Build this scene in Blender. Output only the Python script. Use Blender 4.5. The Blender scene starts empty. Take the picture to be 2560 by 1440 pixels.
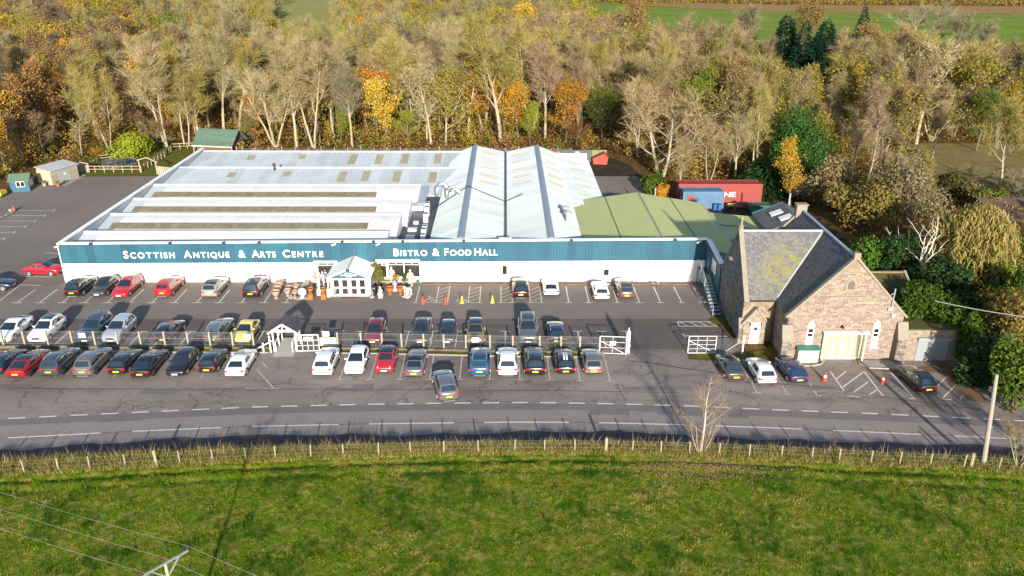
import bpy, bmesh, math, random
import numpy as np
from mathutils import Vector, Matrix

random.seed(7)
RNG = np.random.default_rng(7)
R = math.radians
scene = bpy.context.scene
COL = scene.collection

# ------------------------------------------------------------------ camera
CAM_H, FPX = 35.5, 2000.0              # drone height (m), focal length in pixels of the 2560 px wide photograph
PITCH, YAW = R(23.03), R(0.515)
_f = Vector((math.sin(YAW) * math.cos(PITCH), math.cos(YAW) * math.cos(PITCH), -math.sin(PITCH))).normalized()
_u = Vector((1, 0, 0)).cross(_f).normalized()
_r = _f.cross(_u).normalized()
cam_d = bpy.data.cameras.new('camera')
cam_d.sensor_width = 36.0
cam_d.lens = FPX / 2560 * 36.0
cam_d.clip_start, cam_d.clip_end = 0.5, 4000
cam = bpy.data.objects.new('camera', cam_d)
COL.objects.link(cam)
cam.matrix_world = Matrix(((_r.x, _u.x, -_f.x, 0), (_r.y, _u.y, -_f.y, 0), (_r.z, _u.z, -_f.z, CAM_H), (0, 0, 0, 1)))
scene.camera = cam

# ------------------------------------------------------------------ sky, sun, exposure
SUN_EL, SUN_AZ = R(16.0), R(174.0)     # azimuth measured clockwise from +Y (north of the scene)
world = bpy.data.worlds.new('World')
scene.world = world
world.use_nodes = True
wn = world.node_tree
sky = wn.nodes.new('ShaderNodeTexSky')
sky.sky_type = 'NISHITA'
sky.sun_disc = False
sky.sun_elevation, sky.sun_rotation = SUN_EL, SUN_AZ
sky.air_density, sky.dust_density, sky.ozone_density = 1.0, 0.6, 1.0
bg = wn.nodes['Background']
bg.inputs[1].default_value = 0.10
wn.links.new(sky.outputs[0], bg.inputs[0])
sun_d = bpy.data.lights.new('sun', 'SUN')
sun_d.energy, sun_d.angle, sun_d.color = 4.7, R(1.1), (1.0, 0.91, 0.78)
sun = bpy.data.objects.new('sun', sun_d)
COL.objects.link(sun)
_sd = Vector((math.sin(SUN_AZ) * math.cos(SUN_EL), math.cos(SUN_AZ) * math.cos(SUN_EL), math.sin(SUN_EL)))
sun.rotation_euler = _sd.to_track_quat('Z', 'Y').to_euler()
sun.location = _sd * 200
scene.view_settings.view_transform = 'Standard'
scene.view_settings.look = 'None'
scene.view_settings.exposure = 1.15
scene.view_settings.gamma = 1.0
scene.cycles.max_bounces = 5
scene.cycles.diffuse_bounces = 3
scene.cycles.glossy_bounces = 3
scene.cycles.transparent_max_bounces = 6
scene.cycles.use_denoising = True

# ------------------------------------------------------------------ survey helpers: photograph pixel -> point on level ground
def ray(px, py):
    return _f * FPX + _r * (px - 1280) - _u * (py - 720)
def G(px, py, z=0.0):
    d = ray(px, py)
    t = (z - CAM_H) / d.z
    return Vector((d.x * t, d.y * t, z))
def AtY(px, py, Y):
    d = ray(px, py)
    t = Y / d.y
    return Vector((d.x * t, Y, CAM_H + d.z * t))
def zat(py, Y):
    return AtY(1280, py, Y).z

# ------------------------------------------------------------------ mesh helpers
class MB:
    def __init__(s):
        s.v, s.f, s.c = [], [], None
    def add(s, vs, fs):
        o = len(s.v)
        s.v.extend([tuple(v) for v in vs])
        s.f.extend([tuple(i + o for i in f) for f in fs])
        return s
    def box(s, x0, x1, y0, y1, z0, z1):
        return s.add([(x0, y0, z0), (x1, y0, z0), (x1, y1, z0), (x0, y1, z0), (x0, y0, z1), (x1, y0, z1), (x1, y1, z1), (x0, y1, z1)],
                     [(3, 2, 1, 0), (4, 5, 6, 7), (0, 1, 5, 4), (1, 2, 6, 5), (2, 3, 7, 6), (3, 0, 4, 7)])
    def bar(s, a, b, w, h=None, up=(0, 0, 1)):
        a, b, up = Vector(a), Vector(b), Vector(up)
        h = w if h is None else h
        d = (b - a).normalized()
        if abs(d.dot(up)) > .98:
            up = Vector((0, 1, 0))
        r = d.cross(up).normalized() * (w / 2)
        u = r.cross(d).normalized() * (h / 2)
        vs = [p + i * r + j * u for p in (a, b) for i, j in ((-1, -1), (1, -1), (1, 1), (-1, 1))]
        return s.add(vs, [(0, 1, 2, 3), (7, 6, 5, 4), (0, 4, 5, 1), (1, 5, 6, 2), (2, 6, 7, 3), (3, 7, 4, 0)])
    def tube(s, pts, rad, n=6, cap=True):
        pts = [Vector(p) for p in pts]
        if not hasattr(rad, '__len__'):
            rad = [rad] * len(pts)
        rings = []
        for i, p in enumerate(pts):
            d = (pts[min(i + 1, len(pts) - 1)] - pts[max(i - 1, 0)]).normalized()
            ref = Vector((0, 0, 1)) if abs(d.z) < .9 else Vector((1, 0, 0))
            a = d.cross(ref).normalized()
            b = d.cross(a)
            rings.append([p + (a * math.cos(2 * math.pi * k / n) + b * math.sin(2 * math.pi * k / n)) * rad[i] for k in range(n)])
        vs = [v for r_ in rings for v in r_]
        fs = [(i * n + k, i * n + (k + 1) % n, (i + 1) * n + (k + 1) % n, (i + 1) * n + k) for i in range(len(pts) - 1) for k in range(n)]
        if cap:
            fs += [tuple(range(n)), tuple((len(pts) - 1) * n + k for k in range(n))][::-1]
        return s.add(vs, fs)
    def lathe(s, prof, n=12, c=(0, 0, 0), square=False):
        vs = []
        for r_, z in prof:
            for k in range(n):
                a = 2 * math.pi * (k + (.5 if square else 0)) / n
                vs.append((c[0] + r_ * math.cos(a), c[1] + r_ * math.sin(a), c[2] + z))
        fs = [(i * n + k, i * n + (k + 1) % n, (i + 1) * n + (k + 1) % n, (i + 1) * n + k) for i in range(len(prof) - 1) for k in range(n)]
        fs += [tuple(range(n))[::-1], tuple((len(prof) - 1) * n + k for k in range(n))]
        return s.add(vs, fs)
    def extrude(s, poly, vec):
        n = len(poly)
        vec = Vector(vec)
        a = [Vector(p) for p in poly]
        return s.add(a + [p + vec for p in a],
                     [tuple(range(n))[::-1], tuple(range(n, 2 * n))] + [(i, (i + 1) % n, n + (i + 1) % n, n + i) for i in range(n)])
    def grid(s, P):
        m, n = len(P), len(P[0])
        return s.add([p for row in P for p in row],
                     [(i * n + j, i * n + j + 1, (i + 1) * n + j + 1, (i + 1) * n + j) for i in range(m - 1) for j in range(n - 1)])
    def quad(s, *p):
        return s.add(p, [tuple(range(len(p)))])
    def mesh(s, name, smooth=False):
        me = bpy.data.meshes.new(name)
        me.from_pydata(s.v, [], s.f)
        if s.c is not None:
            at = me.color_attributes.new('Col', 'FLOAT_COLOR', 'POINT')
            at.data.foreach_set('color', np.array(s.c, dtype=np.float32).ravel())
        if smooth:
            me.polygons.foreach_set('use_smooth', [True] * len(me.polygons))
        me.update()
        return me

WM = {}
def fix_normals(me):
    b = bmesh.new(); b.from_mesh(me)
    bmesh.ops.recalc_face_normals(b, faces=b.faces)
    b.to_mesh(me); b.free()
def mk(name, geo, mat=None, parent=None, local=False, smooth=False, M=None, fix=True):
    """one mesh object; world coordinates unless local (then the parent's own frame)"""
    if isinstance(geo, MB):
        me = geo.mesh(name, smooth)
        if fix:
            fix_normals(me)
    else:
        me = geo
    o = bpy.data.objects.new(name, me)
    COL.objects.link(o)
    if mat is not None:
        if me.users > 1 and len(me.materials):
            o.material_slots[0].link = 'OBJECT'
            o.material_slots[0].material = mat
        else:
            me.materials.append(mat)
    Mb = M if M is not None else Matrix.Identity(4)
    o.matrix_basis = Mb
    if parent is not None:
        o.parent = parent
        pw = WM.get(parent.name, Matrix.Identity(4))
        if local:
            WM[o.name] = pw @ Mb
        else:
            o.matrix_parent_inverse = pw.inverted()
            WM[o.name] = Mb
    else:
        WM[o.name] = Mb
    return o
def tag(o, label=None, cat=None, group=None, kind=None):
    if label: o['label'] = label
    if cat: o['category'] = cat
    if group: o['group'] = group
    if kind: o['kind'] = kind
    return o
def thing(name, loc, label, cat, group=None, rz=0.0, sc=1.0):
    o = bpy.data.objects.new(name, None)
    o.empty_display_size = .3
    COL.objects.link(o)
    M = Matrix.Translation(Vector(loc)) @ Matrix.Rotation(rz, 4, 'Z') @ Matrix.Diagonal((sc, sc, sc, 1))
    o.matrix_basis = M
    WM[o.name] = M
    return tag(o, label, cat, group)
def struct(name, geo, mat, label=None, smooth=False):
    return tag(mk(name, geo, mat, smooth=smooth), label, None, None, 'structure')
def bev(mb, w, seg=1):
    me = mb.mesh('tmp')
    b = bmesh.new(); b.from_mesh(me)
    bmesh.ops.remove_doubles(b, verts=b.verts, dist=1e-4)
    bmesh.ops.recalc_face_normals(b, faces=b.faces)
    bmesh.ops.bevel(b, geom=list(b.edges), offset=w, segments=seg, affect='EDGES', profile=.6, clamp_overlap=True)
    out = MB()
    b.verts.index_update()
    out.v = [tuple(v.co) for v in b.verts]
    out.f = [tuple(v.index for v in f.verts) for f in b.faces]
    b.free(); bpy.data.meshes.remove(me)
    return out

# ------------------------------------------------------------------ materials (procedural)
MATS = {}
def nd(nt, t, **kw):
    n = nt.nodes.new(t)
    for k, v in kw.items():
        setattr(n, k, v)
    return n
def mixc(nt, fac, a, b, mode='MIX'):
    m = nd(nt, 'ShaderNodeMix', data_type='RGBA', blend_type=mode)
    for sock, val in ((m.inputs[0], fac), (m.inputs[6], a), (m.inputs[7], b)):
        if isinstance(val, bpy.types.NodeSocket):
            nt.links.new(val, sock)
        elif isinstance(val, (int, float)):
            sock.default_value = val
        else:
            sock.default_value = (*val[:3], 1)
    return m.outputs[2]
def ramp(nt, val, a, b, c0=(0, 0, 0), c1=(1, 1, 1)):
    r_ = nd(nt, 'ShaderNodeValToRGB')
    r_.color_ramp.elements[0].position, r_.color_ramp.elements[1].position = a, b
    r_.color_ramp.elements[0].color, r_.color_ramp.elements[1].color = (*c0, 1), (*c1, 1)
    nt.links.new(val, r_.inputs[0])
    return r_.outputs[0]
def noise(nt, scale, detail=4, rough=.55, vec=None, dist=0.0):
    n = nd(nt, 'ShaderNodeTexNoise')
    n.inputs['Scale'].default_value, n.inputs['Detail'].default_value = scale, detail
    n.inputs['Roughness'].default_value, n.inputs['Distortion'].default_value = rough, dist
    if vec is not None:
        nt.links.new(vec, n.inputs['Vector'])
    return n.outputs['Fac']
def base(name):
    m = bpy.data.materials.new(name)
    m.use_nodes = True
    nt = m.node_tree
    return m, nt, nt.nodes['Principled BSDF']
def pos(nt, scale=(1, 1, 1), rot=(0, 0, 0), obj=False):
    g = nd(nt, 'ShaderNodeTexCoord').outputs['Object'] if obj else nd(nt, 'ShaderNodeNewGeometry').outputs['Position']
    mp = nd(nt, 'ShaderNodeMapping')
    mp.inputs['Scale'].default_value = scale
    mp.inputs['Rotation'].default_value = rot
    nt.links.new(g, mp.inputs[0])
    return mp.outputs[0]
def pm(name, col, rough=.6, metal=0.0, var=.0, scale=2.0, col2=None, bump=0.0, bscale=20, coat=0.0, island=0.0, objr=0.0, spec=.5,
       attr=False, obj=False, stretch=(1, 1, 1), trans=0.0, ior=0.0):
    if name in MATS:
        return MATS[name]
    m, nt, b = base(name)
    c = None
    p = pos(nt, stretch, obj=obj)
    if attr:
        a = nd(nt, 'ShaderNodeAttribute', attribute_name='Col')
        c = mixc(nt, 1.0, col, a.outputs['Color'], 'MULTIPLY')
    if var > 0:
        n = ramp(nt, noise(nt, scale, 5, vec=p), .5 - .22, .5 + .22)
        c2 = col2 if col2 else [x * (1 - var) for x in col]
        f = nd(nt, 'ShaderNodeMath', operation='MULTIPLY')
        nt.links.new(n, f.inputs[0]); f.inputs[1].default_value = var if col2 else 1.0
        c = mixc(nt, f.outputs[0], c if c is not None else col, c2)
    def rnd(src, amt, c):
        mr = nd(nt, 'ShaderNodeMapRange')
        mr.inputs['To Min'].default_value, mr.inputs['To Max'].default_value = 1 - amt, 1 + amt
        nt.links.new(src, mr.inputs[0])
        h = nd(nt, 'ShaderNodeHueSaturation')
        nt.links.new(mr.outputs[0], h.inputs['Value'])
        mh = nd(nt, 'ShaderNodeMapRange')
        mh.inputs['To Min'].default_value, mh.inputs['To Max'].default_value = .5 + amt * .06, .5 - amt * .06
        nt.links.new(src, mh.inputs[0])
        nt.links.new(mh.outputs[0], h.inputs['Hue'])
        if c is None:
            h.inputs['Color'].default_value = (*col, 1)
        else:
            nt.links.new(c, h.inputs['Color'])
        return h.outputs[0]
    if island > 0:
        c = rnd(nd(nt, 'ShaderNodeNewGeometry').outputs['Random Per Island'], island, c)
    if objr > 0:
        c = rnd(nd(nt, 'ShaderNodeObjectInfo').outputs['Random'], objr, c)
    if c is None:
        b.inputs['Base Color'].default_value = (*col, 1)
    else:
        nt.links.new(c, b.inputs['Base Color'])
    b.inputs['Roughness'].default_value = rough
    b.inputs['Metallic'].default_value = metal
    b.inputs['Specular IOR Level'].default_value = spec
    if ior: b.inputs['IOR'].default_value = ior
    if coat:
        b.inputs['Coat Weight'].default_value = coat
        b.inputs['Coat Roughness'].default_value = .04
    if bump:
        bn = nd(nt, 'ShaderNodeBump')
        bn.inputs['Strength'].default_value = bump
        bn.inputs['Distance'].default_value = .05
        nt.links.new(noise(nt, bscale, 4, vec=p), bn.inputs['Height'])
        nt.links.new(bn.outputs[0], b.inputs['Normal'])
    if trans:
        t = nd(nt, 'ShaderNodeBsdfTranslucent')
        if c is not None: nt.links.new(c, t.inputs[0])
        else: t.inputs[0].default_value = (*col, 1)
        ms = nd(nt, 'ShaderNodeMixShader'); ms.inputs[0].default_value = trans
        nt.links.new(b.outputs[0], ms.inputs[1]); nt.links.new(t.outputs[0], ms.inputs[2])
        nt.links.new(ms.outputs[0], nt.nodes['Material Output'].inputs[0])
    MATS[name] = m
    return m
def asphalt(name, col, crack=0.0, vary=.25, dark=.55, stain=0.0):
    m, nt, b = base(name)
    p = pos(nt)
    big = ramp(nt, noise(nt, .09, 5, .6, p), .32, .68)
    c = mixc(nt, big, [x * (1 - vary) for x in col], [x * (1 + vary * .6) for x in col])
    fine = noise(nt, 9, 3, .7, p)
    c = mixc(nt, ramp(nt, fine, .3, .7), c, mixc(nt, 1.0, c, (.72, .72, .74), 'MULTIPLY'))
    if stain:
        ps = pos(nt, (.16, .7, 1))
        st = ramp(nt, noise(nt, 1.0, 5, .65, ps), .52, .70)
        f = nd(nt, 'ShaderNodeMath', operation='MULTIPLY'); nt.links.new(st, f.inputs[0]); f.inputs[1].default_value = stain
        c = mixc(nt, f.outputs[0], c, [x * .45 for x in col])
    if crack:
        wv = nd(nt, 'ShaderNodeTexNoise'); wv.inputs['Scale'].default_value = .8; wv.inputs['Detail'].default_value = 5
        nt.links.new(p, wv.inputs['Vector'])
        ad = nd(nt, 'ShaderNodeVectorMath', operation='MULTIPLY_ADD')
        nt.links.new(wv.outputs['Color'], ad.inputs[0]); ad.inputs[1].default_value = (2.2, 2.2, 0); nt.links.new(p, ad.inputs[2])
        for sc_, th, lo in ((.24, .016, .36), (.62, .026, .46), (1.5, .03, .56)):
            vo = nd(nt, 'ShaderNodeTexVoronoi', feature='DISTANCE_TO_EDGE'); vo.inputs['Scale'].default_value = sc_
            sq = nd(nt, 'ShaderNodeVectorMath', operation='MULTIPLY'); nt.links.new(ad.outputs[0], sq.inputs[0]); sq.inputs[1].default_value = (.8, 1.25, 0)
            nt.links.new(sq.outputs[0], vo.inputs['Vector'])
            cr = ramp(nt, vo.outputs['Distance'], th * .4, th, (1, 1, 1), (0, 0, 0))
            mk_ = ramp(nt, noise(nt, .22 if sc_ < .5 else .35, 3, .5, p), lo, lo + .14)
            f = nd(nt, 'ShaderNodeMath', operation='MULTIPLY'); nt.links.new(cr, f.inputs[0]); nt.links.new(mk_, f.inputs[1])
            f2 = nd(nt, 'ShaderNodeMath', operation='MULTIPLY'); nt.links.new(f.outputs[0], f2.inputs[0]); f2.inputs[1].default_value = crack
            c = mixc(nt, f2.outputs[0], c, [x * (1 - dark) * .5 for x in col])
    nt.links.new(c, b.inputs['Base Color'])
    b.inputs['Roughness'].default_value = .85
    b.inputs['Specular IOR Level'].default_value = .3
    bn = nd(nt, 'ShaderNodeBump'); bn.inputs['Strength'].default_value = .25; bn.inputs['Distance'].default_value = .02
    nt.links.new(fine, bn.inputs['Height']); nt.links.new(bn.outputs[0], b.inputs['Normal'])
    MATS[name] = m
    return m
def ground_mat(name, cols, scales, rough=.9, bump=.4):
    """several colours blended by noise of falling size"""
    m, nt, b = base(name)
    p = pos(nt)
    c = None
    for i, (col, sc_) in enumerate(zip(cols, scales)):
        if c is None:
            c = mixc(nt, 0.0, col, col)
        else:
            c = mixc(nt, ramp(nt, noise(nt, sc_, 6, .62, p), .40, .60), c, col)
    fine = noise(nt, 6, 4, .7, p)
    c = mixc(nt, ramp(nt, fine, .3, .75), mixc(nt, 1.0, c, (.55, .55, .5), 'MULTIPLY'), c)
    nt.links.new(c, b.inputs['Base Color'])
    b.inputs['Roughness'].default_value = rough
    b.inputs['Specular IOR Level'].default_value = .02
    bn = nd(nt, 'ShaderNodeBump'); bn.inputs['Strength'].default_value = bump; bn.inputs['Distance'].default_value = .15
    nt.links.new(noise(nt, 2.5, 6, .7, p), bn.inputs['Height']); nt.links.new(bn.outputs[0], b.inputs['Normal'])
    MATS[name] = m
    return m
# ================================================================== THE SETTING: ground, roads, markings
def lerp_curve(pts):
    xs, ys = [p[0] for p in pts], [p[1] for p in pts]
    def f(x):
        if x < xs[0]: return ys[0] + (x - xs[0]) * (ys[1] - ys[0]) / (xs[1] - xs[0])
        if x > xs[-1]: return ys[-1] + (x - xs[-1]) * (ys[-1] - ys[-2]) / (xs[-1] - xs[-2])
        return float(np.interp(x, xs, ys))
    return f
Yc = lerp_curve([(-39.3, 53.4), (-30.1, 54.3), (-20.8, 55.0), (-11.8, 55.35), (0.5, 55.6), (6.4, 55.55), (15, 55.15), (23, 54.6), (31.1, 53.9), (39.5, 53.15)])
Ye = lerp_curve([(-41.2, 56.2), (-32.5, 57.0), (-20.9, 58.0), (-12.9, 58.35), (-5.5, 58.55), (2.3, 58.65), (7.2, 58.5), (11.8, 58.3), (16.4, 58.0), (20.6, 57.6), (26.8, 57.1), (31, 56.8), (39.2, 56.0)])
Yf = lerp_curve([(-34.7, 48.2), (-27.8, 48.9), (-21.7, 49.5), (-14.5, 50.05), (-7.1, 50.45), (0.7, 50.7), (7.5, 50.65), (13.8, 50.4), (20.6, 49.85), (27, 49.2), (33.7, 48.65), (36, 48.3)])
FIELD_Z = .5

M_floor = ground_mat('leaf_litter', [(.10, .062, .030), (.155, .085, .034), (.075, .070, .026), (.20, .115, .045)], [.1, .12, .3, .9])
M_grass = ground_mat('pasture_grass', [(.150, .198, .008), (.030, .088, .004), (.205, .212, .014), (.048, .118, .006), (.30, .245, .065), (.085, .148, .008)], [.1, .32, .7, .55, 1.3, 2.2])
M_lawn = ground_mat('lawn_grass', [(.11, .14, .025), (.15, .15, .04)], [.2, .6])
M_meadow = ground_mat('far_meadow_grass', [(.21, .29, .045), (.25, .30, .07), (.17, .25, .035)], [.02, .02, .06], bump=.15)
M_bracken = ground_mat('bracken', [(.36, .20, .075), (.29, .16, .06), (.40, .27, .12)], [.05, .08, .3])
M_tan = ground_mat('rough_tan_grass', [(.24, .19, .085), (.17, .15, .05), (.30, .22, .11)], [.1, .2, .7])
M_park = asphalt('car_park_asphalt', (.205, .174, .156), crack=.0, vary=.18)
M_fore = asphalt('worn_forecourt_asphalt', (.262, .220, .196), crack=.6, vary=.25, stain=.8)
M_road = asphalt('road_asphalt', (.262, .224, .208), crack=.18, vary=.10)
M_patch = asphalt('patched_asphalt', (.175, .157, .155), crack=.2, vary=.15)
M_tar = pm('tar_joint', (.02, .019, .02), .6)
M_white = pm('white_road_paint', (.66, .64, .60), .7, var=.6, scale=4.5, col2=(.30, .28, .26))
M_worn = pm('worn_road_paint', (.58, .56, .52), .7, var=.9, scale=4.0, col2=(.17, .15, .135))
M_yel = pm('cream_bay_paint', (.62, .53, .36), .7, var=.5, scale=5, col2=(.22, .19, .14))
M_conc = pm('concrete', (.33, .31, .28), .85, var=.35, scale=3, bump=.2)
M_dirt = ground_mat('yard_dirt', [(.060, .047, .040), (.085, .064, .05), (.05, .045, .03)], [.1, .2, .6])

def sheet(poly, z):
    m = MB(); m.add([(p[0], p[1], z) for p in poly], [tuple(range(len(poly)))]); return m
def band(f0, f1, x0, x1, z, step=2.0):
    n = max(2, int((x1 - x0) / step))
    xs = [x0 + (x1 - x0) * i / n for i in range(n + 1)]
    return MB().grid([[(x, f0(x), z) for x in xs], [(x, f1(x), z) for x in xs]])
gm = MB()
gx = [-1500, -700, -400, -250, -150, -90, -45, 0, 45, 90, 150, 250, 400, 700, 1500]
gy = [-400, -100, 0, 30, 60, 90, 120, 150, 200, 260, 340, 450, 600, 900, 1500, 2600]
gm.grid([[(x, y, -.06) for x in gx] for y in gy])
struct('ground', gm, M_floor)
struct('car_park', sheet([(-130, 66), (-130, 105), (-88, 112), (-79.5, 119), (-78.5, 124), (-70.5, 131.2), (-51, 131.8), (22.5, 131.8), (22.5, 66)], 0.0), M_park)
struct('lower_car_park', band(lambda x: 68.4, lambda x: 75.25, -130, 22.6, .003), asphalt('dark_car_park_asphalt', (.132, .112, .104), crack=0, vary=.2))
struct('forecourt', band(lambda x: Yc(x) + 2.4, lambda x: 68.35 if x < 9.5 else (68.35 - (x - 9.5) * .11 if x < 24 else 66.4), -130, 45.5, .004), M_fore)
struct('road', band(lambda x: Yc(x) - 3.35, lambda x: Ye(x) - .02, -160, 160, .008), M_road)
struct('resurfaced_strip', band(lambda x: Ye(x) - 1.12, lambda x: Ye(x) - .12, -120, 44, .012), M_patch)
for (x0, x1, y0, y1) in ((7.0, 10.3, -1.75, -1.1), (12.6, 20, -1.55, -1.1), (-33, -29.5, -1.3, -1.1)):
    struct('asphalt_patch', band(lambda x: Ye(x) + y0, lambda x: Ye(x) + y1, x0, x1, .012), M_patch)
damp_shade = MB()  # dark damp road edge; the verge's shadow is partly painted into its colour
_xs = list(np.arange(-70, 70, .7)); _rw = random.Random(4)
damp_shade.grid([[(x, Yc(x) - 3.34, .0122) for x in _xs], [(x, Yc(x) - 1.45 + .22 * math.sin(x * .21) + .15 * math.sin(x * .9) + _rw.uniform(-.10, .10), .0122) for x in _xs]])
struct('wet_road_edge', damp_shade, asphalt('damp_shade_asphalt', (.085, .073, .076), crack=0, vary=.25))
for (cx_, cy_, w_, h_) in ((-30, 60.6, 3.2, .8), (-12.5, 61.3, 2.0, 1.1), (12.5, 61.0, 4.5, .7), (18.5, 63.2, 1.6, 1.4), (27.2, 59.0, 1.9, .9), (-3.0, 64.6, 2.2, 3.2), (-44, 61.5, 5.0, .6)):
    struct('asphalt_patch', sheet([(cx_ - w_ / 2, cy_ - h_ / 2), (cx_ + w_ / 2, cy_ - h_ / 2 + .06), (cx_ + w_ / 2 - .05, cy_ + h_ / 2), (cx_ - w_ / 2 + .04, cy_ + h_ / 2 - .05)], .0085), M_patch)
struct('yard', sheet([(13.9, 104), (13.9, 133), (15.5, 143), (19, 146), (22, 140), (24, 124), (25.5, 118), (44, 117), (45, 100), (34, 92), (26, 92), (26, 104)], -.01), M_dirt)
struct('meadow', sheet([(52, 235), (72, 212), (150, 200), (420, 200), (560, 470), (330, 500), (160, 520), (95, 560), (40, 680), (20, 640)], .0), M_meadow)
struct('bracken_bank', sheet([(150, 521), (330, 501), (560, 471), (600, 560), (180, 585), (100, 620), (90, 570)], .05), M_bracken)
struct('pale_pasture', sheet([(-80, 285), (-60, 285), (-128, 660), (-175, 660)], .0), ground_mat('pale_pasture_grass', [(.38, .35, .13), (.31, .31, .10)], [.02, .1], bump=.1))
struct('rough_clearing', sheet([(70, 124), (135, 118), (150, 158), (78, 157), (66, 140)], -.02), M_tan)
struct('lawn', sheet([(-75, 131.9), (-51.2, 132), (-51.2, 156), (-78, 156), (-79, 140)], -.01), M_lawn)
struct('pavement', sheet([(-56.4, 85.25), (-50.45, 85.3), (-50.3, 83.1), (-55.2, 80.9), (-58, 80.9)], .004), pm('brown_slab_paving', (.17, .135, .115), .85, var=.3, scale=1.5))
struct('pavement', MB().box(-9.6, 22.6, 84.35, 85.2, -.05, .10), pm('red_brown_kerb', (.17, .105, .085), .85, var=.4, scale=2))
struct('pavement', MB().box(-50.2, -21.5, 82.75, 85.2, -.05, .012), pm('brown_slab_paving', (.17, .135, .115)))
# field with its bank down to the road
def fz(x, y):
    yf, yr = Yf(x), Yc(x) - 3.3
    if y >= yr: return -.03
    if y > yf:
        t = (yr - y) / (yr - yf)
        return -.03 + (FIELD_Z + .03) * min(1, (t / .55) ** .6) + .10 * math.exp(-((t - .42) / .22) ** 2)
    r_ = .07 * math.sin(x * .9 + math.sin(y * .7) * 2) * math.sin(y * .8 + x * .3) + .05 * math.sin(x * 2.3 + y * 1.1)
    rut = -.16 * math.exp(-((yf - y - 1.0) / .22) ** 2) - .10 * math.exp(-((yf - y - 2.2) / .25) ** 2)
    return FIELD_Z + r_ * min(1, (yf - y) / 3) + rut
xs = list(np.arange(-64, 64.1, .8))
ds = [0, .5, 1.0, 1.5] + [0.0]
rows = []
for k in range(11):
    rows.append([(x, Yc(x) - 3.25 - k * ((Yc(x) - 3.25 - Yf(x)) / 10), fz(x, Yc(x) - 3.25 - k * ((Yc(x) - 3.25 - Yf(x)) / 10))) for x in xs])
for d in list(np.arange(.25, 4, .25)) + list(np.arange(4, 34, .8)) + [45, 80, 140]:
    rows.append([(x, Yf(x) - d, fz(x, Yf(x) - d) if d < 40 else FIELD_Z) for x in xs])
struct('field', MB().grid(rows), M_grass, smooth=True)
for sgn in (-1, 1):
    xa, xb = (64, 300) if sgn > 0 else (-300, -64)
    struct('field', MB().grid([[(x, y, FIELD_Z - .02) for x in (xa, xb)] for y in (-100, 0, min(Yf(xa), Yf(xb)) if False else 30)]), M_grass)

# ---- painted markings
def stroke(name, pts, w, mat, z=.017, px=True):
    P = [G(*p) for p in pts] if px else [Vector((*p, 0)) for p in pts]
    L_, R_ = [], []
    for i, p in enumerate(P):
        d = (P[min(i + 1, len(P) - 1)] - P[max(i - 1, 0)]); d.z = 0; d.normalize()
        n = Vector((-d.y, d.x, 0)) * w / 2
        L_.append((p.x + n.x, p.y + n.y, z)); R_.append((p.x - n.x, p.y - n.y, z))
    return struct(name, MB().grid([L_, R_]), mat)
x = -40.6 - 2.42 * 8
while x < 44:
    stroke('edge_line_dash', [(x, Ye(x)), (x + 1.35, Ye(x + 1.35))], .17, M_white, px=False)
    x += 2.42
x = G(21, 1094.7).x - 9.32 * 3
while x < 75:
    stroke('centre_line_dash', [(x + i * 1.15, Yc(x + i * 1.15)) for i in range(7)], .15, M_white, px=False)
    x += 9.32
stroke('centre_joint', [(xx, Yc(xx)) for xx in range(-60, 62, 3)], .05, M_tar, z=.0125, px=False)
def bay(xa, ya, yb, mat, t=True, tw=1.0, w=.12, name='bay_line'):
    stroke(name, [(xa, ya), (xa, yb)], w, mat, px=False)
    if t: stroke(name, [(xa - tw / 2, ya), (xa + tw / 2, ya)], w, mat, z=.021, px=False)
for k in range(12): bay(-52.8 + 2.42 * k, 79.4, 83.1, M_white)
bay(-23.8, 79.4, 83.0, M_white)
for xa in (6.9, 9.1, 12.2, 14.6, 16.9, 19.2, 21.4): bay(xa, 79.4, 83.9, M_white, tw=.8)
for xa in (-9.75,): bay(xa, 79.4, 83.9, M_yel, tw=.6)
for xa in (-7.55, -4.05, -.5, 2.7):
    for q in (0, 1.25): bay(xa + q, 79.4, 84.0, M_yel, t=False)
    stroke('bay_line', [(xa - .3, 79.4), (xa + 1.55, 79.4)], .12, M_yel, z=.021, px=False)
    for j in range(4): stroke('hatch_line', [(xa + .1, 79.7 + j * 1.05), (xa + 1.15, 80.7 + j * 1.05)], .10, M_yel, z=.021, px=False)
def wheelchair(x, y):
    m = MB()
    def st(pts, w=.10):
        for a, b in zip(pts, pts[1:]):
            m.bar((x + a[0], y + a[1], .019), (x + b[0], y + b[1], .019), w, .004)
    st([(.42 * math.cos(a), .42 * math.sin(a) * 1.0) for a in np.linspace(R(100), R(380), 12)])
    st([(0, 1.15), (0, .45), (.5, .45), (.75, -.3), (.95, -.2)])
    st([(0, .8), (.4, .8)])
    m.lathe([(.13, 0), (.13, .004)], 8, (x - .02, y + 1.3, .017))
    struct('wheelchair_marking', m, M_yel)
for xa in (-8.4, -4.9): wheelchair(xa, 79.9)
for k in range(-1, 26):
    xa = -48.5 + 2.425 * k
    if -22.6 < xa < -18 or xa > 12.5: continue
    bay(xa, 72.35, 68.8, M_white, tw=.95)
stroke('bay_line', [(800, 828), (862, 828)], .12, M_white, z=.021)
stroke('hatch_line', [(806, 842), (853, 828)], .1, M_white, z=.025)
for xa in [-14.8 + 2.68 * k for k in range(10)]:
    bay(xa, 62.6 - (.04 * max(0, xa)), 67.3, M_worn, tw=.7, w=.11)
for xa in [-45.5 + 2.6 * k for k in range(9)]:
    bay(xa, 63.0, 67.3, M_worn, t=False, w=.11)
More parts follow.
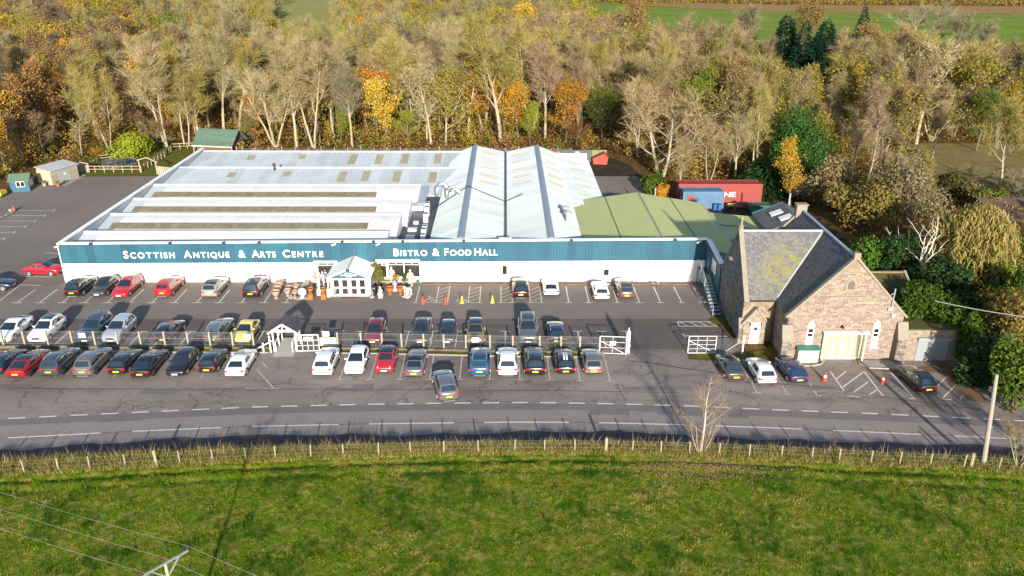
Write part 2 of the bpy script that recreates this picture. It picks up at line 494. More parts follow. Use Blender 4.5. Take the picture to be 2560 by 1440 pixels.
for a in ([(642.6, 924), (685, 971.7)], [(612.5, 971), (700, 971.7)], [(655, 905), (668, 921)]): stroke('bay_line', a, .11, M_worn, z=.022)
for py, xa, xb in ((526, 46, 136), (539, 30, 112), (553, 2, 89), (567, -20, 64), (581, -46, 37), (597, -70, 11)):
    stroke('bay_line', [(xa, py), (xb, py)], .12, M_white); stroke('bay_line', [(xb - 3, py + 3), (xb + 2, py - 3)], .12, M_white, z=.021)
for a in ([(30, 690), (134, 693)], [(30, 712), (102, 714)], [(112, 632), (146, 634)], [(48, 714), (-10, 760)], [(120, 652), (150, 653)]): stroke('bay_line', a, .12, M_white)
for a in ([(1694, 804.7), (1784, 804.7)], [(1698, 815.6), (1803, 815.6)], [(1694, 804.7), (1698, 815.6)], [(1711, 840), (1819, 841)], [(1707, 835), (1714, 845)]):
    stroke('bay_line', a, .13, M_white)
for i in range(4): stroke('hatch_line', [(1700 + 23 * i, 805), (1718 + 25 * i, 815)], .11, M_white, z=.021)
for a in ([(1856.4, 921), (1871, 944.7)], [(1878.7, 955), (1892, 981.8)], [(1883, 982), (1902, 982.4)], [(1941, 943), (1950, 956.6)], [(1955.9, 965.5), (1969, 985)],
          [(1959.7, 985.4), (1976.7, 985.4)], [(2024, 958), (2028.6, 967)], [(2035, 977), (2043.5, 989)], [(2037.5, 989), (2052, 989)], [(2076, 929), (2110, 978)],
          [(2116, 928), (2091, 948)], [(2160, 929), (2106, 969)], [(2160, 929), (2208, 991)], [(2170, 955), (2134, 981)], [(2195, 973), (2173.5, 987)],
          [(2227.5, 932), (2285.5, 997)], [(2272.7, 996.7), (2291, 997)], [(2374.5, 934), (2343, 965.5)], [(2398, 953.6), (2354, 998)], [(2343, 986), (2354, 998)],
          [(2354, 998), (2379, 999)], [(2408.7, 988), (2400, 998)], [(2376, 934), (2420.5, 977)], [(2117.7, 990), (2150, 993)]):
    stroke('bay_line', a, .12, M_white if a[0][0] > 2060 else M_worn)
stroke('tar_joint', [(-57, 75.25), (-20, 75.3), (13, 75.1)], .05, M_tar, z=.006, px=False)
stroke('tar_joint', [(1572, 902), (1640, 909), (1694, 919), (1750, 926), (1800, 934)], .13, M_tar, z=.012)
stroke('tar_joint', [(1800, 953), (1900, 957), (2023, 965), (2130, 978), (2245, 998), (2453, 1025)], .07, M_tar, z=.012)
stroke('tar_joint', [(0, 971), (400, 973), (700, 973), (1100, 975), (1400, 977), (1700, 982)], .06, M_tar, z=.012)
# low stone wall and grassy strip under the chain-link fence
YM = lerp_curve([(-48.2, 69.05), (-37, 68.9), (-24, 68.75), (-13.8, 68.6), (-5.9, 68.25), (0.7, 67.95), (7.1, 67.8), (9.6, 67.7)])
# ================================================================== THE ANTIQUE CENTRE (main building)
M_wall = pm('white_render', (.80, .79, .76), .7, var=.06, scale=.6)
M_blue = pm('blue_cladding', (.019, .092, .142), .45, var=.14, scale=.5, objr=.13)
M_bdark = pm('blue_painted_steel', (.018, .095, .155), .5)
M_cap = pm('white_flashing', (.80, .80, .80), .5)
M_roofw = pm('pale_roof_sheet', (.65, .655, .645), .55, var=.10, scale=.7, objr=.02)
M_roofb = pm('galvanised_roof_sheet', (.44, .485, .515), .5, var=.16, scale=.35, objr=.09)
M_roofg = pm('mint_grey_roof_sheet', (.44, .505, .50), .5, var=.16, scale=.35, objr=.10)
M_roofh = pm('blue_grey_roof_sheet', (.41, .46, .51), .5, var=.16, scale=.35, objr=.10)
M_ridge = pm('grey_ridge_capping', (.22, .27, .33), .5)
M_light = pm('amber_rooflight', (.24, .21, .13), .5, var=.35, scale=1.2, objr=.10)
M_lighty = pm('yellowed_rooflight', (.36, .325, .22), .5, var=.25, scale=1.2, objr=.08)
M_flat = pm('dark_felt_roof', (.07, .075, .085), .6, var=.5, scale=.5, col2=(.025, .03, .05))
M_glass = pm('dark_window_glass', (.020, .018, .016), .08, spec=.6)
M_shop = pm('shop_window_glass', (.055, .045, .040), .10, var=.9, scale=2.6, col2=(.012, .012, .014), spec=.6)
M_steel = pm('galvanised_steel', (.55, .57, .60), .35, metal=.6)
M_black = pm('black_plastic', (.015, .015, .016), .45)
XL, XR, YF, YB = -50.4, 22.85, 85.25, 131.6
def ztop(x): return 4.66 + (x - XL) / (XR - XL) * .58      # parapet rises a little to the east
def zmid(x): return 2.28 + (x - XL) / (XR - XL) * .44
bld = thing('antique_centre', (-14, 85.2, 0), 'long low white shop building with blue clad front and sawtooth metal roofs', 'building')
def ribsheet(ribs, depth, name):
    """unit sheet: x 0..1 wide, y 0..1 long, ribs along y standing depth above"""
    prof = [(0, 0)]
    for k in range(ribs):
        a = (k + .5) / ribs; h = .12 / ribs; t = .26 / ribs
        prof += [(a - t, 0), (a - h, depth), (a + h, depth), (a + t, 0)]
    prof += [(1, 0)]
    m = MB().grid([[(p[0], y, p[1]) for p in prof] for y in (0, 1)])
    m.add([(0, 0, 0), (1, 0, 0), (1, 0, -.03), (0, 0, -.03)], [(0, 1, 2, 3)])
    return m.mesh(name)
SH_clad, SH_roof, SH_roof2, SH_light = ribsheet(3, .035, 'cladding_sheet'), ribsheet(4, .045, 'roof_sheet'), ribsheet(2, .03, 'wide_roof_sheet'), ribsheet(6, .03, 'rooflight')
for me_, mt in ((SH_clad, M_blue), (SH_roof, M_roofb), (SH_roof2, M_roofw), (SH_light, M_light)): me_.materials.append(mt)
def place_sheet(name, me, o, wv, lv, parent, mat, lift=0.0):
    """lay a unit sheet with its width along wv, its length along lv, from corner o"""
    o, wv, lv = Vector(o), Vector(wv), Vector(lv)
    n = wv.cross(lv).normalized()
    o = o + n * lift
    M = Matrix(((wv.x, lv.x, n.x, o.x), (wv.y, lv.y, n.y, o.y), (wv.z, lv.z, n.z, o.z), (0, 0, 0, 1)))
    return mk(name, me, mat, parent, M=M)
# walls (solid, 0.25 m thick)
def slabwall(p0, p1, za0, za1, zb0, zb1, t):
    """wall of thickness t to the left of p0->p1; bottom za, top zb at either end"""
    p0, p1 = Vector((*p0, 0)), Vector((*p1, 0))
    d = (p1 - p0).normalized(); n = Vector((-d.y, d.x, 0)) * t
    vs = [p0 + Vector((0, 0, za0)), p1 + Vector((0, 0, za1)), p1 + Vector((0, 0, zb1)), p0 + Vector((0, 0, zb0))]
    return MB().extrude(vs, n)
fw = mk('front_wall', slabwall((XL, YF), (XR, YF), -.05, -.05, zmid(XL), zmid(XR), .3), M_wall, bld)
cl = mk('cladding_backing', slabwall((XL, YF - .02), (XR, YF - .02), zmid(XL), zmid(XR), ztop(XL) - .02, ztop(XR) - .02, .22), M_bdark, bld)
nsh = 74; wsh = (XR - XL) / nsh
for i in range(nsh):
    xa = XL + i * wsh; zb, zt = zmid(xa), ztop(xa)
    place_sheet('cladding_sheet', SH_clad, (xa, YF - .03, zb - .03), (wsh, 0, 0), (0, 0, zt - zb), cl, M_blue)
mk('parapet_cap', MB().extrude([(XL - .1, YF - .12, ztop(XL) - .03), (XR + .02, YF - .12, ztop(XR) - .03), (XR + .02, YF - .12, ztop(XR) + .12), (XL - .1, YF - .12, ztop(XL) + .12)], (0, .45, 0)), M_cap, bld)
mk('drip_trim', MB().extrude([(XL, YF - .06, zmid(XL) - .06), (XR, YF - .06, zmid(XR) - .06), (XR, YF - .06, zmid(XR) + .01), (XL, YF - .06, zmid(XL) + .01)], (0, .058, 0)), M_cap, bld)
lw = mk('side_wall', MB().box(XL, XL + .3, YF + .31, YB, -.05, 4.62), M_roofb, bld)
mk('parapet_cap', MB().box(XL - .12, XL + .38, YF + .34, YB + .2, 4.625, 4.78), M_cap, bld)
mk('back_wall', MB().box(XL + .3, 13.6, YB, YB + .3, -.05, 3.9), M_wall, bld)
mk('roof_deck', MB().box(XL + .31, 8.7, YF + .31, YB - .02, 2.4, 2.55), M_flat, bld)
# rows 1-4: white curved saw-tooth bays, 5-6: corrugated bays
ridges = [85.6, 90.3, 97.2, 103.9, 110.8, 120.6, 131.2]
ends = [None, -14.0, -13.3, -12.7, -12.15]
for r_ in range(1, 5):
    ya, yb, xe = ridges[r_ - 1] + .25, ridges[r_], ends[r_]
    xs0 = XL + 2.6
    part = mk('roof_bay', MB().extrude([(xs0, yb + .02, 2.5), (xs0, yb + .02, 4.12), (xs0, ya + .4, 3.0), (xs0, ya + .4, 2.5)], (xe - xs0, 0, 0)), M_roofw, bld)
    prof = []
    for k in range(9):
        t = k / 8
        prof.append((ya + (yb - ya) * t, 2.98 + (4.30 - 2.98) * (1 - (1 - t) ** 1.9)))
    m = MB().grid([[(0, y, z) for y, z in prof], [(1.97, y, z) for y, z in prof]])
    m.add([(0, *prof[-1]), (1.97, *prof[-1]), (1.97, prof[-1][0] + .02, prof[-1][1] - .1), (0, prof[-1][0] + .02, prof[-1][1] - .1)], [(0, 1, 2, 3)])
    me_ = m.mesh('roof_sheet', smooth=False); me_.materials.append(M_roofw)
    n = int((xe - xs0) / 2.0)
    sx = (xe - xs0) / (n * 2.0)
    for i in range(n):
        mk('roof_sheet', me_, M_roofw, part, M=Matrix.Translation((xs0 + i * 2.0 * sx, 0, .008 * (i % 2))) @ Matrix.Diagonal((sx * 1.01, 1, 1, 1)))
    mk('ridge_flashing', MB().box(XL + .42, xe + .1, yb - .05, yb + .28, 4.28, 4.42), M_cap, part)
    mk('gutter', MB().box(XL + .42, xe, ya - .2, ya + .35, 2.85, 3.0), M_ridge, part)
    # sloping end panels at the west parapet
    mk('end_panel', MB().quad((XL + .4, ya, 3.1), (xs0, ya, 3.0), *[(xs0, y, z) for y, z in prof[1:]], (XL + .4, yb, 4.3)), M_roofb, part)
    mk('end_wall', MB().extrude([(xe, ya, 2.5)] + [(xe, y, z) for y, z in prof] + [(xe, yb, 2.5)], (.12, 0, 0)), M_cap, part)
    # rooflight strip
    if r_ > 1:
        xa0, xb0 = {2: (G(290, 563, 3.6).x, G(925, 563, 3.6).x), 3: (G(345, 522, 3.6).x, G(945, 522, 3.6).x), 4: (G(393, 486, 3.6).x, G(945, 486, 3.6).x)}[r_]
        t0, t1 = (.36, .57)
    else:
        xa0, xb0 = G(235, 608, 3.4).x, G(905, 606, 3.4).x
        t0, t1 = .10, .50
    def pz(t): return Vector((0, ya + (yb - ya) * t, 2.98 + 1.32 * (1 - (1 - t) ** 1.9)))
    n = max(1, int((xb0 - xa0) / 1.05)); w_ = (xb0 - xa0) / n
    a, b = pz(t0), pz(t1)
    for i in range(n):
        place_sheet('rooflight', SH_light, (xa0 + i * w_, a.y, a.z + .11), (w_ * .98, 0, 0), b - a, part, M_light)
for r_ in (5, 6):
    ya, yb = ridges[r_ - 1] + .2, ridges[r_]
    part = mk('roof_bay', MB().extrude([(XL + .45, yb, 2.5), (XL + .45, yb, 4.2), (XL + .45, ya + .2, 2.8), (XL + .45, ya + .2, 2.5)], (44, 0, 0)), M_roofb, bld)
    xa0, xb0 = XL + (3.2 if r_ == 5 else 3.6), -5.4
    n = 28; w_ = (xb0 - xa0) / n
    a, b = Vector((0, ya, 2.75)), Vector((0, yb, 4.30))
    for i in range(n):
        place_sheet('roof_sheet', SH_roof, (xa0 + i * w_, a.y, a.z), (w_ * 1.005, 0, 0), b - a, part, M_roofb)
    mk('ridge_flashing', MB().box(XL + .42, -6.2, yb - .05, yb + .22, 4.27, 4.40), M_cap, part)
    mk('end_panel', MB().quad((XL + .4, ya, 3.4), (xa0, ya, 2.75), (xa0, yb, 4.3), (XL + .4, yb, 4.35)), M_roofb, part)
    cx = [(497, 401), (628, 400), (757, 399), (882, 403), (948, 403), (1013, 402), (1095, 402)] if r_ == 6 else [(440, 443), (580, 443), (718, 442), (855, 446), (915, 445), (993, 446), (1082, 447)]
    for i, (px, py) in enumerate(cx):
        c = G(px, py, 3.55); tall = .20 if i > 2 else .09
        t = (c.y - ya) / (yb - ya)
        p0, p1 = a.lerp(b, max(.04, t - tall)), a.lerp(b, min(.95, t + tall))
        place_sheet('rooflight', SH_light, (c.x - .6, p0.y, p0.z), (1.15, 0, 0), p1 - p0, part, M_lighty, lift=.06)
mk('vent_pipe', MB().tube([(-35.2, 119.6, 3.9), (-35.2, 119.6, 5.0)], .14, 8).tube([(-35.2, 119.6, 5.02), (-35.2, 119.6, 5.2)], .24, 8), M_black, bld)
# twin gabled halls, ridges running away from the front
HX = [(-9.0, 3.55, -5.05, 5.25), (0.0, 4.15, -5.05, 5.25), (0.0, 4.15, 5.2, 5.25), (9.1, 3.75, 5.2, 5.25)]
YH0, YH1 = 85.62, 131.9
for h in range(4):
    xe, ze, xr, zr = HX[h]
    y0 = YH0
    part = mk('hall_roof', MB().extrude([(xe, y0, 2.3), (xr, y0, 2.3), (xr, y0, zr - .1), (xe, y0, ze - .1)], (0, YH1 - y0, 0)), M_roofb, bld)
    n = 30; w_ = (YH1 - y0) / n
    for i in range(n):
        mt = M_roofh if (y0 + i * w_) > (107 if h else 109) else M_roofg
        if xe < xr: place_sheet('roof_sheet', SH_roof, (xr, y0 + i * w_, zr), (0, w_ * 1.005, 0), (xe - xr, 0, ze - zr), part, mt)
        else: place_sheet('roof_sheet', SH_roof, (xe, y0 + i * w_, ze), (0, w_ * 1.005, 0), (xr - xe, 0, zr - ze), part, mt)
    rl = {1: [(1160, 385), (1165, 408), (1155, 432), (1153, 455), (1147, 467)], 0: [(1125, 458)], 2: [], 3: []}[h]
    for i in range(5):
        yy = [127.5, 123, 118.4, 114, 110.2][i]
        if h == 0 and i < 4: continue
        f0, f1 = (.22, .74)
        A = Vector((xr, yy, zr)); B = Vector((xe, yy, ze))
        lo, hi = B.lerp(A, f0), B.lerp(A, f1)
        if xe < xr: place_sheet('rooflight', SH_light, hi, (0, .95, 0), lo - hi, part, M_lighty, lift=.06)
        else: place_sheet('rooflight', SH_light, lo, (0, .95, 0), hi - lo, part, M_lighty, lift=.06)
for xr in (-5.05, 5.2):
    mk('ridge_capping', MB().extrude([(xr - .42, YH0, 5.22), (xr, YH0, 5.36), (xr + .42, YH0, 5.22), (xr, YH0, 5.28)], (0, YH1 - YH0 + .1, 0)), M_ridge, bld)
mk('valley_gutter', MB().box(-.22, .22, YH0, YH1, 4.12, 4.22), pm('wet_gutter', (.05, .055, .065), .4), bld)
mk('gutter_outlet', MB().box(-.75, .75, 85.1, 85.9, 5.06, 5.25), M_cap, bld)
# east lean-to
lt = mk('lean_to_roof', MB().extrude([(9.1, 104.2, 2.2), (13.7, 104.2, 2.2), (13.7, 104.2, 2.75), (9.1, 104.2, 3.6)], (0, 27.4, 0)), M_wall, bld)
for i in range(18):
    place_sheet('roof_sheet', SH_roof, (13.85, 104.2 + i * 1.52, 2.85), (0, 1.525, 0), (-4.75, 0, .9), lt, M_roofh)
for yy in (127, 122.5, 117.5, 113, 108.5):
    place_sheet('rooflight', SH_light, (12.4, yy, 3.125), (0, .95, 0), (-2.1, 0, .398), lt, M_lighty, lift=.06)
mk('eaves_trim', MB().box(9.2, 13.9, 104.05, 104.19, 2.7, 2.95), M_cap, lt)
mk('side_wall', MB().box(13.4, 13.68, 104.3, 131.5, -.05, 2.72), M_wall, bld)
# plant on the flat roof between bays and halls
def gx(px, py, z=2.7): return G(px, py, z)
for (px, py, s) in ((1031, 573, 1.0), (1025, 593, 1.0), (1040, 556, .6)):
    c = gx(px, py); k = mk('skylight_box', bev(MB().box(c.x - s * .55, c.x + s * .55, c.y - s * .5, c.y + s * .5, 2.5, 2.85), .04), M_roofw, bld)
    mk('skylight_pane', MB().box(c.x - s * .42, c.x + s * .42, c.y - s * .38, c.y + s * .38, 2.851, 2.88), pm('frosted_pane', (.45, .47, .48), .3), k)
c = gx(1057, 500); mk('duct', bev(MB().box(c.x - 1.0, c.x + .6, c.y - 5, c.y + 5, 2.6, 3.4), .06), M_steel, bld)
c = gx(1052, 521); mk('extractor_fan', MB().lathe([(.8, 0), (.85, .5), (.6, .7), (.3, .72)], 14, (c.x, c.y, 2.9)), M_steel, bld)
for (px, py, hh) in ((1065, 545, 1.1), (1068, 530, 1.2), (1060, 580, .9), (1062, 570, .8), (1069, 520, 1.2), (1058, 590, .7)):
    c = gx(px, py, 3.0); q = mk('air_conditioner', bev(MB().box(c.x - .3, c.x + .3, c.y - .6, c.y + .6, 2.55, 2.55 + hh), .04), M_cap, bld)
    mk('fan_grille', MB().lathe([(.26, 0), (.26, .03)], 10, (c.x, c.y, 2.552 + hh)), M_black, q)
for i, (px, py) in enumerate(((1108, 476), (1140, 490), (1133, 485))):
    c = gx(px, py, 4.6)
    mk('flue', MB().tube([(c.x - .9, c.y, c.z - .8), (c.x - .9, c.y, c.z + .5), (c.x - .5, c.y, c.z + .95), (c.x + .1, c.y, c.z + 1.0), (c.x + .5, c.y - .1, c.z + .6), (c.x + .55, c.y - .1, c.z + .2)], .28 if i == 0 else .22, 8), M_steel, bld, smooth=True)
for (px, py) in ((1414, 536), (1420, 549)):
    c = gx(px, py, 4.7)
    fl = mk('flue', MB().tube([(c.x, c.y, c.z - .6), (c.x, c.y, c.z + .8)], .3, 10), M_steel, bld)
    mk('flue_cap', MB().lathe([(.48, 0), (.5, .12), (.2, .35)], 10, (c.x, c.y, c.z + .82)), M_steel, fl)
cab = MB().tube([gx(1076, 532, 4.0) + Vector((0, 0, .2)), Vector((-5.05, 106.6, 5.45)), Vector((-5.05, 106.4, 5.45)), Vector((0, 102.8, 4.35)), Vector((2.3, 104.5, 4.9))], .05, 5)
mk('roof_cable', cab, M_black, bld)
# floodlights along the parapet
for px in (230, 428, 562, 650, 857, 935, 1008, 1160, 1428, 1686):
    xx = AtY(px, 606, YF).x
    fl = mk('floodlight', bev(MB().box(xx - .16, xx + .16, YF - .5, YF - .25, ztop(xx) + .02, ztop(xx) + .22), .02), M_black, bld)
    mk('bracket', MB().bar((xx, YF - .25, ztop(xx) + .14), (xx, YF + .1, ztop(xx) + .14), .05), M_black, fl)
for px in (128, 836, 947, 1745):
    xx = max(XL + .05, AtY(px, 610, YF).x)
    fl = mk('security_camera', MB().tube([(xx - .25, YF - .5, ztop(xx) - .25), (xx + .2, YF - .3, ztop(xx) - .12)], .09, 8), M_cap, bld)
    mk('bracket', MB().bar((xx + .1, YF - .32, ztop(xx) - .14), (xx + .1, YF, ztop(xx) - .1), .05), M_cap, fl)
# ---- lettering on the blue front: one mesh per letter, small capitals with larger initials
M_letter = pm('white_letters', (.82, .82, .80), .5)
def glyph(ch, size, depth=.05):
    cu = bpy.data.curves.new('glyph', 'FONT')
    cu.body = ch; cu.size = size; cu.extrude = depth / 2; cu.offset = size * .018
    o = bpy.data.objects.new('glyph', cu)
    me = bpy.data.meshes.new_from_object(o)
    bpy.data.objects.remove(o); bpy.data.curves.remove(cu)
    return me
def lettering(words, y, parent, mat, rot=Matrix.Rotation(R(90), 4, 'X')):
    """words: (text, x of first letter, x of last letter end, z base, big size, small size)"""
    for text, xa, xb, zb, zr, big, small in words:
        gl = []
        for i, ch in enumerate(text):
            me = glyph(ch, big if i == 0 or ch == '&' else small)
            vx = [v.co.x for v in me.vertices]
            gl.append((me, min(vx), max(vx) - min(vx)))
        tot = sum(g[2] for g in gl)
        gap = (xb - xa - tot) / max(1, len(gl) - 1)
        sx = 1.0
        if len(gl) > 1 and gap < .05:
            sx = (xb - xa - .05 * (len(gl) - 1)) / tot; gap = .05
        elif len(gl) > 1 and gap > .22:
            sx = min(1.25, (xb - xa - .22 * (len(gl) - 1)) / tot); gap = (xb - xa - tot * sx) / (len(gl) - 1)
        cx = xa
        for me, mn, w in gl:
            me.materials.clear(); me.materials.append(mat)
            for v in me.vertices: v.co.x = (v.co.x - mn) * sx
            z = zb + zr * (cx - XL) / (XR - XL)
            mk('letter', me, None, parent, M=Matrix.Translation((cx, y, z)) @ rot)
            cx += w * sx + gap
def tx(px): return AtY(px, 632, YF - .1).x
W_ = []
for text, pa, pb in (('SCOTTISH', 308, 436), ('ANTIQUE', 459, 573), ('&', 596, 612), ('ARTS', 629, 689), ('CENTRE', 707, 808)):
    W_.append((text, tx(pa), tx(pb), 2.93, .58, 1.22, .96))
for text, pa, pb in (('BISTRO', 984, 1068), ('&', 1081, 1098), ('FOOD', 1111, 1178), ('HALL', 1186, 1244)):
    W_.append((text, tx(pa), tx(pb), 2.98, .58, 1.22, .96))
lt_root = mk('sign_rail', MB().box(tx(300), tx(1250), YF - .075, YF - .068, 3.0, 3.01), M_bdark, bld)
lettering(W_, YF - .12, bld, M_letter)
# ---- shop windows and doors in the front wall
def window(xa, xb, za, zb, cols, top=0.0, mat=M_shop, y=YF, parent=bld, fr=.09, name='window'):
    f = mk(name, MB().box(xa, xb, y - .055, y - .01, za, zb), M_wall, parent)
    w = (xb - xa - fr * (cols + 1)) / cols
    for i in range(cols):
        x0 = xa + fr + i * (w + fr)
        z1 = zb - fr - (top + fr if top else 0)
        mk('pane', MB().box(x0, x0 + w, y - .062, y - .056, za + fr, z1), mat, f)
        if top:
            for q in range(2): mk('pane', MB().box(x0 + q * w / 2 + .05, x0 + (q + 1) * w / 2 - .05, y - .062, y - .056, z1 + fr, zb - fr), mat, f)
    return f
def wx(px, py=675): return AtY(px, py, YF).x
window(wx(794), wx(846), .55, 2.45, 1, .22)
window(wx(945), wx(968), .55, 2.45, 1, .22)
window(wx(970), wx(1051), .62, 2.55, 2, .22)
mk('fascia_board', MB().box(wx(787), wx(845), YF - .16, YF - .06, 2.46, 2.66), M_cap, bld)
mk('fascia_board', MB().box(wx(940), wx(1051), YF - .16, YF - .06, 2.56, 2.80), M_cap, bld)
window(wx(1254), wx(1269), .92, 2.12, 1, 0, M_glass, fr=.08)
window(wx(1508), wx(1524), .80, 1.70, 1, 0, M_glass, fr=.08)
mk('lintel_trim', MB().box(wx(1247), wx(1273), YF - .10, YF - .01, 2.40, 2.50), M_wall, bld)
mk('lintel_trim', MB().box(wx(1504), wx(1530), YF - .10, YF - .01, 2.05, 2.14), M_wall, bld)
mk('downpipe', MB().bar((XL - .06, YF - .06, 0), (XL - .06, YF - .06, 4.5), .08), M_cap, bld)
# ---- entrance porch with gabled roof
pc, py0 = -17.15, 81.2
po = mk('porch', MB().box(pc - 2.05, pc + 2.05, py0 + .12, YF - .07, 0, .06), M_conc, bld)
gh = MB()
gh.extrude([(pc - 2.3, py0 - .2, 2.22), (pc, py0 - .2, 3.2), (pc, py0 - .2, 3.32), (pc - 2.45, py0 - .2, 2.26)], (0, YF + .1 - py0, 0))
gh.extrude([(pc + 2.3, py0 - .2, 2.22), (pc + 2.45, py0 - .2, 2.26), (pc, py0 - .2, 3.323), (pc, py0 - .2, 3.203)], (0, YF + .1 - py0, 0))
mk('porch_roof', gh, M_wall, bld)
mk('porch_ridge', MB().bar((pc, py0 - .15, 3.34), (pc, YF - .1, 3.34), .18, .05), M_steel, bld)
tym = mk('porch_gable', MB().extrude([(pc - 1.95, py0 - .02, 2.24), (pc + 1.95, py0 - .02, 2.24), (pc, py0 - .02, 3.08)], (0, .1, 0)), M_bdark, bld)
mk('porch_gable', MB().bar((pc - 2.35, py0 - .21, 2.2), (pc, py0 - .21, 3.24), .06, .12).bar((pc + 2.35, py0 - .212, 2.2), (pc, py0 - .212, 3.24), .06, .12), M_wall, bld)
def small_text(txt, xa, xb, z, size, y, parent, mat=M_letter):
    me = glyph(txt, size, .02)
    vx = [v.co.x for v in me.vertices]
    s = (xb - xa) / (max(vx) - min(vx))
    for v in me.vertices: v.co.x = (v.co.x - min(vx)) * s
    me.materials.clear(); me.materials.append(mat)
    return mk('lettering', me, None, parent, M=Matrix.Translation((xa, y, z)) @ Matrix.Rotation(R(90), 4, 'X'))
small_text('SCOTTISH', pc - .42, pc + .42, 2.68, .15, py0 - .03, tym)
small_text('ANTIQUE&ARTS', pc - .9, pc + .9, 2.42, .22, py0 - .03, tym)
small_text('CENTRE', pc - .32, pc + .32, 2.27, .13, py0 - .03, tym)
mk('porch_front', MB().box(pc - 2.1, pc + 2.1, py0, py0 + .11, 0, 2.13), M_wall, bld)
for i in range(4):
    xa = pc - 1.78 + i * .92 + (.08 if i > 1 else 0)
    d = mk('door', MB().box(xa - .05, xa + .78, py0 - .03, py0 - .003, .05, 2.08), M_wall, bld)
    mk('pane', MB().box(xa + .08, xa + .66, py0 - .04, py0 - .031, 1.12, 1.95), M_shop, d)
    mk('pane', MB().box(xa + .08, xa + .66, py0 - .04, py0 - .031, .28, .92), M_shop, d)
for s in (-1, 1):
    mk('porch_side', MB().box(pc + s * 2.05 - .05, pc + s * 2.05 + .05, py0 + .12, YF - .07, .06, 2.1), M_wall, bld)
    mk('porch_post', MB().box(pc + s * 2.3 - .07, pc + s * 2.3 + .07, py0 - .2, py0 - .06, 0, 2.22), M_wall, bld)
mk('doormat', MB().box(pc - .95, pc + .95, py0 - .7, py0 - .1, .0, .022), pm('doormat_red', (.13, .05, .04), .9), bld)
lamp = mk('porch_lamp', MB().lathe([(.05, 0), (.22, .02), (.16, .14), (.03, .2)], 10, (pc, py0 - .32, 3.16)), M_black, bld)
# ---- blue return wall toward the church and its steel stairs
ret = mk('return_wall', MB().extrude([(22.86, 78.95, 0), (22.86, YF - .14, 0), (22.86, YF - .14, 5.2), (22.86, 78.95, 4.70)], (.24, 0, 0)), M_bdark, bld)
for i in range(6):
    place_sheet('cladding_sheet', SH_clad, (22.855, YF - .16 - i * 1.03, .02), (0, -1.02, 0), (0, 0, 5.1 - i * .08), ret, M_blue)
mk('parapet_cap', MB().extrude([(22.72, 78.95, 4.72), (22.72, YF - .2, 5.22), (22.72, YF - .2, 5.36), (22.72, 78.95, 4.86)], (.5, 0, 0)), M_cap, bld)
dr = mk('door', MB().box(22.76, 22.80, 82.9, 83.9, 2.35, 4.45), M_bdark, bld)
w2 = mk('window', MB().box(22.74, 22.79, 80.3, 81.9, 2.9, 4.3), M_cap, bld)
mk('pane', MB().box(22.725, 22.738, 80.45, 81.75, 3.05, 4.15), pm('bright_pane', (.5, .5, .48), .2), w2)
st = mk('stair', MB().box(21.75, 22.7, 82.3, 84.2, 2.2, 2.32), M_bdark, bld)
for s in (21.72, 22.66):
    mk('stringer', MB().bar((s, 82.4, 2.2), (s, 75.9, .02), .07, .3), M_bdark, st)
    if s < 22: mk('handrail', MB().bar((s, 82.4, 3.3), (s, 75.9, 1.1), .05).bar((s, 82.4, 3.3), (s, 84.1, 3.3), .05).bar((s, 84.1, 2.3), (s, 84.1, 3.3), .05).bar((s, 82.4, 2.3), (s, 82.4, 3.3), .05)
                  .bar((s, 80.2, 1.5), (s, 80.2, 2.55), .05).bar((s, 78, .8), (s, 78, 1.8), .05).bar((s, 75.9, .0), (s, 75.9, 1.1), .05).bar((s, 82.4, 2.8), (s, 75.9, .6), .03), M_steel, st)
for i in range(12):
    t = (i + .5) / 12
    mk('tread', MB().box(21.76, 22.62, 82.35 - t * 6.4 - .13, 82.35 - t * 6.4 + .13, 2.2 - t * 2.15, 2.24 - t * 2.15), M_steel, st)
mk('stair_post', MB().box(21.75, 21.85, 84.0, 84.1, 0, 2.2).box(21.751, 21.85, 82.4, 82.5, 0, 2.2), M_bdark, st)

# ================================================================== GREEN-ROOFED HALL
M_green = pm('moss_green_membrane', (.42, .44, .19), .75, var=.25, scale=.25, col2=(.30, .34, .14))
gr = thing('green_roofed_hall', (18, 95, 0), 'hall with low pitched moss green membrane roof beside the metal roofs', 'building')
GX0, GX1, GXR = 9.15, 27.0, 18.3
def groof(x0, z0, x1, z1, y0, y1, n):
    for i in range(n):
        xa, xb = x0 + (x1 - x0) * i / n, x0 + (x1 - x0) * (i + 1) / n
        za, zb = z0 + (z1 - z0) * i / n, z0 + (z1 - z0) * (i + 1) / n
        mk('roof_panel', MB().extrude([(xa + .03, y0, za), (xb - .03, y0, zb), (xb - .03, y0, zb - .14), (xa + .03, y0, za - .14)], (0, y1 - y0, 0)), M_green, gr)
mk('wall', MB().extrude([(9.15, 86, -.05), (26.8, 86, -.05), (26.8, 86, 2.85), (GXR, 86, 4.3), (9.15, 86, 3.0)], (0, 20, 0)), M_wall, gr)
groof(GX0, 3.25, GXR, 4.55, 85.7, 106.6, 2)
groof(GXR, 4.55, GX1, 3.12, 85.7, 106.3, 2)
for xx, zz in ((13.72, 3.92), (GXR, 4.56), (22.65, 3.85)):
    mk('roof_seam', MB().bar((xx, 85.7, zz), (xx, 106.4, zz), .22 if xx == GXR else .1, .04), pm('seam_grey', (.22, .23, .17), .8) if xx == GXR else pm('dark_seam', (.05, .055, .03), .8), gr)
mk('low_roof', MB().extrude([(27.05, 92, 2.95), (33.2, 92, 2.35), (33.2, 92, 2.2), (27.05, 92, 2.8)], (0, 10.6, 0)), M_green, gr)
mk('low_wall', MB().box(27.05, 33.0, 92.2, 102.3, -.05, 2.2), M_wall, gr)
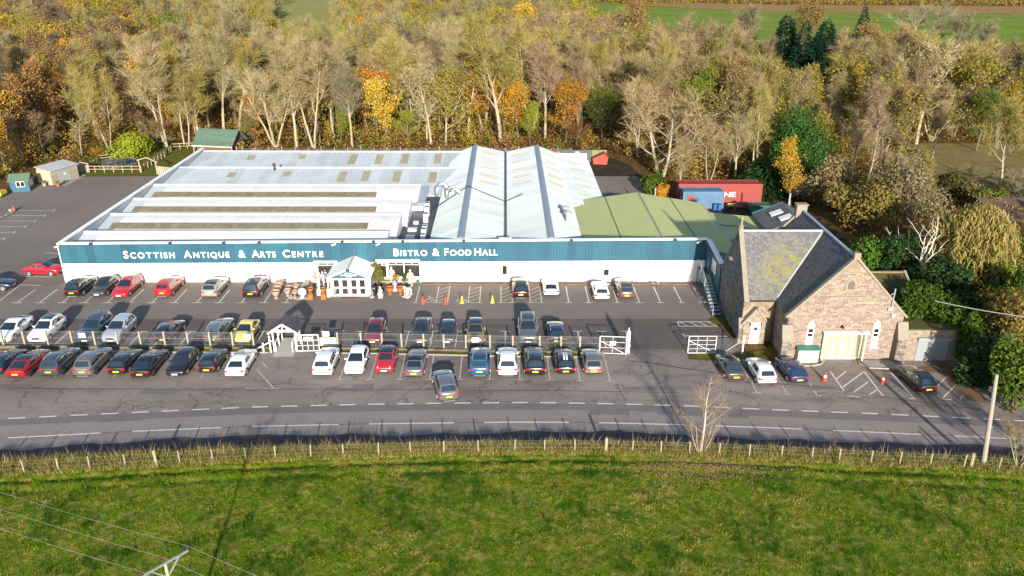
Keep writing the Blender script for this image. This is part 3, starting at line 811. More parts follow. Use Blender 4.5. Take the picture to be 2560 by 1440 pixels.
mk('roof_edge', MB().bar((27.1, 86, 3.1), (27.1, 106.3, 3.1), .25, .1), pm('grey_edge_trim', (.35, .37, .36), .6), gr)
mk('vent_pipe', MB().tube([G(1637, 497, 3.3), G(1637, 497, 3.3) + Vector((0, 0, 1.6))], .1, 8), M_steel, gr)
mk('roof_box', bev(MB().box(G(1758, 588, 3.2).x - .35, G(1758, 588, 3.2).x + .35, G(1758, 588, 3.2).y - .4, G(1758, 588, 3.2).y + .4, 2.9, 3.5), .03), M_cap, gr)
mk('roof_cable', MB().tube([G(1788, 558, 3.1), G(1800, 562, 3.1), G(1850, 566, 2.9), G(1890, 575, 2.9)], .05, 5), M_black, gr)
mk('infill_roof', MB().box(23.2, 26.9, 79.2, 85.6, 3.3, 3.42), pm('dark_slate_blue_felt', (.045, .055, .085), .6), gr)
# ================================================================== THE STONE CHURCH
M_stone = pm('pink_sandstone', (.53, .53, .54), .9, attr=True, bump=.35, bscale=9)
M_slate = pm('roof_slate', (.80, .81, .85), .6, attr=True, spec=.4)
M_mortar = pm('mortar', (.19, .145, .115), .95)
M_cope = pm('stone_coping', (.25, .215, .17), .9, var=.5, scale=2.5, col2=(.13, .125, .10))
M_cream = pm('cream_joinery', (.62, .58, .40), .6)
M_wpaint = pm('white_joinery', (.80, .79, .76), .5)
rs = random.Random(3)
def uspan(poly, v):
    xs_ = []
    n = len(poly)
    for i in range(n):
        (u0, v0), (u1, v1) = poly[i], poly[(i + 1) % n]
        if (v0 - v) * (v1 - v) < 0:
            xs_.append(u0 + (u1 - u0) * (v - v0) / (v1 - v0))
    return (min(xs_), max(xs_)) if len(xs_) >= 2 else None
def courses(poly, O, U, V, hmin, hmax, lmin, lmax, piece, openings=()):
    O, U, V = Vector(O), Vector(U).normalized(), Vector(V).normalized()
    N = U.cross(V).normalized()
    m = MB(); m.c = []
    vmin, vmax = min(p[1] for p in poly), max(p[1] for p in poly)
    v = vmin
    k = 0
    while v < vmax - .02:
        h = min(rs.uniform(hmin, hmax), vmax - v)
        sp = uspan(poly, v + h * .5)
        if sp:
            spans = [sp]
            for (a, b, c, d) in openings:
                if v < d and v + h > c:
                    spans = [q for s in spans for q in (((s[0], min(s[1], a)), (max(s[0], b), s[1])) if (s[0] < b and s[1] > a) else (s,)) if q[1] - q[0] > .04]
            for s in spans:
                u = s[0]
                first = True
                while u < s[1] - .03:
                    L = rs.uniform(lmin, lmax) * (.55 if first and k % 2 else 1)
                    first = False
                    e = min(u + L, s[1])
                    if s[1] - e < lmin * .5: e = s[1]
                    piece(m, O, U, V, N, u, e, v, v + h)
                    u = e
        v += h; k += 1
    return m
def stone_piece(palette, proud=(.01, .05)):
    def f(m, O, U, V, N, u0, u1, v0, v1):
        g = .012; p = rs.uniform(*proud)
        a = [O + U * (u0 + g) + V * (v0 + g), O + U * (u1 - g) + V * (v0 + g), O + U * (u1 - g) + V * (v1 - g), O + U * (u0 + g) + V * (v1 - g)]
        b = [q + N * p for q in a]
        m.add(a + b, [(4, 5, 6, 7), (0, 1, 5, 4), (1, 2, 6, 5), (2, 3, 7, 6), (3, 0, 4, 7)])
        c = rs.choice(palette); k = rs.uniform(.82, 1.15)
        m.c += [(c[0] * k, c[1] * k, c[2] * k, 1)] * 8
    return f
PINK = [(.45, .345, .275), (.47, .37, .30), (.50, .40, .32), (.40, .295, .235), (.48, .385, .315), (.43, .33, .27), (.52, .43, .34), (.37, .265, .21), (.46, .37, .31), (.49, .38, .29)]
BUFF = [(.45, .36, .25), (.40, .31, .21), (.50, .40, .29), (.36, .27, .19)]
GREYS = [(.26, .24, .23), (.31, .285, .27), (.20, .19, .19), (.34, .31, .28), (.24, .21, .20)]
def slate_piece(palette, moss=None):
    def f(m, O, U, V, N, u0, u1, v0, v1):
        t = .035 + rs.uniform(0, .012); ov = .06
        a = O + U * (u0 + .006) + V * (v0 - ov) + N * t; b = O + U * (u1 - .006) + V * (v0 - ov) + N * t
        c = O + U * (u1 - .006) + V * v1 + N * .012; d = O + U * (u0 + .006) + V * v1 + N * .012
        m.add([a, b, c, d, a - N * .03, b - N * .03], [(0, 1, 2, 3), (4, 5, 1, 0)])
        col = rs.choice(palette); k = rs.uniform(.87, 1.14)
        col = [x * k for x in col]
        if moss:
            w = moss((u0 + u1) / 2, (v0 + v1) / 2)
            col = [x * (1 - w) + y * w for x, y in zip(col, (.26, .24, .04))]
        m.c += [(*col, 1)] * 6
    return f
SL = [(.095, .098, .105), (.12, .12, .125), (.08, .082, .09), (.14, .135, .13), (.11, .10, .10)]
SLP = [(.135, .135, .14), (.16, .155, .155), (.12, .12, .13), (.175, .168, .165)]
ch = thing('church', (31.4, 66.5, 0), 'pink sandstone church with steep slate roofs and pointed gable front', 'church')
NX0, NX1, NXR, NY0, NY1, NE, NR = 26.1, 36.7, 31.4, 66.5, 81.0, 4.45, 10.05
TX0, TY0, TY1, TYR, TE, TR = 23.0, 70.2, 78.6, 74.4, 4.4, 9.95
# solid cores
mk('core_wall', MB().extrude([(NX0, NY0, -.05), (NX1, NY0, -.05), (NX1, NY0, NE), (NXR, NY0, NR - .1), (NX0, NY0, NE)], (0, NY1 - NY0, 0)), M_mortar, ch)
mk('core_wall', MB().extrude([(TX0, TY0, -.05), (TX0, TY1, -.05), (TX0, TY1, TE), (TX0, TYR, TR - .1), (TX0, TY0, TE)], (NX0 + 3 - TX0, 0, 0)), M_mortar, ch)
def fx(px, py): p = AtY(px, py, NY0); return p.x - NX0, p.z
dl, dr_ = fx(2048, 893)[0], fx(2150, 893)[0]
dt = fx(2100, 826)[1]
l0, r0 = fx(2021, 860)[0], fx(2184, 860)[0]
lz0, lz1 = fx(2021, 868)[1], fx(2030, 802)[1]
W = NX1 - NX0
tag(mk('stone_wall', courses([(0, 0), (W, 0), (W, NE), (W / 2, NR - .12), (0, NE)], (NX0, NY0, 0), (1, 0, 0), (0, 0, 1), .13, .21, .24, .62, stone_piece(PINK),
   [(dl, dr_, 0, dt), (l0 - .38, l0 + .38, lz0, lz1), (r0 - .38, r0 + .38, lz0, lz1)]), M_stone, ch, fix=False), kind='stuff')
tag(mk('stone_wall', courses([(0, 0), (NX0 - TX0, 0), (NX0 - TX0, TE), (0, TE)], (TX0, TY0, 0), (1, 0, 0), (0, 0, 1), .16, .28, .3, .7, stone_piece(BUFF)), M_stone, ch, fix=False), kind='stuff')
tag(mk('stone_wall', courses([(0, 0), (TY1 - TY0, 0), (TY1 - TY0, TE), ((TY1 - TY0) / 2, TR - .12), (0, TE)], (TX0, TY1, 0), (0, -1, 0), (0, 0, 1), .16, .30, .3, .8, stone_piece(GREYS),
   [(4.8, 6.0, 1.6, 5.0)]), M_stone, ch, fix=False), kind='stuff')
tag(mk('stone_wall', courses([(0, 0), (TY0 - NY0, 0), (TY0 - NY0, NE), (0, NE)], (NX0, TY0, 0), (0, -1, 0), (0, 0, 1), .16, .30, .3, .8, stone_piece(PINK)), M_stone, ch, fix=False), kind='stuff')
tag(mk('stone_wall', courses([(0, 0), (NY1 - NY0, 0), (NY1 - NY0, NE), (0, NE)], (NX1, NY0, 0), (0, 1, 0), (0, 0, 1), .16, .30, .3, .8, stone_piece(PINK)), M_stone, ch, fix=False), kind='stuff')
tag(mk('stone_wall', courses([(0, 0), (W, 0), (W, NE), (W / 2, NR - .12), (0, NE)], (NX1, NY1, 0), (-1, 0, 0), (0, 0, 1), .18, .30, .4, .8, stone_piece(PINK)), M_stone, ch, fix=False), kind='stuff')
# slate roofs
def slope(x_eave, x_ridge):
    return Vector((x_ridge - x_eave, 0, NR - NE))
vs = slope(NX0, NXR); sl = vs.length
tag(mk('slate_roof', courses([(0, -.12), (NY1 - NY0 - .5, -.12), (NY1 - NY0 - .5, sl), (0, sl)], (NX0, NY1 - .25, NE), (0, -1, 0), vs, .20, .22, .22, .32, slate_piece(SL)), M_slate, ch, fix=False), kind='stuff')
tag(mk('slate_roof', courses([(0, -.12), (NY1 - NY0 - .5, -.12), (NY1 - NY0 - .5, sl), (0, sl)], (NX1, NY0 + .25, NE), (0, 1, 0), slope(NX1, NXR), .20, .22, .22, .32, slate_piece(SL)), M_slate, ch, fix=False), kind='stuff')
tv = Vector((0, TYR - TY0, TR - TE)); tl = tv.length
def mossf(u, v):
    a = math.exp(-(((u - 4.3 - .35 * (v - 3.5)) / 2.0) ** 2 + ((v - 3.3) / 2.3) ** 2))
    return max(0, min(.8, a * (.62 + .45 * math.sin(u * 2.1 + v * 1.2) * math.sin(v * 1.7 + u) + rs.uniform(-.3, .3))))
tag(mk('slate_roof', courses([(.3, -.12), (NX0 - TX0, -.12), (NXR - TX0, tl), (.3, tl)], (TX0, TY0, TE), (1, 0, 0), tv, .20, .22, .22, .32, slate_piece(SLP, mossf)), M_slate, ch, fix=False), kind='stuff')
tv2 = Vector((0, TYR - TY1, TR - TE))
tag(mk('slate_roof', courses([(.3, 0), (NXR - TX0, 0), (NXR - TX0, tl), (.3, tl)], (NXR + .3, TY1, TE), (-1, 0, 0), tv2, .20, .22, .22, .32, slate_piece(SL)), M_slate, ch, fix=False), kind='stuff')
M_lead = pm('pale_ridge_tile', (.52, .52, .50), .6, var=.2, scale=2)
M_leadd = pm('lead_ridge', (.24, .28, .32), .5)
mk('ridge_tiles', MB().bar((TX0 + .3, TYR, TR + .08), (NXR - .2, TYR, TR + .08), .26, .12), M_lead, ch)
mk('ridge_tiles', MB().bar((NXR, NY0 + .5, NR + .08), (NXR, NY1 - .5, NR + .08), .28, .14), M_leadd, ch)
mk('valley_flashing', MB().bar((NX0 + .12, TY0 + .1, TE + .22), (NXR - .1, TYR - .05, TR + .06), .22, .05), M_lead, ch)
mk('gutter', MB().bar((TX0 + .3, TY0 - .12, TE - .06), (NX0, TY0 - .12, TE - .06), .12), M_black, ch)
mk('downpipe', MB().tube([(NX0 - .12, TY0 - .12, TE - .1), (NX0 - .12, TY0 - .12, 0)], .06, 6), pm('red_brown_pipe', (.14, .05, .035), .5), ch)
# gable copings and finials
def coping(pts, w=.42, h=.22, mat=M_cope):
    m = MB()
    for a, b in zip(pts, pts[1:]): m.bar(a, b, w, h)
    return m
for yy in (NY0 + .12, NY1 - .12):
    mk('coping', coping([(NX0 - .28, yy, NE - .15), (NXR, yy, NR + .15)], .42, .2), M_cope, ch)
    mk('coping', coping([(NX1 + .28, yy, NE - .15), (NXR, yy, NR + .15)], .42, .2), M_cope, ch)
mk('coping', coping([(TX0 + .15, TY0 - .28, TE - .15), (TX0 + .15, TYR, TR + .15)], .46, .22), M_cope, ch)
mk('coping', coping([(TX0 + .15, TY1 + .28, TE - .15), (TX0 + .15, TYR, TR + .15)], .46, .22), M_cope, ch)
mk('finial', MB().lathe([(.26, 0), (.22, .35), (.30, .4), (.12, .55), (.10, 1.0), (.2, 1.1), (.05, 1.4)], 6, (TX0 + .15, TYR, TR + .12)), M_cope, ch)
mk('finial', bev(MB().box(NXR - .3, NXR + .3, NY0 - .1, NY0 + .4, NR - .1, NR + .55), .05), M_cope, ch)
cm = mk('chimney', bev(MB().box(NXR - .75, NXR + .35, NY1 - .6, NY1 + .1, NR - 1.0, NR + .65), .03), M_cope, ch)
mk('chimney_cap', bev(MB().box(NXR - .85, NXR + .45, NY1 - .7, NY1 + .2, NR + .65, NR + .78), .03), M_cope, cm)
# corner buttresses
def buttress(x0, x1, y0, y1, h):
    b = mk('buttress', MB().box(x0, x1, y0, y1, -.05, h * .62), M_mortar, ch)
    tag(mk('stone', courses([(0, 0), (x1 - x0, 0), (x1 - x0, h * .62), (0, h * .62)], (x0, y0, 0), (1, 0, 0), (0, 0, 1), .2, .32, .25, .5, stone_piece(GREYS + PINK[:2])), M_stone, b, fix=False), kind='stuff')
    mk('weathering', MB().extrude([(x0 - .03, y0 - .07, h * .62), (x0 - .03, y1, h * .62), (x0 - .03, y1, h), (x0 - .03, y1 - .2, h)], (x1 - x0 + .06, 0, 0)), M_cope, b)
buttress(NX0 - .55, NX0 + .35, NY0 - .75, NY0 - .02, 3.6)
buttress(NX1 - .5, NX1 + .4, NY0 - .8, NY0 - .02, 3.9)
buttress(TX0 - .35, TX0 + .3, TY0 - .5, TY0 - .02, 2.6)
# front door screen
X0, X1 = NX0 + dl, NX0 + dr_
DY = NY0 - .14
sc = mk('door_screen', MB().box(X0, X1, DY + .05, DY + .12, 0, dt), pm('cream_panel', (.60, .57, .38), .6), ch)
mk('canopy', bev(MB().box(X0 - .12, X1 + .25, DY - .45, DY + .04, dt - .16, dt + .02), .02), M_wpaint, ch)
for xx in (X0 + .04, X1 - .04): mk('post', MB().box(xx - .07, xx + .07, DY - .4, DY - .28, 0, dt - .16), M_cream, sc)
wd = X1 - X0
def arch(x0, x1, z0, z1, y, d=.02, n=8):
    """pointed arch outline"""
    c = (x0 + x1) / 2; w = (x1 - x0) / 2; spring = z1 - w * 1.6
    pts = [(x0, z0), (x1, z0), (x1, spring)]
    for i in range(1, n + 1):
        t = i / n; pts.append((x1 - w * (t ** 1.6), spring + (z1 - spring) * math.sin(t * math.pi / 2) ** 1.0))
    for i in range(n - 1, -1, -1):
        t = i / n; pts.append((x0 + w * (t ** 1.6), spring + (z1 - spring) * math.sin(t * math.pi / 2) ** 1.0))
    return MB().extrude([(p[0], y, p[1]) for p in pts], (0, -d, 0))
M_creamglass = pm('reflective_cream_glass', (.30, .29, .22), .12, var=.4, scale=1.0, col2=(.25, .26, .22))
for i in range(3):
    xa = X0 + .95 + i * (wd - 1.1) / 3
    mk('arched_pane', arch(xa + .06, xa + (wd - 1.1) / 3 - .06, dt - 1.35, dt - .22, DY + .045), M_creamglass, sc)
for i in range(2):
    xa = X0 + 1.0 + i * .95
    d = mk('door', MB().box(xa, xa + .92, DY - .02, DY + .04, .05, dt - 1.25), M_wpaint, sc)
    mk('pane', MB().box(xa + .16, xa + .76, DY - .035, DY - .021, .35, dt - 1.4), M_creamglass, d)
    mk('handle', MB().box(xa + (.8 if i == 0 else .06), xa + (.85 if i == 0 else .11), DY - .07, DY - .036, .9, 1.3), M_steel, d)
for xa in (X0 + .15, X1 - 1.05): mk('side_light', MB().box(xa, xa + .75, DY + .02, DY + .048, .25, dt - .35), M_creamglass, sc)
# lancet windows
for xo in (l0, r0):
    xx = NX0 + xo
    wnd = mk('lancet_window', arch(xx - .33, xx + .33, lz0 + .03, lz1, NY0 + .05, .08), M_wpaint, ch)
    hh = lz1 - lz0
    mk('pane', MB().box(xx - .22, xx + .22, NY0 - .045, NY0 - .031, lz0 + hh * .42, lz0 + hh * .53), M_glass, wnd)
    mk('pane', MB().box(xx - .22, xx + .22, NY0 - .045, NY0 - .031, lz0 + hh * .56, lz0 + hh * .70), M_glass, wnd)
    mk('sill', MB().box(xx - .42, xx + .42, NY0 - .14, NY0 - .04, lz0 - .08, lz0 + .01), M_wpaint, wnd)
nz = fx(2132, 722)[1]
nch = mk('niche', arch(NXR - .62, NXR + .42, nz - .15, nz + 1.15, NY0 - .02, .07), M_cope, ch)
mk('niche_opening', arch(NXR - .4, NXR + .2, nz, nz + .85, NY0 - .10, .02), pm('dark_stone', (.12, .09, .075), .9), nch)
mk('string_course', MB().box(NXR - 1.9, NXR + 1.3, NY0 - .16, NY0 - .03, nz - .85, nz - .7), M_cope, ch)
mk('lamp', MB().tube([(NXR - .3, NY0 - .05, dt + .5), (NXR - .3, NY0 - .45, dt + .45)], .1, 8), M_black, ch)
for (px, py) in ((2225, 773), (2233, 789)):
    p = AtY(px, py, NY0 - .2); mk('floodlight', bev(MB().box(p.x - .14, p.x + .14, NY0 - .3, NY0 - .06, p.z - .14, p.z + .14), .02), M_wpaint, ch)
pz_ = AtY(2232, 760, NY0 - .2)
mk('service_mast', MB().tube([(pz_.x, NY0 - .15, pz_.z - .8), (pz_.x, NY0 - .15, pz_.z + 1.5)], .06, 6).bar((pz_.x - .5, NY0 - .15, pz_.z + .75), (pz_.x, NY0 - .15, pz_.z + 1.1), .05), M_steel, ch)
# transept porch doorway
dpx = AtY(1881, 860, TY0 - .5).x
pr_ = mk('porch', MB().extrude([(dpx - 1.15, TY0 - .62, 0), (dpx + 1.15, TY0 - .62, 0), (dpx + 1.15, TY0 - .62, 2.2), (dpx, TY0 - .62, 3.65), (dpx - 1.15, TY0 - .62, 2.2)], (0, .58, 0)), M_mortar, ch)
tag(mk('stone', courses([(0, 0), (2.3, 0), (2.3, 2.2), (1.15, 3.6), (0, 2.2)], (dpx - 1.15, TY0 - .62, 0), (1, 0, 0), (0, 0, 1), .18, .3, .25, .5, stone_piece(BUFF + PINK[:3]), [(.65, 1.65, 0, 2.35)]), M_stone, pr_, fix=False), kind='stuff')
mk('coping', coping([(dpx - 1.3, TY0 - .5, 2.15), (dpx, TY0 - .5, 3.78), (dpx + 1.3, TY0 - .5, 2.15)], .5, .2), M_cope, pr_)
dd = mk('door', MB().box(dpx - .46, dpx + .46, TY0 - .72, TY0 - .64, .05, 2.3), M_wpaint, ch)
mk('pane', MB().box(dpx - .12, dpx + .18, TY0 - .735, TY0 - .721, 1.5, 1.85), M_glass, dd)
mk('door_surround', arch(dpx - .62, dpx + .62, 2.28, 2.95, TY0 - .63, .04), M_cope, pr_)
# west gable window (boarded lancet) and flood lamp
wy = TY1 - 5.4
lw_ = mk('lancet_window', MB().extrude([(TX0 - .02, wy - .5, 1.6), (TX0 - .02, wy + .5, 1.6), (TX0 - .02, wy + .5, 4.2), (TX0 - .02, wy, 5.0), (TX0 - .02, wy - .5, 4.2)], (.06, 0, 0)), pm('weathered_board', (.14, .13, .13), .7), ch)
mk('frame', MB().bar((TX0 - .06, wy - .5, 1.6), (TX0 - .06, wy - .5, 4.2), .12).bar((TX0 - .06, wy + .5, 1.6), (TX0 - .06, wy + .5, 4.2), .12).bar((TX0 - .06, wy, 1.6), (TX0 - .06, wy, 4.9), .1), M_cope, lw_)
mk('floodlight', bev(MB().box(TX0 - .35, TX0 - .06, TYR + .6, TYR + 1.1, 6.6, 6.9), .03), M_wpaint, ch)
# lower east wing with mossy roof
M_moss = pm('mossy_roof_tile', (.050, .056, .010), .9, var=.6, scale=1.2, col2=(.085, .062, .02), bump=.4, bscale=6)
ew = mk('east_wing', MB().extrude([(40.2, 70.0, -.05), (40.2, 79, -.05), (40.2, 79, 3.0), (40.2, 74.5, 5.5), (40.2, 70, 3.0)], (-3.5, 0, 0)), M_mortar, ch)
def tiles(o, u, v, nu, nv, parent, mat):
    u, v, o = Vector(u), Vector(v), Vector(o)
    n = u.cross(v).normalized()
    m = MB()
    for i in range(nu):
        for j in range(nv):
            a = o + u * (i / nu) + v * (j / nv) + n * .05
            m.add([a, a + u * (.97 / nu), a + u * (.97 / nu) + v * (1.08 / nv) - n * .04, a + v * (1.08 / nv) - n * .04], [(0, 1, 2, 3)])
    return tag(mk('roof_tiles', m, mat, parent, fix=False), kind='stuff')
tiles((33.0, 69.8, 2.95), (7.3, 0, 0), (0, 4.7, 2.6), 24, 16, ew, M_moss)
tiles((40.3, 79.2, 2.95), (-7.3, 0, 0), (0, -4.7, 2.6), 24, 16, ew, M_moss)
mk('coping', coping([(40.2, 69.8, 3.0), (40.2, 74.5, 5.7), (40.2, 79.2, 3.0)], .25, .15), M_cope, ew)
mk('ridge_tiles', MB().bar((34, 74.5, 5.6), (40.2, 74.5, 5.6), .25, .12), pm('brown_ridge', (.22, .14, .09), .8), ew)
# stone garage
ga = thing('garage', (39, 66.1, 0), 'small stone garage with grey roller door half under ivy', 'garage')
mk('wall', MB().box(37.25, 43.4, 66.12, 71, -.05, 3.2), M_mortar, ga)
tag(mk('stone_wall', courses([(0, 0), (6.15, 0), (6.15, 3.2), (0, 3.2)], (37.25, 66.12, 0), (1, 0, 0), (0, 0, 1), .2, .24, .4, .5, stone_piece([(.44, .36, .26), (.48, .40, .30), (.40, .32, .23)], (.005, .02)), [(1.0, 4.0, 0, 2.4)]), M_stone, ga, fix=False), kind='stuff')
rd = mk('roller_door', MB().box(38.3, 41.2, 66.08, 66.115, .0, 2.1), pm('grey_roller_door', (.26, .275, .29), .5, metal=.2), ga)
for i in range(10): mk('slat', MB().box(38.32, 41.18, 66.055, 66.078, .03 + i * .21, .22 + i * .21), pm('grey_roller_door', (.47, .48, .49)), rd)
mk('shutter_box', bev(MB().box(38.2, 41.3, 65.85, 66.1, 2.13, 2.45), .03), pm('grey_roller_door', (.47, .48, .49)), ga)
mk('roof', MB().box(37.2, 43.5, 66.0, 71.1, 3.21, 3.33), M_moss, ga)
# north outbuilding with white rooflights
ob = thing('slate_outbuilding', (35.5, 98, 0), 'dark slate outbuilding with two white rooflights behind the church', 'building')
q = [G(1880, 533, 3.0), G(1918, 580, 3.0), G(1992, 545, 4.8), G(1957, 506, 4.8)]
nq = (q[1] - q[0]).cross(q[3] - q[0]).normalized()
mk('wall', MB().extrude([(p.x, p.y, -.05) for p in q], (0, 0, 3.0)), M_mortar, ob)
rf = mk('roof', MB().extrude(q, nq * -.15), pm('dark_slate_sheet', (.085, .083, .082), .7, var=.5, scale=1.2, col2=(.15, .14, .12)), ob)
q2 = [q[3], q[2], q[2] + Vector((3.2, 1.5, -1.8)), q[3] + Vector((3.2, 1.5, -1.8))]
mk('roof', MB().extrude(q2, (0, 0, -.15)), pm('dark_slate_sheet', (.085, .083, .082)), ob)
for (a, b) in ((.30, .42), (.66, .55)):
    o_ = q[0].lerp(q[1], a).lerp(q[3].lerp(q[2], a), b) + nq * .05
    u_, v_ = (q[1] - q[0]).normalized() * 1.3, (q[3] - q[0]).normalized() * 1.5
    mk('rooflight', MB().extrude([o_, o_ + u_, o_ + u_ + v_, o_ + v_], nq * .12), M_cap, rf)
mk('fascia', MB().bar(q[0], q[3], .12, .2), M_bdark, ob)
mk('flue', MB().tube([G(1972, 512, 4.4), G(1972, 512, 4.4) + Vector((0, 0, 1.6))], .12, 8), M_steel, ob)
# ================================================================== CARS
M_tyre = pm('tyre_rubber', (.018, .018, .018), .8)
M_rim = pm('alloy_rim', (.42, .43, .45), .35, metal=.5)
M_rimd = pm('dark_alloy_rim', (.09, .09, .10), .35, metal=.5)
M_cglass = pm('car_glass', (.010, .018, .026), .03, spec=.6, ior=2.1)
M_head = pm('headlight_glass', (.62, .64, .66), .12)
M_tail = pm('tail_light_red', (.30, .012, .012), .2)
M_trim = pm('black_car_trim', (.014, .014, .015), .5)
M_pyel = pm('yellow_number_plate', (.75, .48, .03), .5)
M_pwhi = pm('white_number_plate', (.72, .72, .70), .5)
M_silver = pm('silver_roof_rail', (.50, .51, .53), .3, metal=.6)
M_blacktext = pm('plate_characters', (.02, .02, .02), .6)
CT = {  # length, width, height, belt, nose height, bonnet end, roof front, roof rear, tail glass base, deck height (front = +y, fractions of length from rear)
    'hatch': dict(L=4.15, W=1.78, H=1.47, belt=.93, nose=.68, bon=.71, rf=.50, rr=.13, tg=.03, deck=.93, ty=.63),
    'mini':  dict(L=3.85, W=1.74, H=1.42, belt=.92, nose=.72, bon=.68, rf=.52, rr=.12, tg=.03, deck=.92, ty=.60),
    'city':  dict(L=3.60, W=1.64, H=1.48, belt=.93, nose=.72, bon=.73, rf=.54, rr=.12, tg=.03, deck=.93, ty=.57),
    'suv':   dict(L=4.45, W=1.87, H=1.66, belt=1.07, nose=.84, bon=.70, rf=.51, rr=.12, tg=.03, deck=1.05, ty=.68),
    'bigsuv': dict(L=4.75, W=1.94, H=1.78, belt=1.12, nose=.90, bon=.70, rf=.53, rr=.08, tg=.02, deck=1.10, ty=.74),
    'estate': dict(L=4.70, W=1.83, H=1.50, belt=.95, nose=.69, bon=.70, rf=.51, rr=.09, tg=.02, deck=.95, ty=.65),
    'saloon': dict(L=4.65, W=1.82, H=1.44, belt=.94, nose=.68, bon=.70, rf=.49, rr=.25, tg=.10, deck=.97, ty=.65),
    'fast':  dict(L=4.75, W=1.88, H=1.45, belt=.93, nose=.66, bon=.72, rf=.52, rr=.28, tg=.06, deck=.98, ty=.68),
    'coupe': dict(L=4.25, W=1.80, H=1.33, belt=.88, nose=.63, bon=.66, rf=.45, rr=.26, tg=.07, deck=.92, ty=.64),
    'beetle': dict(L=4.15, W=1.78, H=1.49, belt=.95, nose=.66, bon=.72, rf=.54, rr=.30, tg=.08, deck=.86, ty=.65),
}
def car_meshes(kind):
    d = CT[kind]
    L, W, H, belt = d['L'], d['W'], d['H'], d['belt']
    hw = W / 2
    out = {}
    # --- lower body: loft of half-sections along the length
    ts = [0, .012, .05, .12, .2, .32, .45, .58, d['bon'], .80, .88, .94, .982, 1.0]
    ts = sorted(set(ts))
    P = []
    for t in ts:
        y = (t - .5) * L
        e = min(t, 1 - t)
        w = hw * (1 - .16 * max(0, 1 - e / .14) ** 2.2)
        if t >= d['bon']:
            q = (t - d['bon']) / (1 - d['bon'])
            top = belt + (d['nose'] - belt) * (q ** 1.5)
            if kind == 'beetle': top = belt + (d['nose'] - belt) * (q ** 2.2)
        elif t <= max(d['tg'], .02) + .02:
            top = d['deck'] - (.05 if t < .03 else 0)
        else:
            top = belt + (d['deck'] - belt) * max(0, 1 - t / .3)
        zb = .20 + .10 * max(0, 1 - e / .06)
        pinch = 1.0
        if t in (0, 1.0):
            w *= .93; top -= .06; zb += .05
        mid = zb + (top - zb) * .52
        crown = .035
        sec = [(0, zb), (w * .86, zb), (w * .965, zb + .09), (w * 1.0, mid), (w * .985, mid + (top - mid) * .5), (w * .95, top - .05), (w * .88, top), (w * .45, top + crown), (0, top + crown * 1.3)]
        full = [(-x, z) for x, z in sec[::-1][:-1]] + sec        # left top centre ... round the bottom
        ring = [(x, y, z) for x, z in sec] + [(-x, y, z) for x, z in sec[-2:0:-1]]
        P.append(ring)
    n = len(P[0])
    m = MB()
    m.add([p for r_ in P for p in r_], [(i * n + k, i * n + (k + 1) % n, (i + 1) * n + (k + 1) % n, (i + 1) * n + k) for i in range(len(P) - 1) for k in range(n)] + [tuple(range(n)), tuple((len(P) - 1) * n + k for k in range(n))])
    out['body'] = m.mesh('body', True)
    # --- cabin
    def Y(t): return (t - .5) * L
    wb, wt = hw * .90, hw * .70
    zb_, zt = belt - .02, H
    yb0, yb1 = Y(d['tg']) + .03, Y(d['bon']) + .02
    zr_ = d['deck'] - .02
    yt0, yt1 = Y(d['rr']), Y(d['rf'])
    nn = 7
    def roofz(s): return zt - .05 * (2 * s - 1) ** 2 - (.04 if s < .5 else .02) * (2 * s - 1) ** 2
    side = []
    def sidept(s, v):
        """s 0 rear..1 front along the cabin, v 0 belt..1 roof"""
        yb = yb0 + (yb1 - yb0) * s; yt = yt0 + (yt1 - yt0) * s
        zb2 = zr_ + (zb_ - zr_) * min(1, s / .3)
        w = wb + (wt - wb) * (v ** 1.25)
        w *= 1 - .05 * (2 * s - 1) ** 4
        return Vector((w, yb + (yt - yb) * v, zb2 + (roofz(s) - .05 - zb2) * v))
    m = MB()
    ss = [0, .06, .2, .35, .5, .65, .8, .94, 1]
    vv = [0, .3, .6, .85, 1]
    for sg in (1, -1):
        m.grid([[Vector((p.x * sg, p.y, p.z)) for p in (sidept(s, v) for s in ss)] for v in vv])
    # roof
    rows_ = []
    for s in ss:
        p = sidept(s, 1)
        rows_.append([Vector((p.x * k, p.y, p.z + .05 * (1 - (abs(k)) ** 2.5))) for k in (-1, -.8, -.4, 0, .4, .8, 1)])
    m.grid(rows_)
    for s in (0, 1):
        rws = []
        for v in vv:
            p = sidept(s, v)
            bulge = .10 if s else .07
            rws.append([Vector((p.x * k, p.y + (bulge if s else -bulge) * (1 - k * k) * (1 - v * .6), p.z + .05 * (1 - abs(k) ** 2.5) * v)) for k in (-1, -.8, -.4, 0, .4, .8, 1)])
        m.grid(rws)
    b_ = m
    me = b_.mesh('cabin', True)
    bm = bmesh.new(); bm.from_mesh(me); bmesh.ops.remove_doubles(bm, verts=bm.verts, dist=.002); bmesh.ops.recalc_face_normals(bm, faces=bm.faces); bm.to_mesh(me); bm.free()
    out['cabin'] = me
    def endpane(s, v0, v1, kx):
        rws = []
        for v in np.linspace(v0, v1, 4):
            p = sidept(s, v); bulge = .10 if s else .07; off = .018 if s else -.018
            rws.append([Vector((p.x * k, p.y + off + (bulge if s else -bulge) * (1 - k * k) * (1 - v * .6), p.z + .012 + .05 * (1 - abs(k) ** 2.5) * v)) for k in np.linspace(-kx, kx, 7)])
        return MB().grid(rws)
    out['windscreen'] = endpane(1, .05, .93, .90).mesh('windscreen', True)
    out['rear_window'] = endpane(0, .14 if kind not in ('saloon', 'fast', 'coupe') else .06, .88, .84).mesh('rear_window', True)
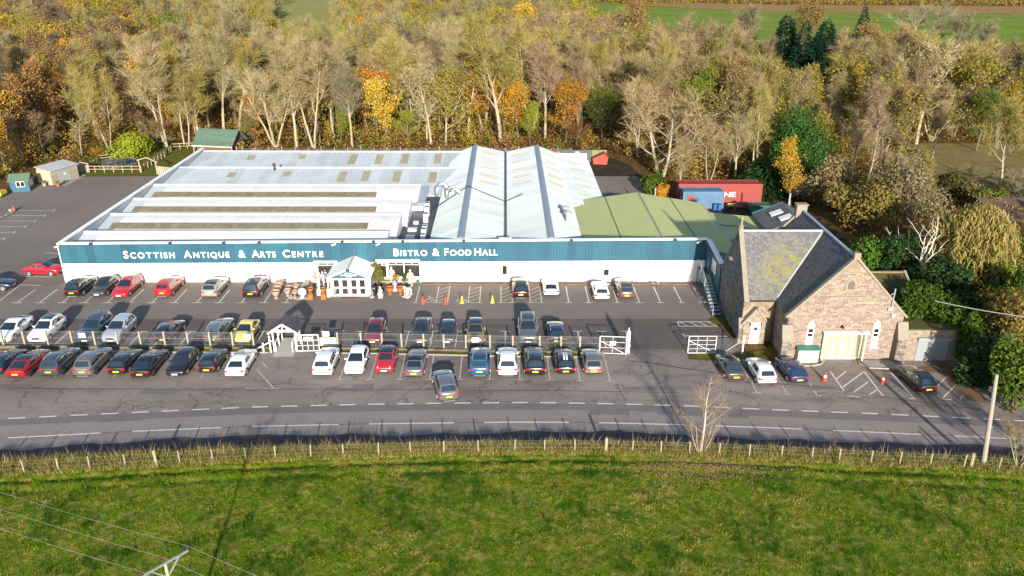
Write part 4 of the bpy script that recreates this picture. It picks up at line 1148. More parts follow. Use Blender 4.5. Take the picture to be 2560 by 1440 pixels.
    def sidepane(s0, s1, sg, v0=.10, v1=.88):
        rws = []
        for v in (v0, (v0 + v1) / 2, v1):
            rws.append([Vector(((p.x + .012) * sg, p.y, p.z)) for p in (sidept(s, v) for s in np.linspace(s0, s1, 4))])
        return MB().grid(rws)
    parts = [(.56, .93), (.24, .53)] if kind not in ('coupe', 'mini', 'beetle') else [(.50, .92), (.20, .46)]
    if kind in ('estate', 'bigsuv', 'suv'): parts = [(.60, .93), (.32, .57), (.07, .28)]
    out['side'] = [sidepane(a, b, sg).mesh('side_window', True) for sg in (1, -1) for a, b in parts]
    p = sidept
    # panoramic glass roof panel
    rows_ = []
    for s in np.linspace(.10, .90, 6):
        q = sidept(s, 1); rows_.append([Vector((q.x * k, q.y, q.z + .012 + .05 * (1 - abs(k) ** 2.5))) for k in (-.8, -.4, 0, .4, .8)])
    out['glass_roof'] = MB().grid(rows_).mesh('roof_panel', True)
    rows_ = []
    for s in np.linspace(0, 1, 8):
        q = sidept(s, 1); rows_.append([Vector((q.x * k * 1.012, q.y, q.z + .010 + .05 * (1 - abs(k) ** 2.5))) for k in (-1, -.8, -.4, 0, .4, .8, 1)])
    out['roof_skin'] = MB().grid(rows_).mesh('roof_panel', True)
    rl = []
    for sg in (1, -1):
        pts = [sidept(s, 1) for s in (.1, .3, .6, .9)]
        rl.append(MB().tube([Vector((q.x * sg * .96, q.y, q.z + .07)) for q in pts], .028, 5).mesh('roof_rail'))
    out['rails'] = rl
    # stripes
    stp = []
    for k in (-.20, .20):
        rws = []
        for s in np.linspace(.02, .98, 7):
            q = sidept(s, 1); rws.append([Vector((q.x * kk, q.y, q.z + .022 + .05 * (1 - abs(kk) ** 2.5))) for kk in (k - .12, k + .12)])
        stp.append(MB().grid(rws).mesh('stripe'))
    out['stripes'] = stp
    # wheels
    r_w, tw = d['ty'] / 2, .215
    m = MB().lathe([(r_w * .66, -tw / 2), (r_w * .95, -tw / 2), (r_w, -tw * .3), (r_w, tw * .3), (r_w * .95, tw / 2), (r_w * .66, tw / 2)], 18)
    out['tyre'] = m.mesh('wheel', False)
    m = MB().lathe([(r_w * .68, -.01), (r_w * .68, .02), (r_w * .55, -.005)], 18)
    for k in range(5):
        a = 2 * math.pi * k / 5
        m.bar((0, 0, .012), (math.cos(a) * r_w * .66, math.sin(a) * r_w * .66, .012), .09, .03)
    out['rim'] = m.mesh('rim')
    out['arch'] = MB().lathe([(r_w * 1.17, -.012), (r_w * 1.17, .012)], 20).mesh('wheel_arch')
    # lights, plates, grille, mirrors, sills, bumpers
    yF, yR = L / 2, -L / 2
    nz_, tz = d['nose'], d['deck']
    hl = []
    for sg in (1, -1):
        if kind in ('mini', 'beetle'):
            hl.append(MB().tube([(sg * hw * .62, yF - .30, nz_ - .06), (sg * hw * .62, yF - .02 - .03, nz_ - .10)], [.15, .13], 12).mesh('headlight'))
        else:
            hl.append(bev(MB().add([(sg * hw * .46, yF + .012, nz_ - .16), (sg * hw * .86, yF - .12, nz_ - .13), (sg * hw * .90, yF - .30, nz_ + .02), (sg * hw * .50, yF - .10, nz_ - .02),
                                (sg * hw * .46, yF - .25, nz_ - .16), (sg * hw * .82, yF - .38, nz_ - .13), (sg * hw * .80, yF - .45, nz_ + .01), (sg * hw * .50, yF - .30, nz_ - .03)],
                               [(0, 1, 2, 3), (4, 5, 6, 7), (0, 1, 5, 4), (1, 2, 6, 5), (2, 3, 7, 6), (3, 0, 4, 7)]), .01).mesh('headlight'))
    out['headlight'] = hl
    tl_ = []
    for sg in (1, -1):
        if kind in ('city', 'mini', 'bigsuv'): z0, z1, xi = tz - .34, tz - .02, .70
        elif kind == 'beetle': z0, z1, xi = tz - .30, tz - .08, .60
        else: z0, z1, xi = tz - .26, tz - .10, .52
        xa, xb = sorted((sg * hw * xi, sg * hw * .91))
        tl_.append(bev(MB().box(xa, xb, yR - .018, yR + .16, z0, z1), .02).mesh('tail_light'))
    out['tail'] = tl_
    out['plate_r'] = MB().box(-.27, .27, yR - .030, yR - .012, tz - .46, tz - .33).mesh('number_plate')
    out['plate_f'] = MB().box(-.26, .26, yF + .006, yF + .026, .38, .49).mesh('number_plate')
    out['grille'] = bev(MB().box(-hw * .42, hw * .42, yF - .05, yF + .008, .50, nz_ - .10), .02).mesh('grille')
    out['intake'] = bev(MB().box(-hw * .60, hw * .60, yF - .06, yF + .004, .26, .36), .02).mesh('air_intake')
    out['bumper_r'] = bev(MB().box(-hw * .80, hw * .80, yR - .014, yR + .10, .25, .40), .03).mesh('rear_bumper')
    out['skid'] = bev(MB().box(-hw * .55, hw * .55, yR - .022, yR + .10, .24, .30), .015).mesh('skid_plate')
    mi = []
    for sg in (1, -1):
        q = sidept(.90, .08)
        xa, xb = sorted((sg * (q.x + .03), sg * (q.x + .24)))
        mi.append(bev(MB().box(xa, xb, q.y - .07, q.y + .05, q.z - .02, q.z + .13), .03).mesh('wing_mirror'))
    out['mirror'] = mi
    out['sill'] = [MB().box(*sorted((sg * hw * .93, sg * hw * 1.004)), -L * .22, L * .20, .20, .30).mesh('sill') for sg in (1, -1)]
    out['wpos'] = [(sg, yy) for yy in (L * .5 - L * .195, -L * .5 + L * .19) for sg in (1, -1)]
    # door shut lines
    dl_ = []
    for sg in (1, -1):
        for yy in (L * .20, -L * .02, -L * .20):
            if kind in ('coupe', 'mini', 'beetle') and yy < -L * .1: continue
            dl_.append(MB().box(*sorted((sg * hw * .975, sg * hw * 1.003)), yy - .008, yy + .008, .34, belt - .10).mesh('shut_line'))
    out['shut'] = dl_
    for k, v in out.items():
        for me in (v if isinstance(v, list) else [v]):
            if isinstance(me, bpy.types.Mesh):
                fix_normals(me)
    return out
CARCACHE = {}
PAINT = {}
def paint(name, col, metal=.0):
    if name not in PAINT:
        PAINT[name] = pm('paint_' + name, col, .28, metal=metal, coat=1.0, spec=.5)
    return PAINT[name]
def slot_mat(me, mat):
    """objects share the mesh; the colour sits on the object"""
    if not len(me.materials): me.materials.append(None)
def car(label, kind, loc, rz, col, roof=None, rails=None, plate_front=True, rim=None, stripes=False, skid=False, glassroof=False, group='parked cars'):
    if kind not in CARCACHE: CARCACHE[kind] = car_meshes(kind)
    g = CARCACHE[kind]
    c = thing('parked_car', loc, label, 'car', group, rz)
    def part(name, me, mat, parent=c, M=None):
        slot_mat(me, mat)
        o = bpy.data.objects.new(name, me)
        COL.objects.link(o)
        o.material_slots[0].link = 'OBJECT'; o.material_slots[0].material = mat
        if M is not None: o.matrix_basis = M
        o.parent = parent
        return o
    body = part('body', g['body'], col)
    part('cabin', g['cabin'], col)
    if roof is not None: part('roof_panel', g['roof_skin'], roof)
    elif glassroof: part('roof_panel', g['glass_roof'], M_cglass)
    part('windscreen', g['windscreen'], M_cglass)
    part('rear_window', g['rear_window'], M_cglass)
    for me in g['side']: part('side_window', me, M_cglass)
    for me in g['headlight']: part('headlight', me, M_head)
    for me in g['tail']: part('tail_light', me, M_tail)
    part('number_plate', g['plate_r'], M_pyel)
    part('number_plate', g['plate_f'], M_pwhi)
    part('grille', g['grille'], M_trim); part('air_intake', g['intake'], M_trim)
    part('rear_bumper', g['bumper_r'], M_trim)
    if skid: part('skid_plate', g['skid'], M_silver)
    for me in g['mirror']: part('wing_mirror', me, col)
    for me in g['sill']: part('sill', me, M_trim)
    for me in g['shut']: part('shut_line', me, M_trim, body)
    if rails:
        for me in g['rails']: part('roof_rail', me, rails)
    if stripes:
        for me in g['stripes']: part('stripe', me, M_pwhi)
    W, rw = CT[kind]['W'], CT[kind]['ty'] / 2
    for sg, yy in g['wpos']:
        Rm = Matrix.Rotation(R(90) * sg, 4, 'Y')
        part('wheel_arch', g['arch'], M_trim, c, Matrix.Translation((sg * (W / 2 - .012), yy, rw + .03)) @ Rm)
        wh = part('wheel', g['tyre'], M_tyre, c, Matrix.Translation((sg * (W / 2 - .095), yy, rw + .004)) @ Rm)
        part('rim', g['rim'], rim or M_rim, wh, Matrix.Translation((0, 0, .10)))
    return c
BLK, DGR, GRY = paint('black', (.010, .010, .012)), paint('dark_grey', (.055, .058, .064), .3), paint('mid_grey', (.14, .145, .155), .35)
SIL, WHI, RED = paint('silver', (.42, .45, .50), .3), paint('white', (.78, .78, .77)), paint('red', (.42, .012, .018))
MAR, NAV, BLU = paint('maroon', (.16, .012, .022), .2), paint('navy', (.012, .020, .060), .2), paint('blue', (.018, .105, .24), .3)
YEL, GOL, BRO = paint('pale_yellow', (.62, .52, .13)), paint('gold', (.27, .19, .075), .4), paint('bronze', (.15, .105, .075), .4)
PUR, DBL, TAU = paint('purple_grey', (.15, .14, .18), .35), paint('dark_blue', (.012, .022, .05), .2), paint('taupe', (.24, .20, .17), .4)
def park(px, py, face, kind, label, col, dx=0.0, rot=0.0, ymax=None, ymin=None, group='parked cars', **kw):
    """px,py: foot of the bumper nearer the camera; face: which end points at the camera"""
    p = G(px, py)
    L = CT[kind]['L']
    rz = (0 if face == 'rear' else math.pi) + rot
    d = Vector((-math.sin(rot), math.cos(rot), 0))
    c = p + d * (L / 2)
    if ymax and c.y + L / 2 > ymax: c.y = ymax - L / 2
    if ymin and c.y - L / 2 < ymin: c.y = ymin + L / 2
    return car(label, kind, (c.x + dx, c.y, .009), rz, col, group=group, **kw)
FA = 'cars parked along the shop front'
def rowA(*a, **k): return park(*a, ymax=84.95, group=FA, **k)
rowA(182, 746, 'rear', 'suv', 'black off-roader nearest the west end of the shop front', BLK, rails=M_silver, skid=True)
rowA(243, 746, 'front', 'hatch', 'dark grey hatchback nosing out between black off-roader and red estate', DGR, roof=BLK)
rowA(298, 749, 'front', 'estate', 'red estate car with roof rails parked nose out by the shop wall', RED, rails=M_silver)
rowA(407, 746, 'rear', 'suv', 'red off-roader with silver roof rails backing out at shop front', RED, rails=M_silver, skid=True)
rowA(523, 749, 'rear', 'suv', 'silver grey off-roader with black roof at the shop wall', paint('warm_silver', (.32, .315, .30), .3), roof=BLK)
rowA(627, 750, 'rear', 'bigsuv', 'large black off-roader beside the terracotta pots', BLK, rails=M_trim)
rowA(1302, 751, 'rear', 'suv', 'black car with bronze bonnet between the hatched bays', BLK, rails=M_silver, skid=True)
rowA(1378, 744, 'rear', 'coupe', 'white coupe parked beside the last hatched bay', WHI)
rowA(1505, 755, 'rear', 'hatch', 'white hatchback next to the bronze estate by the white wall', WHI)
rowA(1567, 751, 'rear', 'estate', 'bronze estate car with black roof near the small window', BRO, roof=BLK, rails=M_silver)
car('bright red rounded beetle-shaped car parked side-on at the building corner', 'beetle', (-54.3, 87.9, .009), R(-90), paint('bright_red', (.55, .010, .022)), glassroof=True, group='cars beside the west wall')
car('dark blue car cut by the picture edge in the west bays', 'saloon', (G(-12, 722).x - .2, G(-12, 722).y, .009), R(-82), DBL, group='cars beside the west wall')
FB = 'cars parked behind the chain-link fence'
def rowB(*a, **k): return park(*a, ymin=69.15, group=FB, **k)
rowB(2, 862, 'front', 'fast', 'white car at the picture edge behind the fence', WHI)
rowB(92, 862, 'front', 'suv', 'white crossover with black glass roof behind the fence', WHI, glassroof=True)
rowB(213, 862, 'front', 'bigsuv', 'dark blue-grey off-roader behind white fence notice', paint('slate_blue', (.05, .075, .11), .3), glassroof=True, rails=M_silver)
rowB(277, 862, 'front', 'suv', 'silver white crossover beside the dark blue-grey off-roader', SIL)
rowB(408, 862, 'rear', 'hatch', 'black hatchback with yellow plate alone behind the fence', BLK, rails=M_silver)
rowB(531, 862, 'rear', 'estate', 'grey estate car with silver roof rails beside the yellow car', GRY, rails=M_silver)
rowB(603, 863, 'front', 'beetle', 'pale yellow rounded beetle-shaped car beside the lychgate', YEL)
rowB(931, 866, 'front', 'hatch', 'maroon hatchback facing the fence east of the lychgate', MAR)
rowB(1049, 866, 'front', 'saloon', 'dark grey saloon behind the fence, second east of maroon hatchback', DGR, glassroof=True)
rowB(1117, 868, 'front', 'city', 'small grey city car between saloon and gold car', DGR, roof=NAV)
rowB(1187, 869, 'front', 'hatch', 'gold hatchback with dark roof behind white fence notice', GOL, roof=NAV)
rowB(1321, 868, 'front', 'bigsuv', 'mid grey off-roader facing the fence with clear windscreen', GRY, rails=M_silver, glassroof=True)
rowB(1392, 866, 'rear', 'hatch', 'navy hatchback with silver rails at the east end behind fence', NAV, rails=M_silver, roof=NAV)
FC = 'cars parked on the forecourt in front of the fence'
def rowC(*a, **k): return park(*a, ymax=67.25, group=FC, **k)
rowC(10, 925, 'rear', 'hatch', 'dark blue car at the picture edge on the forecourt', DBL)
rowC(66, 929, 'rear', 'fast', 'dark red fastback with black glass roof on the forecourt', paint('deep_red', (.27, .010, .016), .2), roof=M_cglass, rim=M_rimd)
rowC(138, 934, 'rear', 'suv', 'dark grey off-roader with silver rails beside the red fastback', DGR, rails=M_silver, rim=M_rimd)
rowC(226, 928, 'rear', 'suv', 'mid grey crossover with dark tailgate glass on the forecourt', GRY, skid=True, rim=M_rimd)
rowC(303, 931, 'rear', 'hatch', 'black hatchback with red brake strip beside the grey crossover', BLK)
rowC(364, 936, 'rear', 'fast', 'black fastback with chrome window line on the forecourt', BLK, rim=M_rimd)
rowC(438, 947, 'front', 'hatch', 'black hatchback parked nose out toward the road', BLK)
rowC(524, 929, 'rear', 'mini', 'small black hatchback with bright tail lights beside white saloon', BLK)
rowC(592, 940, 'rear', 'saloon', 'white saloon at the end of the row before the empty bays', WHI)
rowC(809, 937, 'rear', 'suv', 'white crossover with dark rear glass just east of the gate', WHI)
rowC(884, 942, 'front', 'hatch', 'white hatchback facing the road beside the red and black car', WHI)
rowC(960, 938, 'front', 'mini', 'small red car with black roof facing the road', RED, roof=BLK, rim=M_rimd)
rowC(1036, 941, 'rear', 'saloon', 'purple grey saloon with black roof beside the empty bay', PUR, roof=BLK)
rowC(1199, 940, 'rear', 'suv', 'bright blue off-roader parked just east of the empty bay', BLU, rails=M_silver, skid=True, glassroof=True)
rowC(1269, 938, 'rear', 'suv', 'white off-roader between the blue and the black off-roaders', WHI, skid=True)
rowC(1338, 942, 'rear', 'suv', 'black off-roader with silver rear bumper strip by white one', BLK, rails=M_silver)
rowC(1414, 941, 'rear', 'hatch', 'black hatchback with twin white roof stripes', BLK, stripes=True)
rowC(1484, 940, 'rear', 'hatch', 'taupe brown hatchback at the east end of the forecourt row', TAU, roof=GRY)
drv = park(1124, 1009, 'rear', 'suv', 'grey crossover reversing out of the forecourt onto the road', GRY, rot=R(13), skid=True, group='moving cars')
FD = 'cars parked in front of the church'
park(1840, 957, 'rear', 'hatch', 'dark grey hatchback nearest the gate in front of the church', DGR, group=FD, rot=R(2))
park(1919, 967, 'rear', 'hatch', 'white hatchback parked in front of the church', WHI, group=FD, rot=R(2))
park(1998, 964, 'rear', 'hatch', 'dark blue hatchback beside the green-lidded cabinet', paint('royal_blue', (.015, .04, .12), .3), group=FD, rot=R(3))
park(2320, 988, 'rear', 'hatch', 'black hatchback alone in the bay before the garage', paint('blue_black', (.010, .012, .020), .1), group=FD, rot=R(6), rim=M_rimd)
# ================================================================== FENCES, GATES, SIGNS
M_post = pm('concrete_post', (.30, .265, .215), .9, var=.3, scale=3, col2=(.20, .17, .135))
M_wire = pm('galvanised_wire', (.24, .25, .26), .6, metal=.2)
M_wood = pm('weathered_timber', (.34, .26, .165), .85, var=.4, scale=4, col2=(.22, .17, .11), objr=.12)
M_woodg = pm('grey_timber', (.30, .27, .22), .85, var=.4, scale=3, col2=(.19, .17, .145), objr=.15)
M_rubble = pm('rubble_wall_stone', (.14, .115, .08), .95, var=.6, scale=2, col2=(.07, .075, .03), objr=.2)
def chainlink(x0, x1, yfun, z0, z1, sp=.16, w=.0045):
    m = MB()
    h = z1 - z0
    x = x0 - h
    while x < x1:
        for s in (1, -1):
            xa, xb = (x, x + h)
            za, zb = (z0, z1) if s > 0 else (z1, z0)
            ca, cb = max(xa, x0), min(xb, x1)
            if cb - ca > .05:
                pa, pb = za + (zb - za) * (ca - xa) / h, za + (zb - za) * (cb - xa) / h
                ya, yb = yfun(ca), yfun(cb)
                m.add([(ca, ya, pa - w), (cb, yb, pb - w), (cb, yb, pb + w), (ca, ya, pa + w)], [(0, 1, 2, 3)])
        x += sp
    return m
def line_fence(label, xs_, xm0, xm1):
    xs_ = sorted(xs_)
    f = thing('chain_link_fence', (xs_[0], YM(xs_[0]), 0), label, 'fence', 'fence between the parking rows')
    for x in xs_:
        p = mk('post', MB().extrude([(x - .075, YM(x) - .075, 0), (x + .075, YM(x) - .075, 0), (x + .075, YM(x) + .075, 0), (x - .075, YM(x) + .075, 0)], (0, 0, 1.72)), M_post, f)
    tag(mk('wire_netting', chainlink(xm0, xm1, lambda x: YM(x) + .09, .28, 1.62), M_wire, f, fix=False), kind='stuff')
    for z in (.3, .95, 1.6): mk('strand', MB().tube([(x, YM(x) + .09, z) for x in np.linspace(xm0, xm1, 14)], .014, 4), M_wire, f)
    return f
west = [G(px, py).x for px, py in ((9.6, 868), (66, 866), (124, 867), (184, 868), (241, 868), (298, 868), (355, 868), (416, 868), (474, 868), (529, 868), (585, 869), (636, 870))]
line_fence('chain-link fence on concrete posts west of the lychgate', [west[0] - 4.6, west[0] - 2.3] + west, -53, west[-1])
east = [G(px, py).x for px, py in ((846, 871), (904, 872), (956, 874), (1005, 874), (1060, 875), (1110, 876), (1165, 878), (1225, 879), (1282, 880), (1349, 881), (1402, 881), (1449, 880), (1498, 882))]
line_fence('chain-link fence on concrete posts between lychgate and car entrance', east, east[0], east[-1])
for xa, xb, lab in ((-60, -22.6, 'low rubble retaining wall under the west chain-link fence'), (-16.2, 9.4, 'low rubble retaining wall under the east chain-link fence')):
    wl = thing('retaining_wall', (xa, YM(xa), 0), lab, 'wall')
    x = xa
    while x < xb:
        L_ = min(random.uniform(.5, 1.1), xb - x)
        for z0, z1 in ((-.05, .15), (.155, .27 + random.uniform(-.03, .04))):
            mk('stone', MB().box(x + .01, x + L_ - .012, YM(x) - .34 - random.uniform(0, .05), YM(x) - .08, z0, z1), M_rubble, wl)
        x += L_
for xa, xb in ((-19.9 - 13.5, -22.5), (-15.9, 9.0)):
    struct('kerb', MB().grid([[(x, YM(x) - 1.05, z) for x in np.linspace(xa, xb, 20)] for z in (.0, .10)] + [[(x, YM(x) - .93, .10) for x in np.linspace(xa, xb, 20)]]), M_conc)
    struct('grass_verge', MB().grid([[(x, YM(x) - .92, .05) for x in np.linspace(xa, xb, 20)], [(x, YM(x) - .42, .10) for x in np.linspace(xa, xb, 20)]]), ground_mat('mossy_verge_grass', [(.16, .16, .02), (.10, .12, .02), (.09, .07, .035)], [.3, .8, 1.5]))
# lychgate
LX0, LX1, LY = G(690, 872).x, G(744, 874).x, 68.1
lg = thing('lychgate', ((LX0 + LX1) / 2, LY, 0), 'white timber lychgate with small dark pitched roof over the ramp', 'gate')
for x in (LX0, LX1):
    for y in (LY, LY + 1.6):
        mk('post', MB().box(x - .055, x + .055, y - .055, y + .055, 0, 2.15), M_wpaint, lg)
lc = (LX0 + LX1) / 2
for s in (-1, 1):
    xe = lc + s * (abs(LX1 - lc) + .38)
    mk('rafter', MB().bar((xe, LY - .32, 1.98), (lc, LY - .32, 2.95), .06, .17), M_wpaint, lg)
    m = MB()
    nrow = 5
    for i in range(nrow):
        a0, a1 = i / nrow, (i + 1.15) / nrow
        p0, p1 = Vector((xe, 0, 2.06)).lerp(Vector((lc, 0, 3.03)), a0), Vector((xe, 0, 2.06)).lerp(Vector((lc, 0, 3.03)), min(1, a1))
        mk('roof_board', MB().extrude([(p0.x, LY - .3, p0.z + .03), (p1.x, LY - .3, p1.z), (p1.x, LY - .3, p1.z - .04), (p0.x, LY - .3, p0.z - .01)], (0, 2.2, 0)), pm('dark_roof_felt', (.06, .06, .068), .8, objr=.2), lg)
mk('tie_beam', MB().bar((LX0, LY - .05, 2.12), (LX1, LY - .05, 2.12), .08, .12), M_wpaint, lg)
mk('king_post', MB().bar((lc, LY - .25, 2.15), (lc, LY - .25, 2.85), .08), M_wpaint, lg)
for s in (-1, 1): mk('brace', MB().bar((lc, LY - .26, 2.3), (lc + s * .55, LY - .26, 2.42), .06), M_wpaint, lg)
mk('ramp', MB().extrude([(LX0 + .1, LY - 1.1, .01), (LX0 + .1, LY + 2.4, .25), (LX0 + .1, LY + 2.4, -.03), (LX0 + .1, LY - 1.1, -.03)], (LX1 - LX0 - .2, 0, 0)), pm('pale_concrete', (.36, .34, .31), .9, var=.2), lg)
for x in (LX0 + .25, LX1 - .3):
    hr = mk('handrail', MB().bar((x, LY - .3, 1.05), (x, LY + 2.2, 1.25), .06, .1), M_wpaint, lg)
    for i in range(3): mk('baluster', MB().box(x - .035, x + .035, LY - .3 + i * 1.15, LY - .23 + i * 1.15, .1, 1.1), M_wpaint, hr)
for i, (xx, hh) in enumerate(((LX0 - .28, 1.75), (LX0 - .95, 1.0))): mk('side_post', MB().box(xx - .06, xx + .06, LY - .3, LY - .18, 0, hh), M_wpaint, lg)
mk('brace_rail', MB().bar((LX0 - .1, LY - .24, 1.2), (LX0 - 2.0, LY - .24, .15), .08), M_wpaint, lg)
def barred_gate(label, p0, p1, h, cols, rows_, mat, braced=False, name='gate'):
    p0, p1 = Vector(p0), Vector(p1)
    g = thing(name, p0, label, 'gate')
    up = Vector((0, 0, h))
    lift = Vector((0, 0, .08))
    fr = mk('frame', MB().bar(p0 + lift, p0 + up, .07).bar(p1 + lift, p1 + up, .07).bar(p0 + lift, p1 + lift, .06).bar(p0 + up, p1 + up, .06), mat, g)
    for i in range(1, cols):
        t = i / cols; mk('bar', MB().bar(p0.lerp(p1, t) + lift, p0.lerp(p1, t) + up, .035), mat, g)
    for j in range(1, rows_):
        z = Vector((0, 0, .08 + (h - .08) * j / rows_)); mk('rail', MB().bar(p0 + z, p1 + z, .035), mat, g)
    if braced: mk('brace', MB().bar(p0 + Vector((0, 0, h * .75)), p1 + lift, .05), mat, g)
    nm = MB()
    d = p1 - p0
    for k in range(int(d.length / .12)):
        a = p0 + d * (k * .12 / d.length) ; nm.bar(a + lift, a + up, .008)
    tag(mk('wire_netting', nm, M_wire, g), kind='stuff')
    return g
gt = barred_gate('white barred pedestrian gate standing open beside the lychgate', (LX1 + .1, 68.0, .0), G(799, 878) + Vector((0, 0, 0)), 1.75, 4, 3, M_wpaint)
def board(name, label, c, w, h, y, mat, lines=0, cat='sign', group=None, leg=False, t=.03):
    """flat notice board facing the road, standing on or fixed to a post"""
    x, z = c
    s = thing(name, (x, y, z - h / 2), label, cat, group)
    mk('panel', MB().box(x - w / 2, x + w / 2, y - t, y, z - h / 2, z + h / 2), mat, s)
    for i in range(lines):
        wl_ = w * (.8 if i % 2 == 0 else .6)
        mk('text_line', MB().box(x - wl_ / 2, x + wl_ / 2, y - t - .004, y - t - .001, z + h * (.28 - i * .22) - .02, z + h * (.28 - i * .22) + .02), pm('print_grey', (.35, .34, .33), .7), s)
    for dx in (-w * .35, w * .35): mk('fixing', MB().box(x + dx - .03, x + dx + .03, y, y + .12, z - h / 2 + .02 - (z if leg else 0) * 0, z + h / 2 - .02), M_wire, s)
    return s
def ymf(px, py): return G(px, py).x
for px, zc, lab in ((201, 1.32, 'blank white notice on the fence before the blue-grey off-roader'), (617, 1.28, 'blank white notice on the fence before the yellow car'), (815, 1.62, 'small white notice above the cream board beside the gate'), (1189, 1.25, 'square white notice on the fence before the gold car')):
    x = AtY(px, 845, 68.5).x; board('fence_notice', lab, (x, zc), .66, .5, YM(x) - .10, M_cap, group='white notices on the fence')
x = AtY(820, 858, 68.5).x
board('notice_board', 'large cream board behind the fence beside the pedestrian gate', (x + .02, .78), 1.55, .9, YM(x) - .12, pm('cream_board', (.68, .64, .48), .7))
x = AtY(771, 845, 67.9).x
board('gate_notice', 'cream notice fixed to the white barred gate', (x, 1.42), .9, .42, 67.86, pm('cream_board', (.68, .64, .48)), lines=2)
# vehicle gates
M_galv = pm('galvanised_gate', (.58, .60, .60), .5, metal=.2)
EG = (east[-1], 67.55)
barred_gate('open galvanised vehicle gate leaf west of the car entrance', (EG[0], EG[1], 0), (G(1562, 886).x, 67.35, 0), 1.85, 2, 3, M_galv, True, 'vehicle_gate')
s = thing('entrance_sign', (G(1566, 890).x, 67.1, 0), 'tall narrow white sign with black lettering beside the car entrance', 'sign')
sx = G(1566, 890).x
mk('panel', MB().extrude([(sx - .05, 66.95, .15), (sx + .22, 67.55, .15), (sx + .22, 67.55, 2.75), (sx - .05, 66.95, 2.35)], (-.05, .02, 0)), M_cap, s)
mk('post', MB().box(sx + .25, sx + .33, 67.5, 67.58, 0, 2.4), M_cap, s)
for i in range(4): mk('character', MB().box(sx + .03, sx + .045, 67.13, 67.33, .8 + i * .38, 1.02 + i * .38), M_blacktext, s)
x = AtY(1532, 852, 67.4).x
board('gate_notice', 'white notice hanging on the west vehicle gate leaf', (x, 1.25), .55, .4, 67.28, M_cap)
barred_gate('galvanised vehicle gate leaf standing open by the church corner', (G(1719, 884).x, G(1719, 884).y, 0), (G(1787, 884).x, G(1787, 884).y, 0), 1.85, 3, 4, M_galv, True, 'vehicle_gate')
f2 = thing('chain_link_fence', (G(1855, 884).x, G(1855, 884).y, 0), 'short chain-link fence between gate leaf and church wall', 'fence')
xa, xb, yy = G(1788, 884).x, G(1855, 884).x, G(1820, 884).y
mk('post', MB().box(xb - .06, xb + .06, yy - .06, yy + .06, 0, 1.95), M_cap, f2)
mk('brace', MB().bar((xb, yy, 1.5), (xb - 1.8, yy, .1), .09), M_post, f2)
tag(mk('wire_netting', chainlink(xa, xb, lambda x: yy + .08, .1, 1.6), M_wire, f2, fix=False), kind='stuff')
# sheep fence along the field
ff = thing('field_fence', (0, Yf(0), FIELD_Z), 'wire stock fence on pale timber posts along the grass field', 'fence')
posts = [(61.5, 0), (145, 0), (223, 0), (311.5, 0), (390, 1), (450, 0), (530, 0), (613.6, 0), (689, 0), (777, 0), (860, 0), (947, 0), (1026.6, 0), (1108.5, 0), (1195.4, 0), (1286, 0), (1360.6, 0), (1436, 0), (1513.6, 1), (1578.6, 0), (1650, 0), (1723, 0), (1797, 0),
         (1872.7, 0), (1953.5, 0), (2030, 0), (2098.4, 0), (2177.7, 0), (2249.8, 0), (2327, 0), (2411.6, 0), (2429, 1), (2496, 0), (-20, 0), (-105, 0), (2575, 0), (2650, 0)]
M_fpost = pm('pale_fence_post', (.34, .28, .185), .85, var=.3, scale=4, objr=.1)
for px, thick in posts:
    X = float(np.interp(px, [-105, 61.5, 450, 860, 1286, 1650, 1953, 2250, 2496, 2650], [-39.3, -34.7, -23.9, -12.1, .7, 11.7, 20.6, 29.1, 36.0, 40.3]))
    r_ = .11 if thick else .055; h = 1.28 if thick else 1.12
    lean = random.uniform(-.05, .05)
    mk('post', MB().tube([(X, Yf(X), FIELD_Z - .1), (X + lean, Yf(X), FIELD_Z + h)], r_, 7), M_fpost, ff)
xs2 = np.linspace(-41, 42, 42)
for z in (.15, .45, .8, 1.04): mk('strand', MB().tube([(x, Yf(x) - .06, FIELD_Z + z) for x in xs2], .006, 3), M_wire, ff)
m = MB()
for x in np.arange(-40, 42, .5): m.bar((x, Yf(x) - .06, FIELD_Z + .1), (x, Yf(x) - .06, FIELD_Z + .8), .004)
tag(mk('wire_netting', m, M_wire, ff), kind='stuff')
# ================================================================== POLES AND WIRES
M_pole = pm('weathered_pole', (.27, .245, .21), .85, var=.4, scale=2, stretch=(3, 3, .4), col2=(.18, .155, .125))
b = Vector((35.3, 49.0, FIELD_Z - .1)); tp = AtY(2492, 936, 49.25)
pl = thing('utility_pole', b, 'leaning weathered timber utility pole at the field corner', 'pole')
mk('pole', MB().tube([b, tp], [.19, .13], 10), M_pole, pl)
mk('step_bracket', MB().bar(b.lerp(tp, .45) + Vector((-.1, -.15, 0)), b.lerp(tp, .45) + Vector((.2, -.15, 0)), .05), M_steel, pl)
PB = G(413, 1408, 6.6)
pp = thing('power_line_pole', (PB.x, PB.y, FIELD_Z), 'electricity pole with angled steel crossarm in the near field', 'pole')
mk('pole', MB().tube([(PB.x, PB.y, FIELD_Z - .2), (PB.x, PB.y, PB.z - .05)], [.10, .08], 10), pm('green_grey_pole', (.34, .34, .25), .85), pp)
e1 = G(470, 1376, 6.6) ; dirv = (e1 - PB); e0 = PB - dirv * .98
ar = mk('crossarm', MB().bar(e0, e1, .11, .10), pm('galvanised_arm', (.20, .21, .22), .5), pp)
mk('brace', MB().bar(PB + Vector((0, 0, -.9)), PB.lerp(e1, .6) + Vector((0, 0, -.05)), .07).bar(PB + Vector((0, 0, -.9)), PB.lerp(e0, .6) + Vector((0, 0, -.05)), .06), pm('galvanised_arm', (.20, .21, .22)), pp)
wdir = (G(0, 1218, 6.4) - G(463, 1362, 6.9)); wdir.z = 0; wdir.normalize()
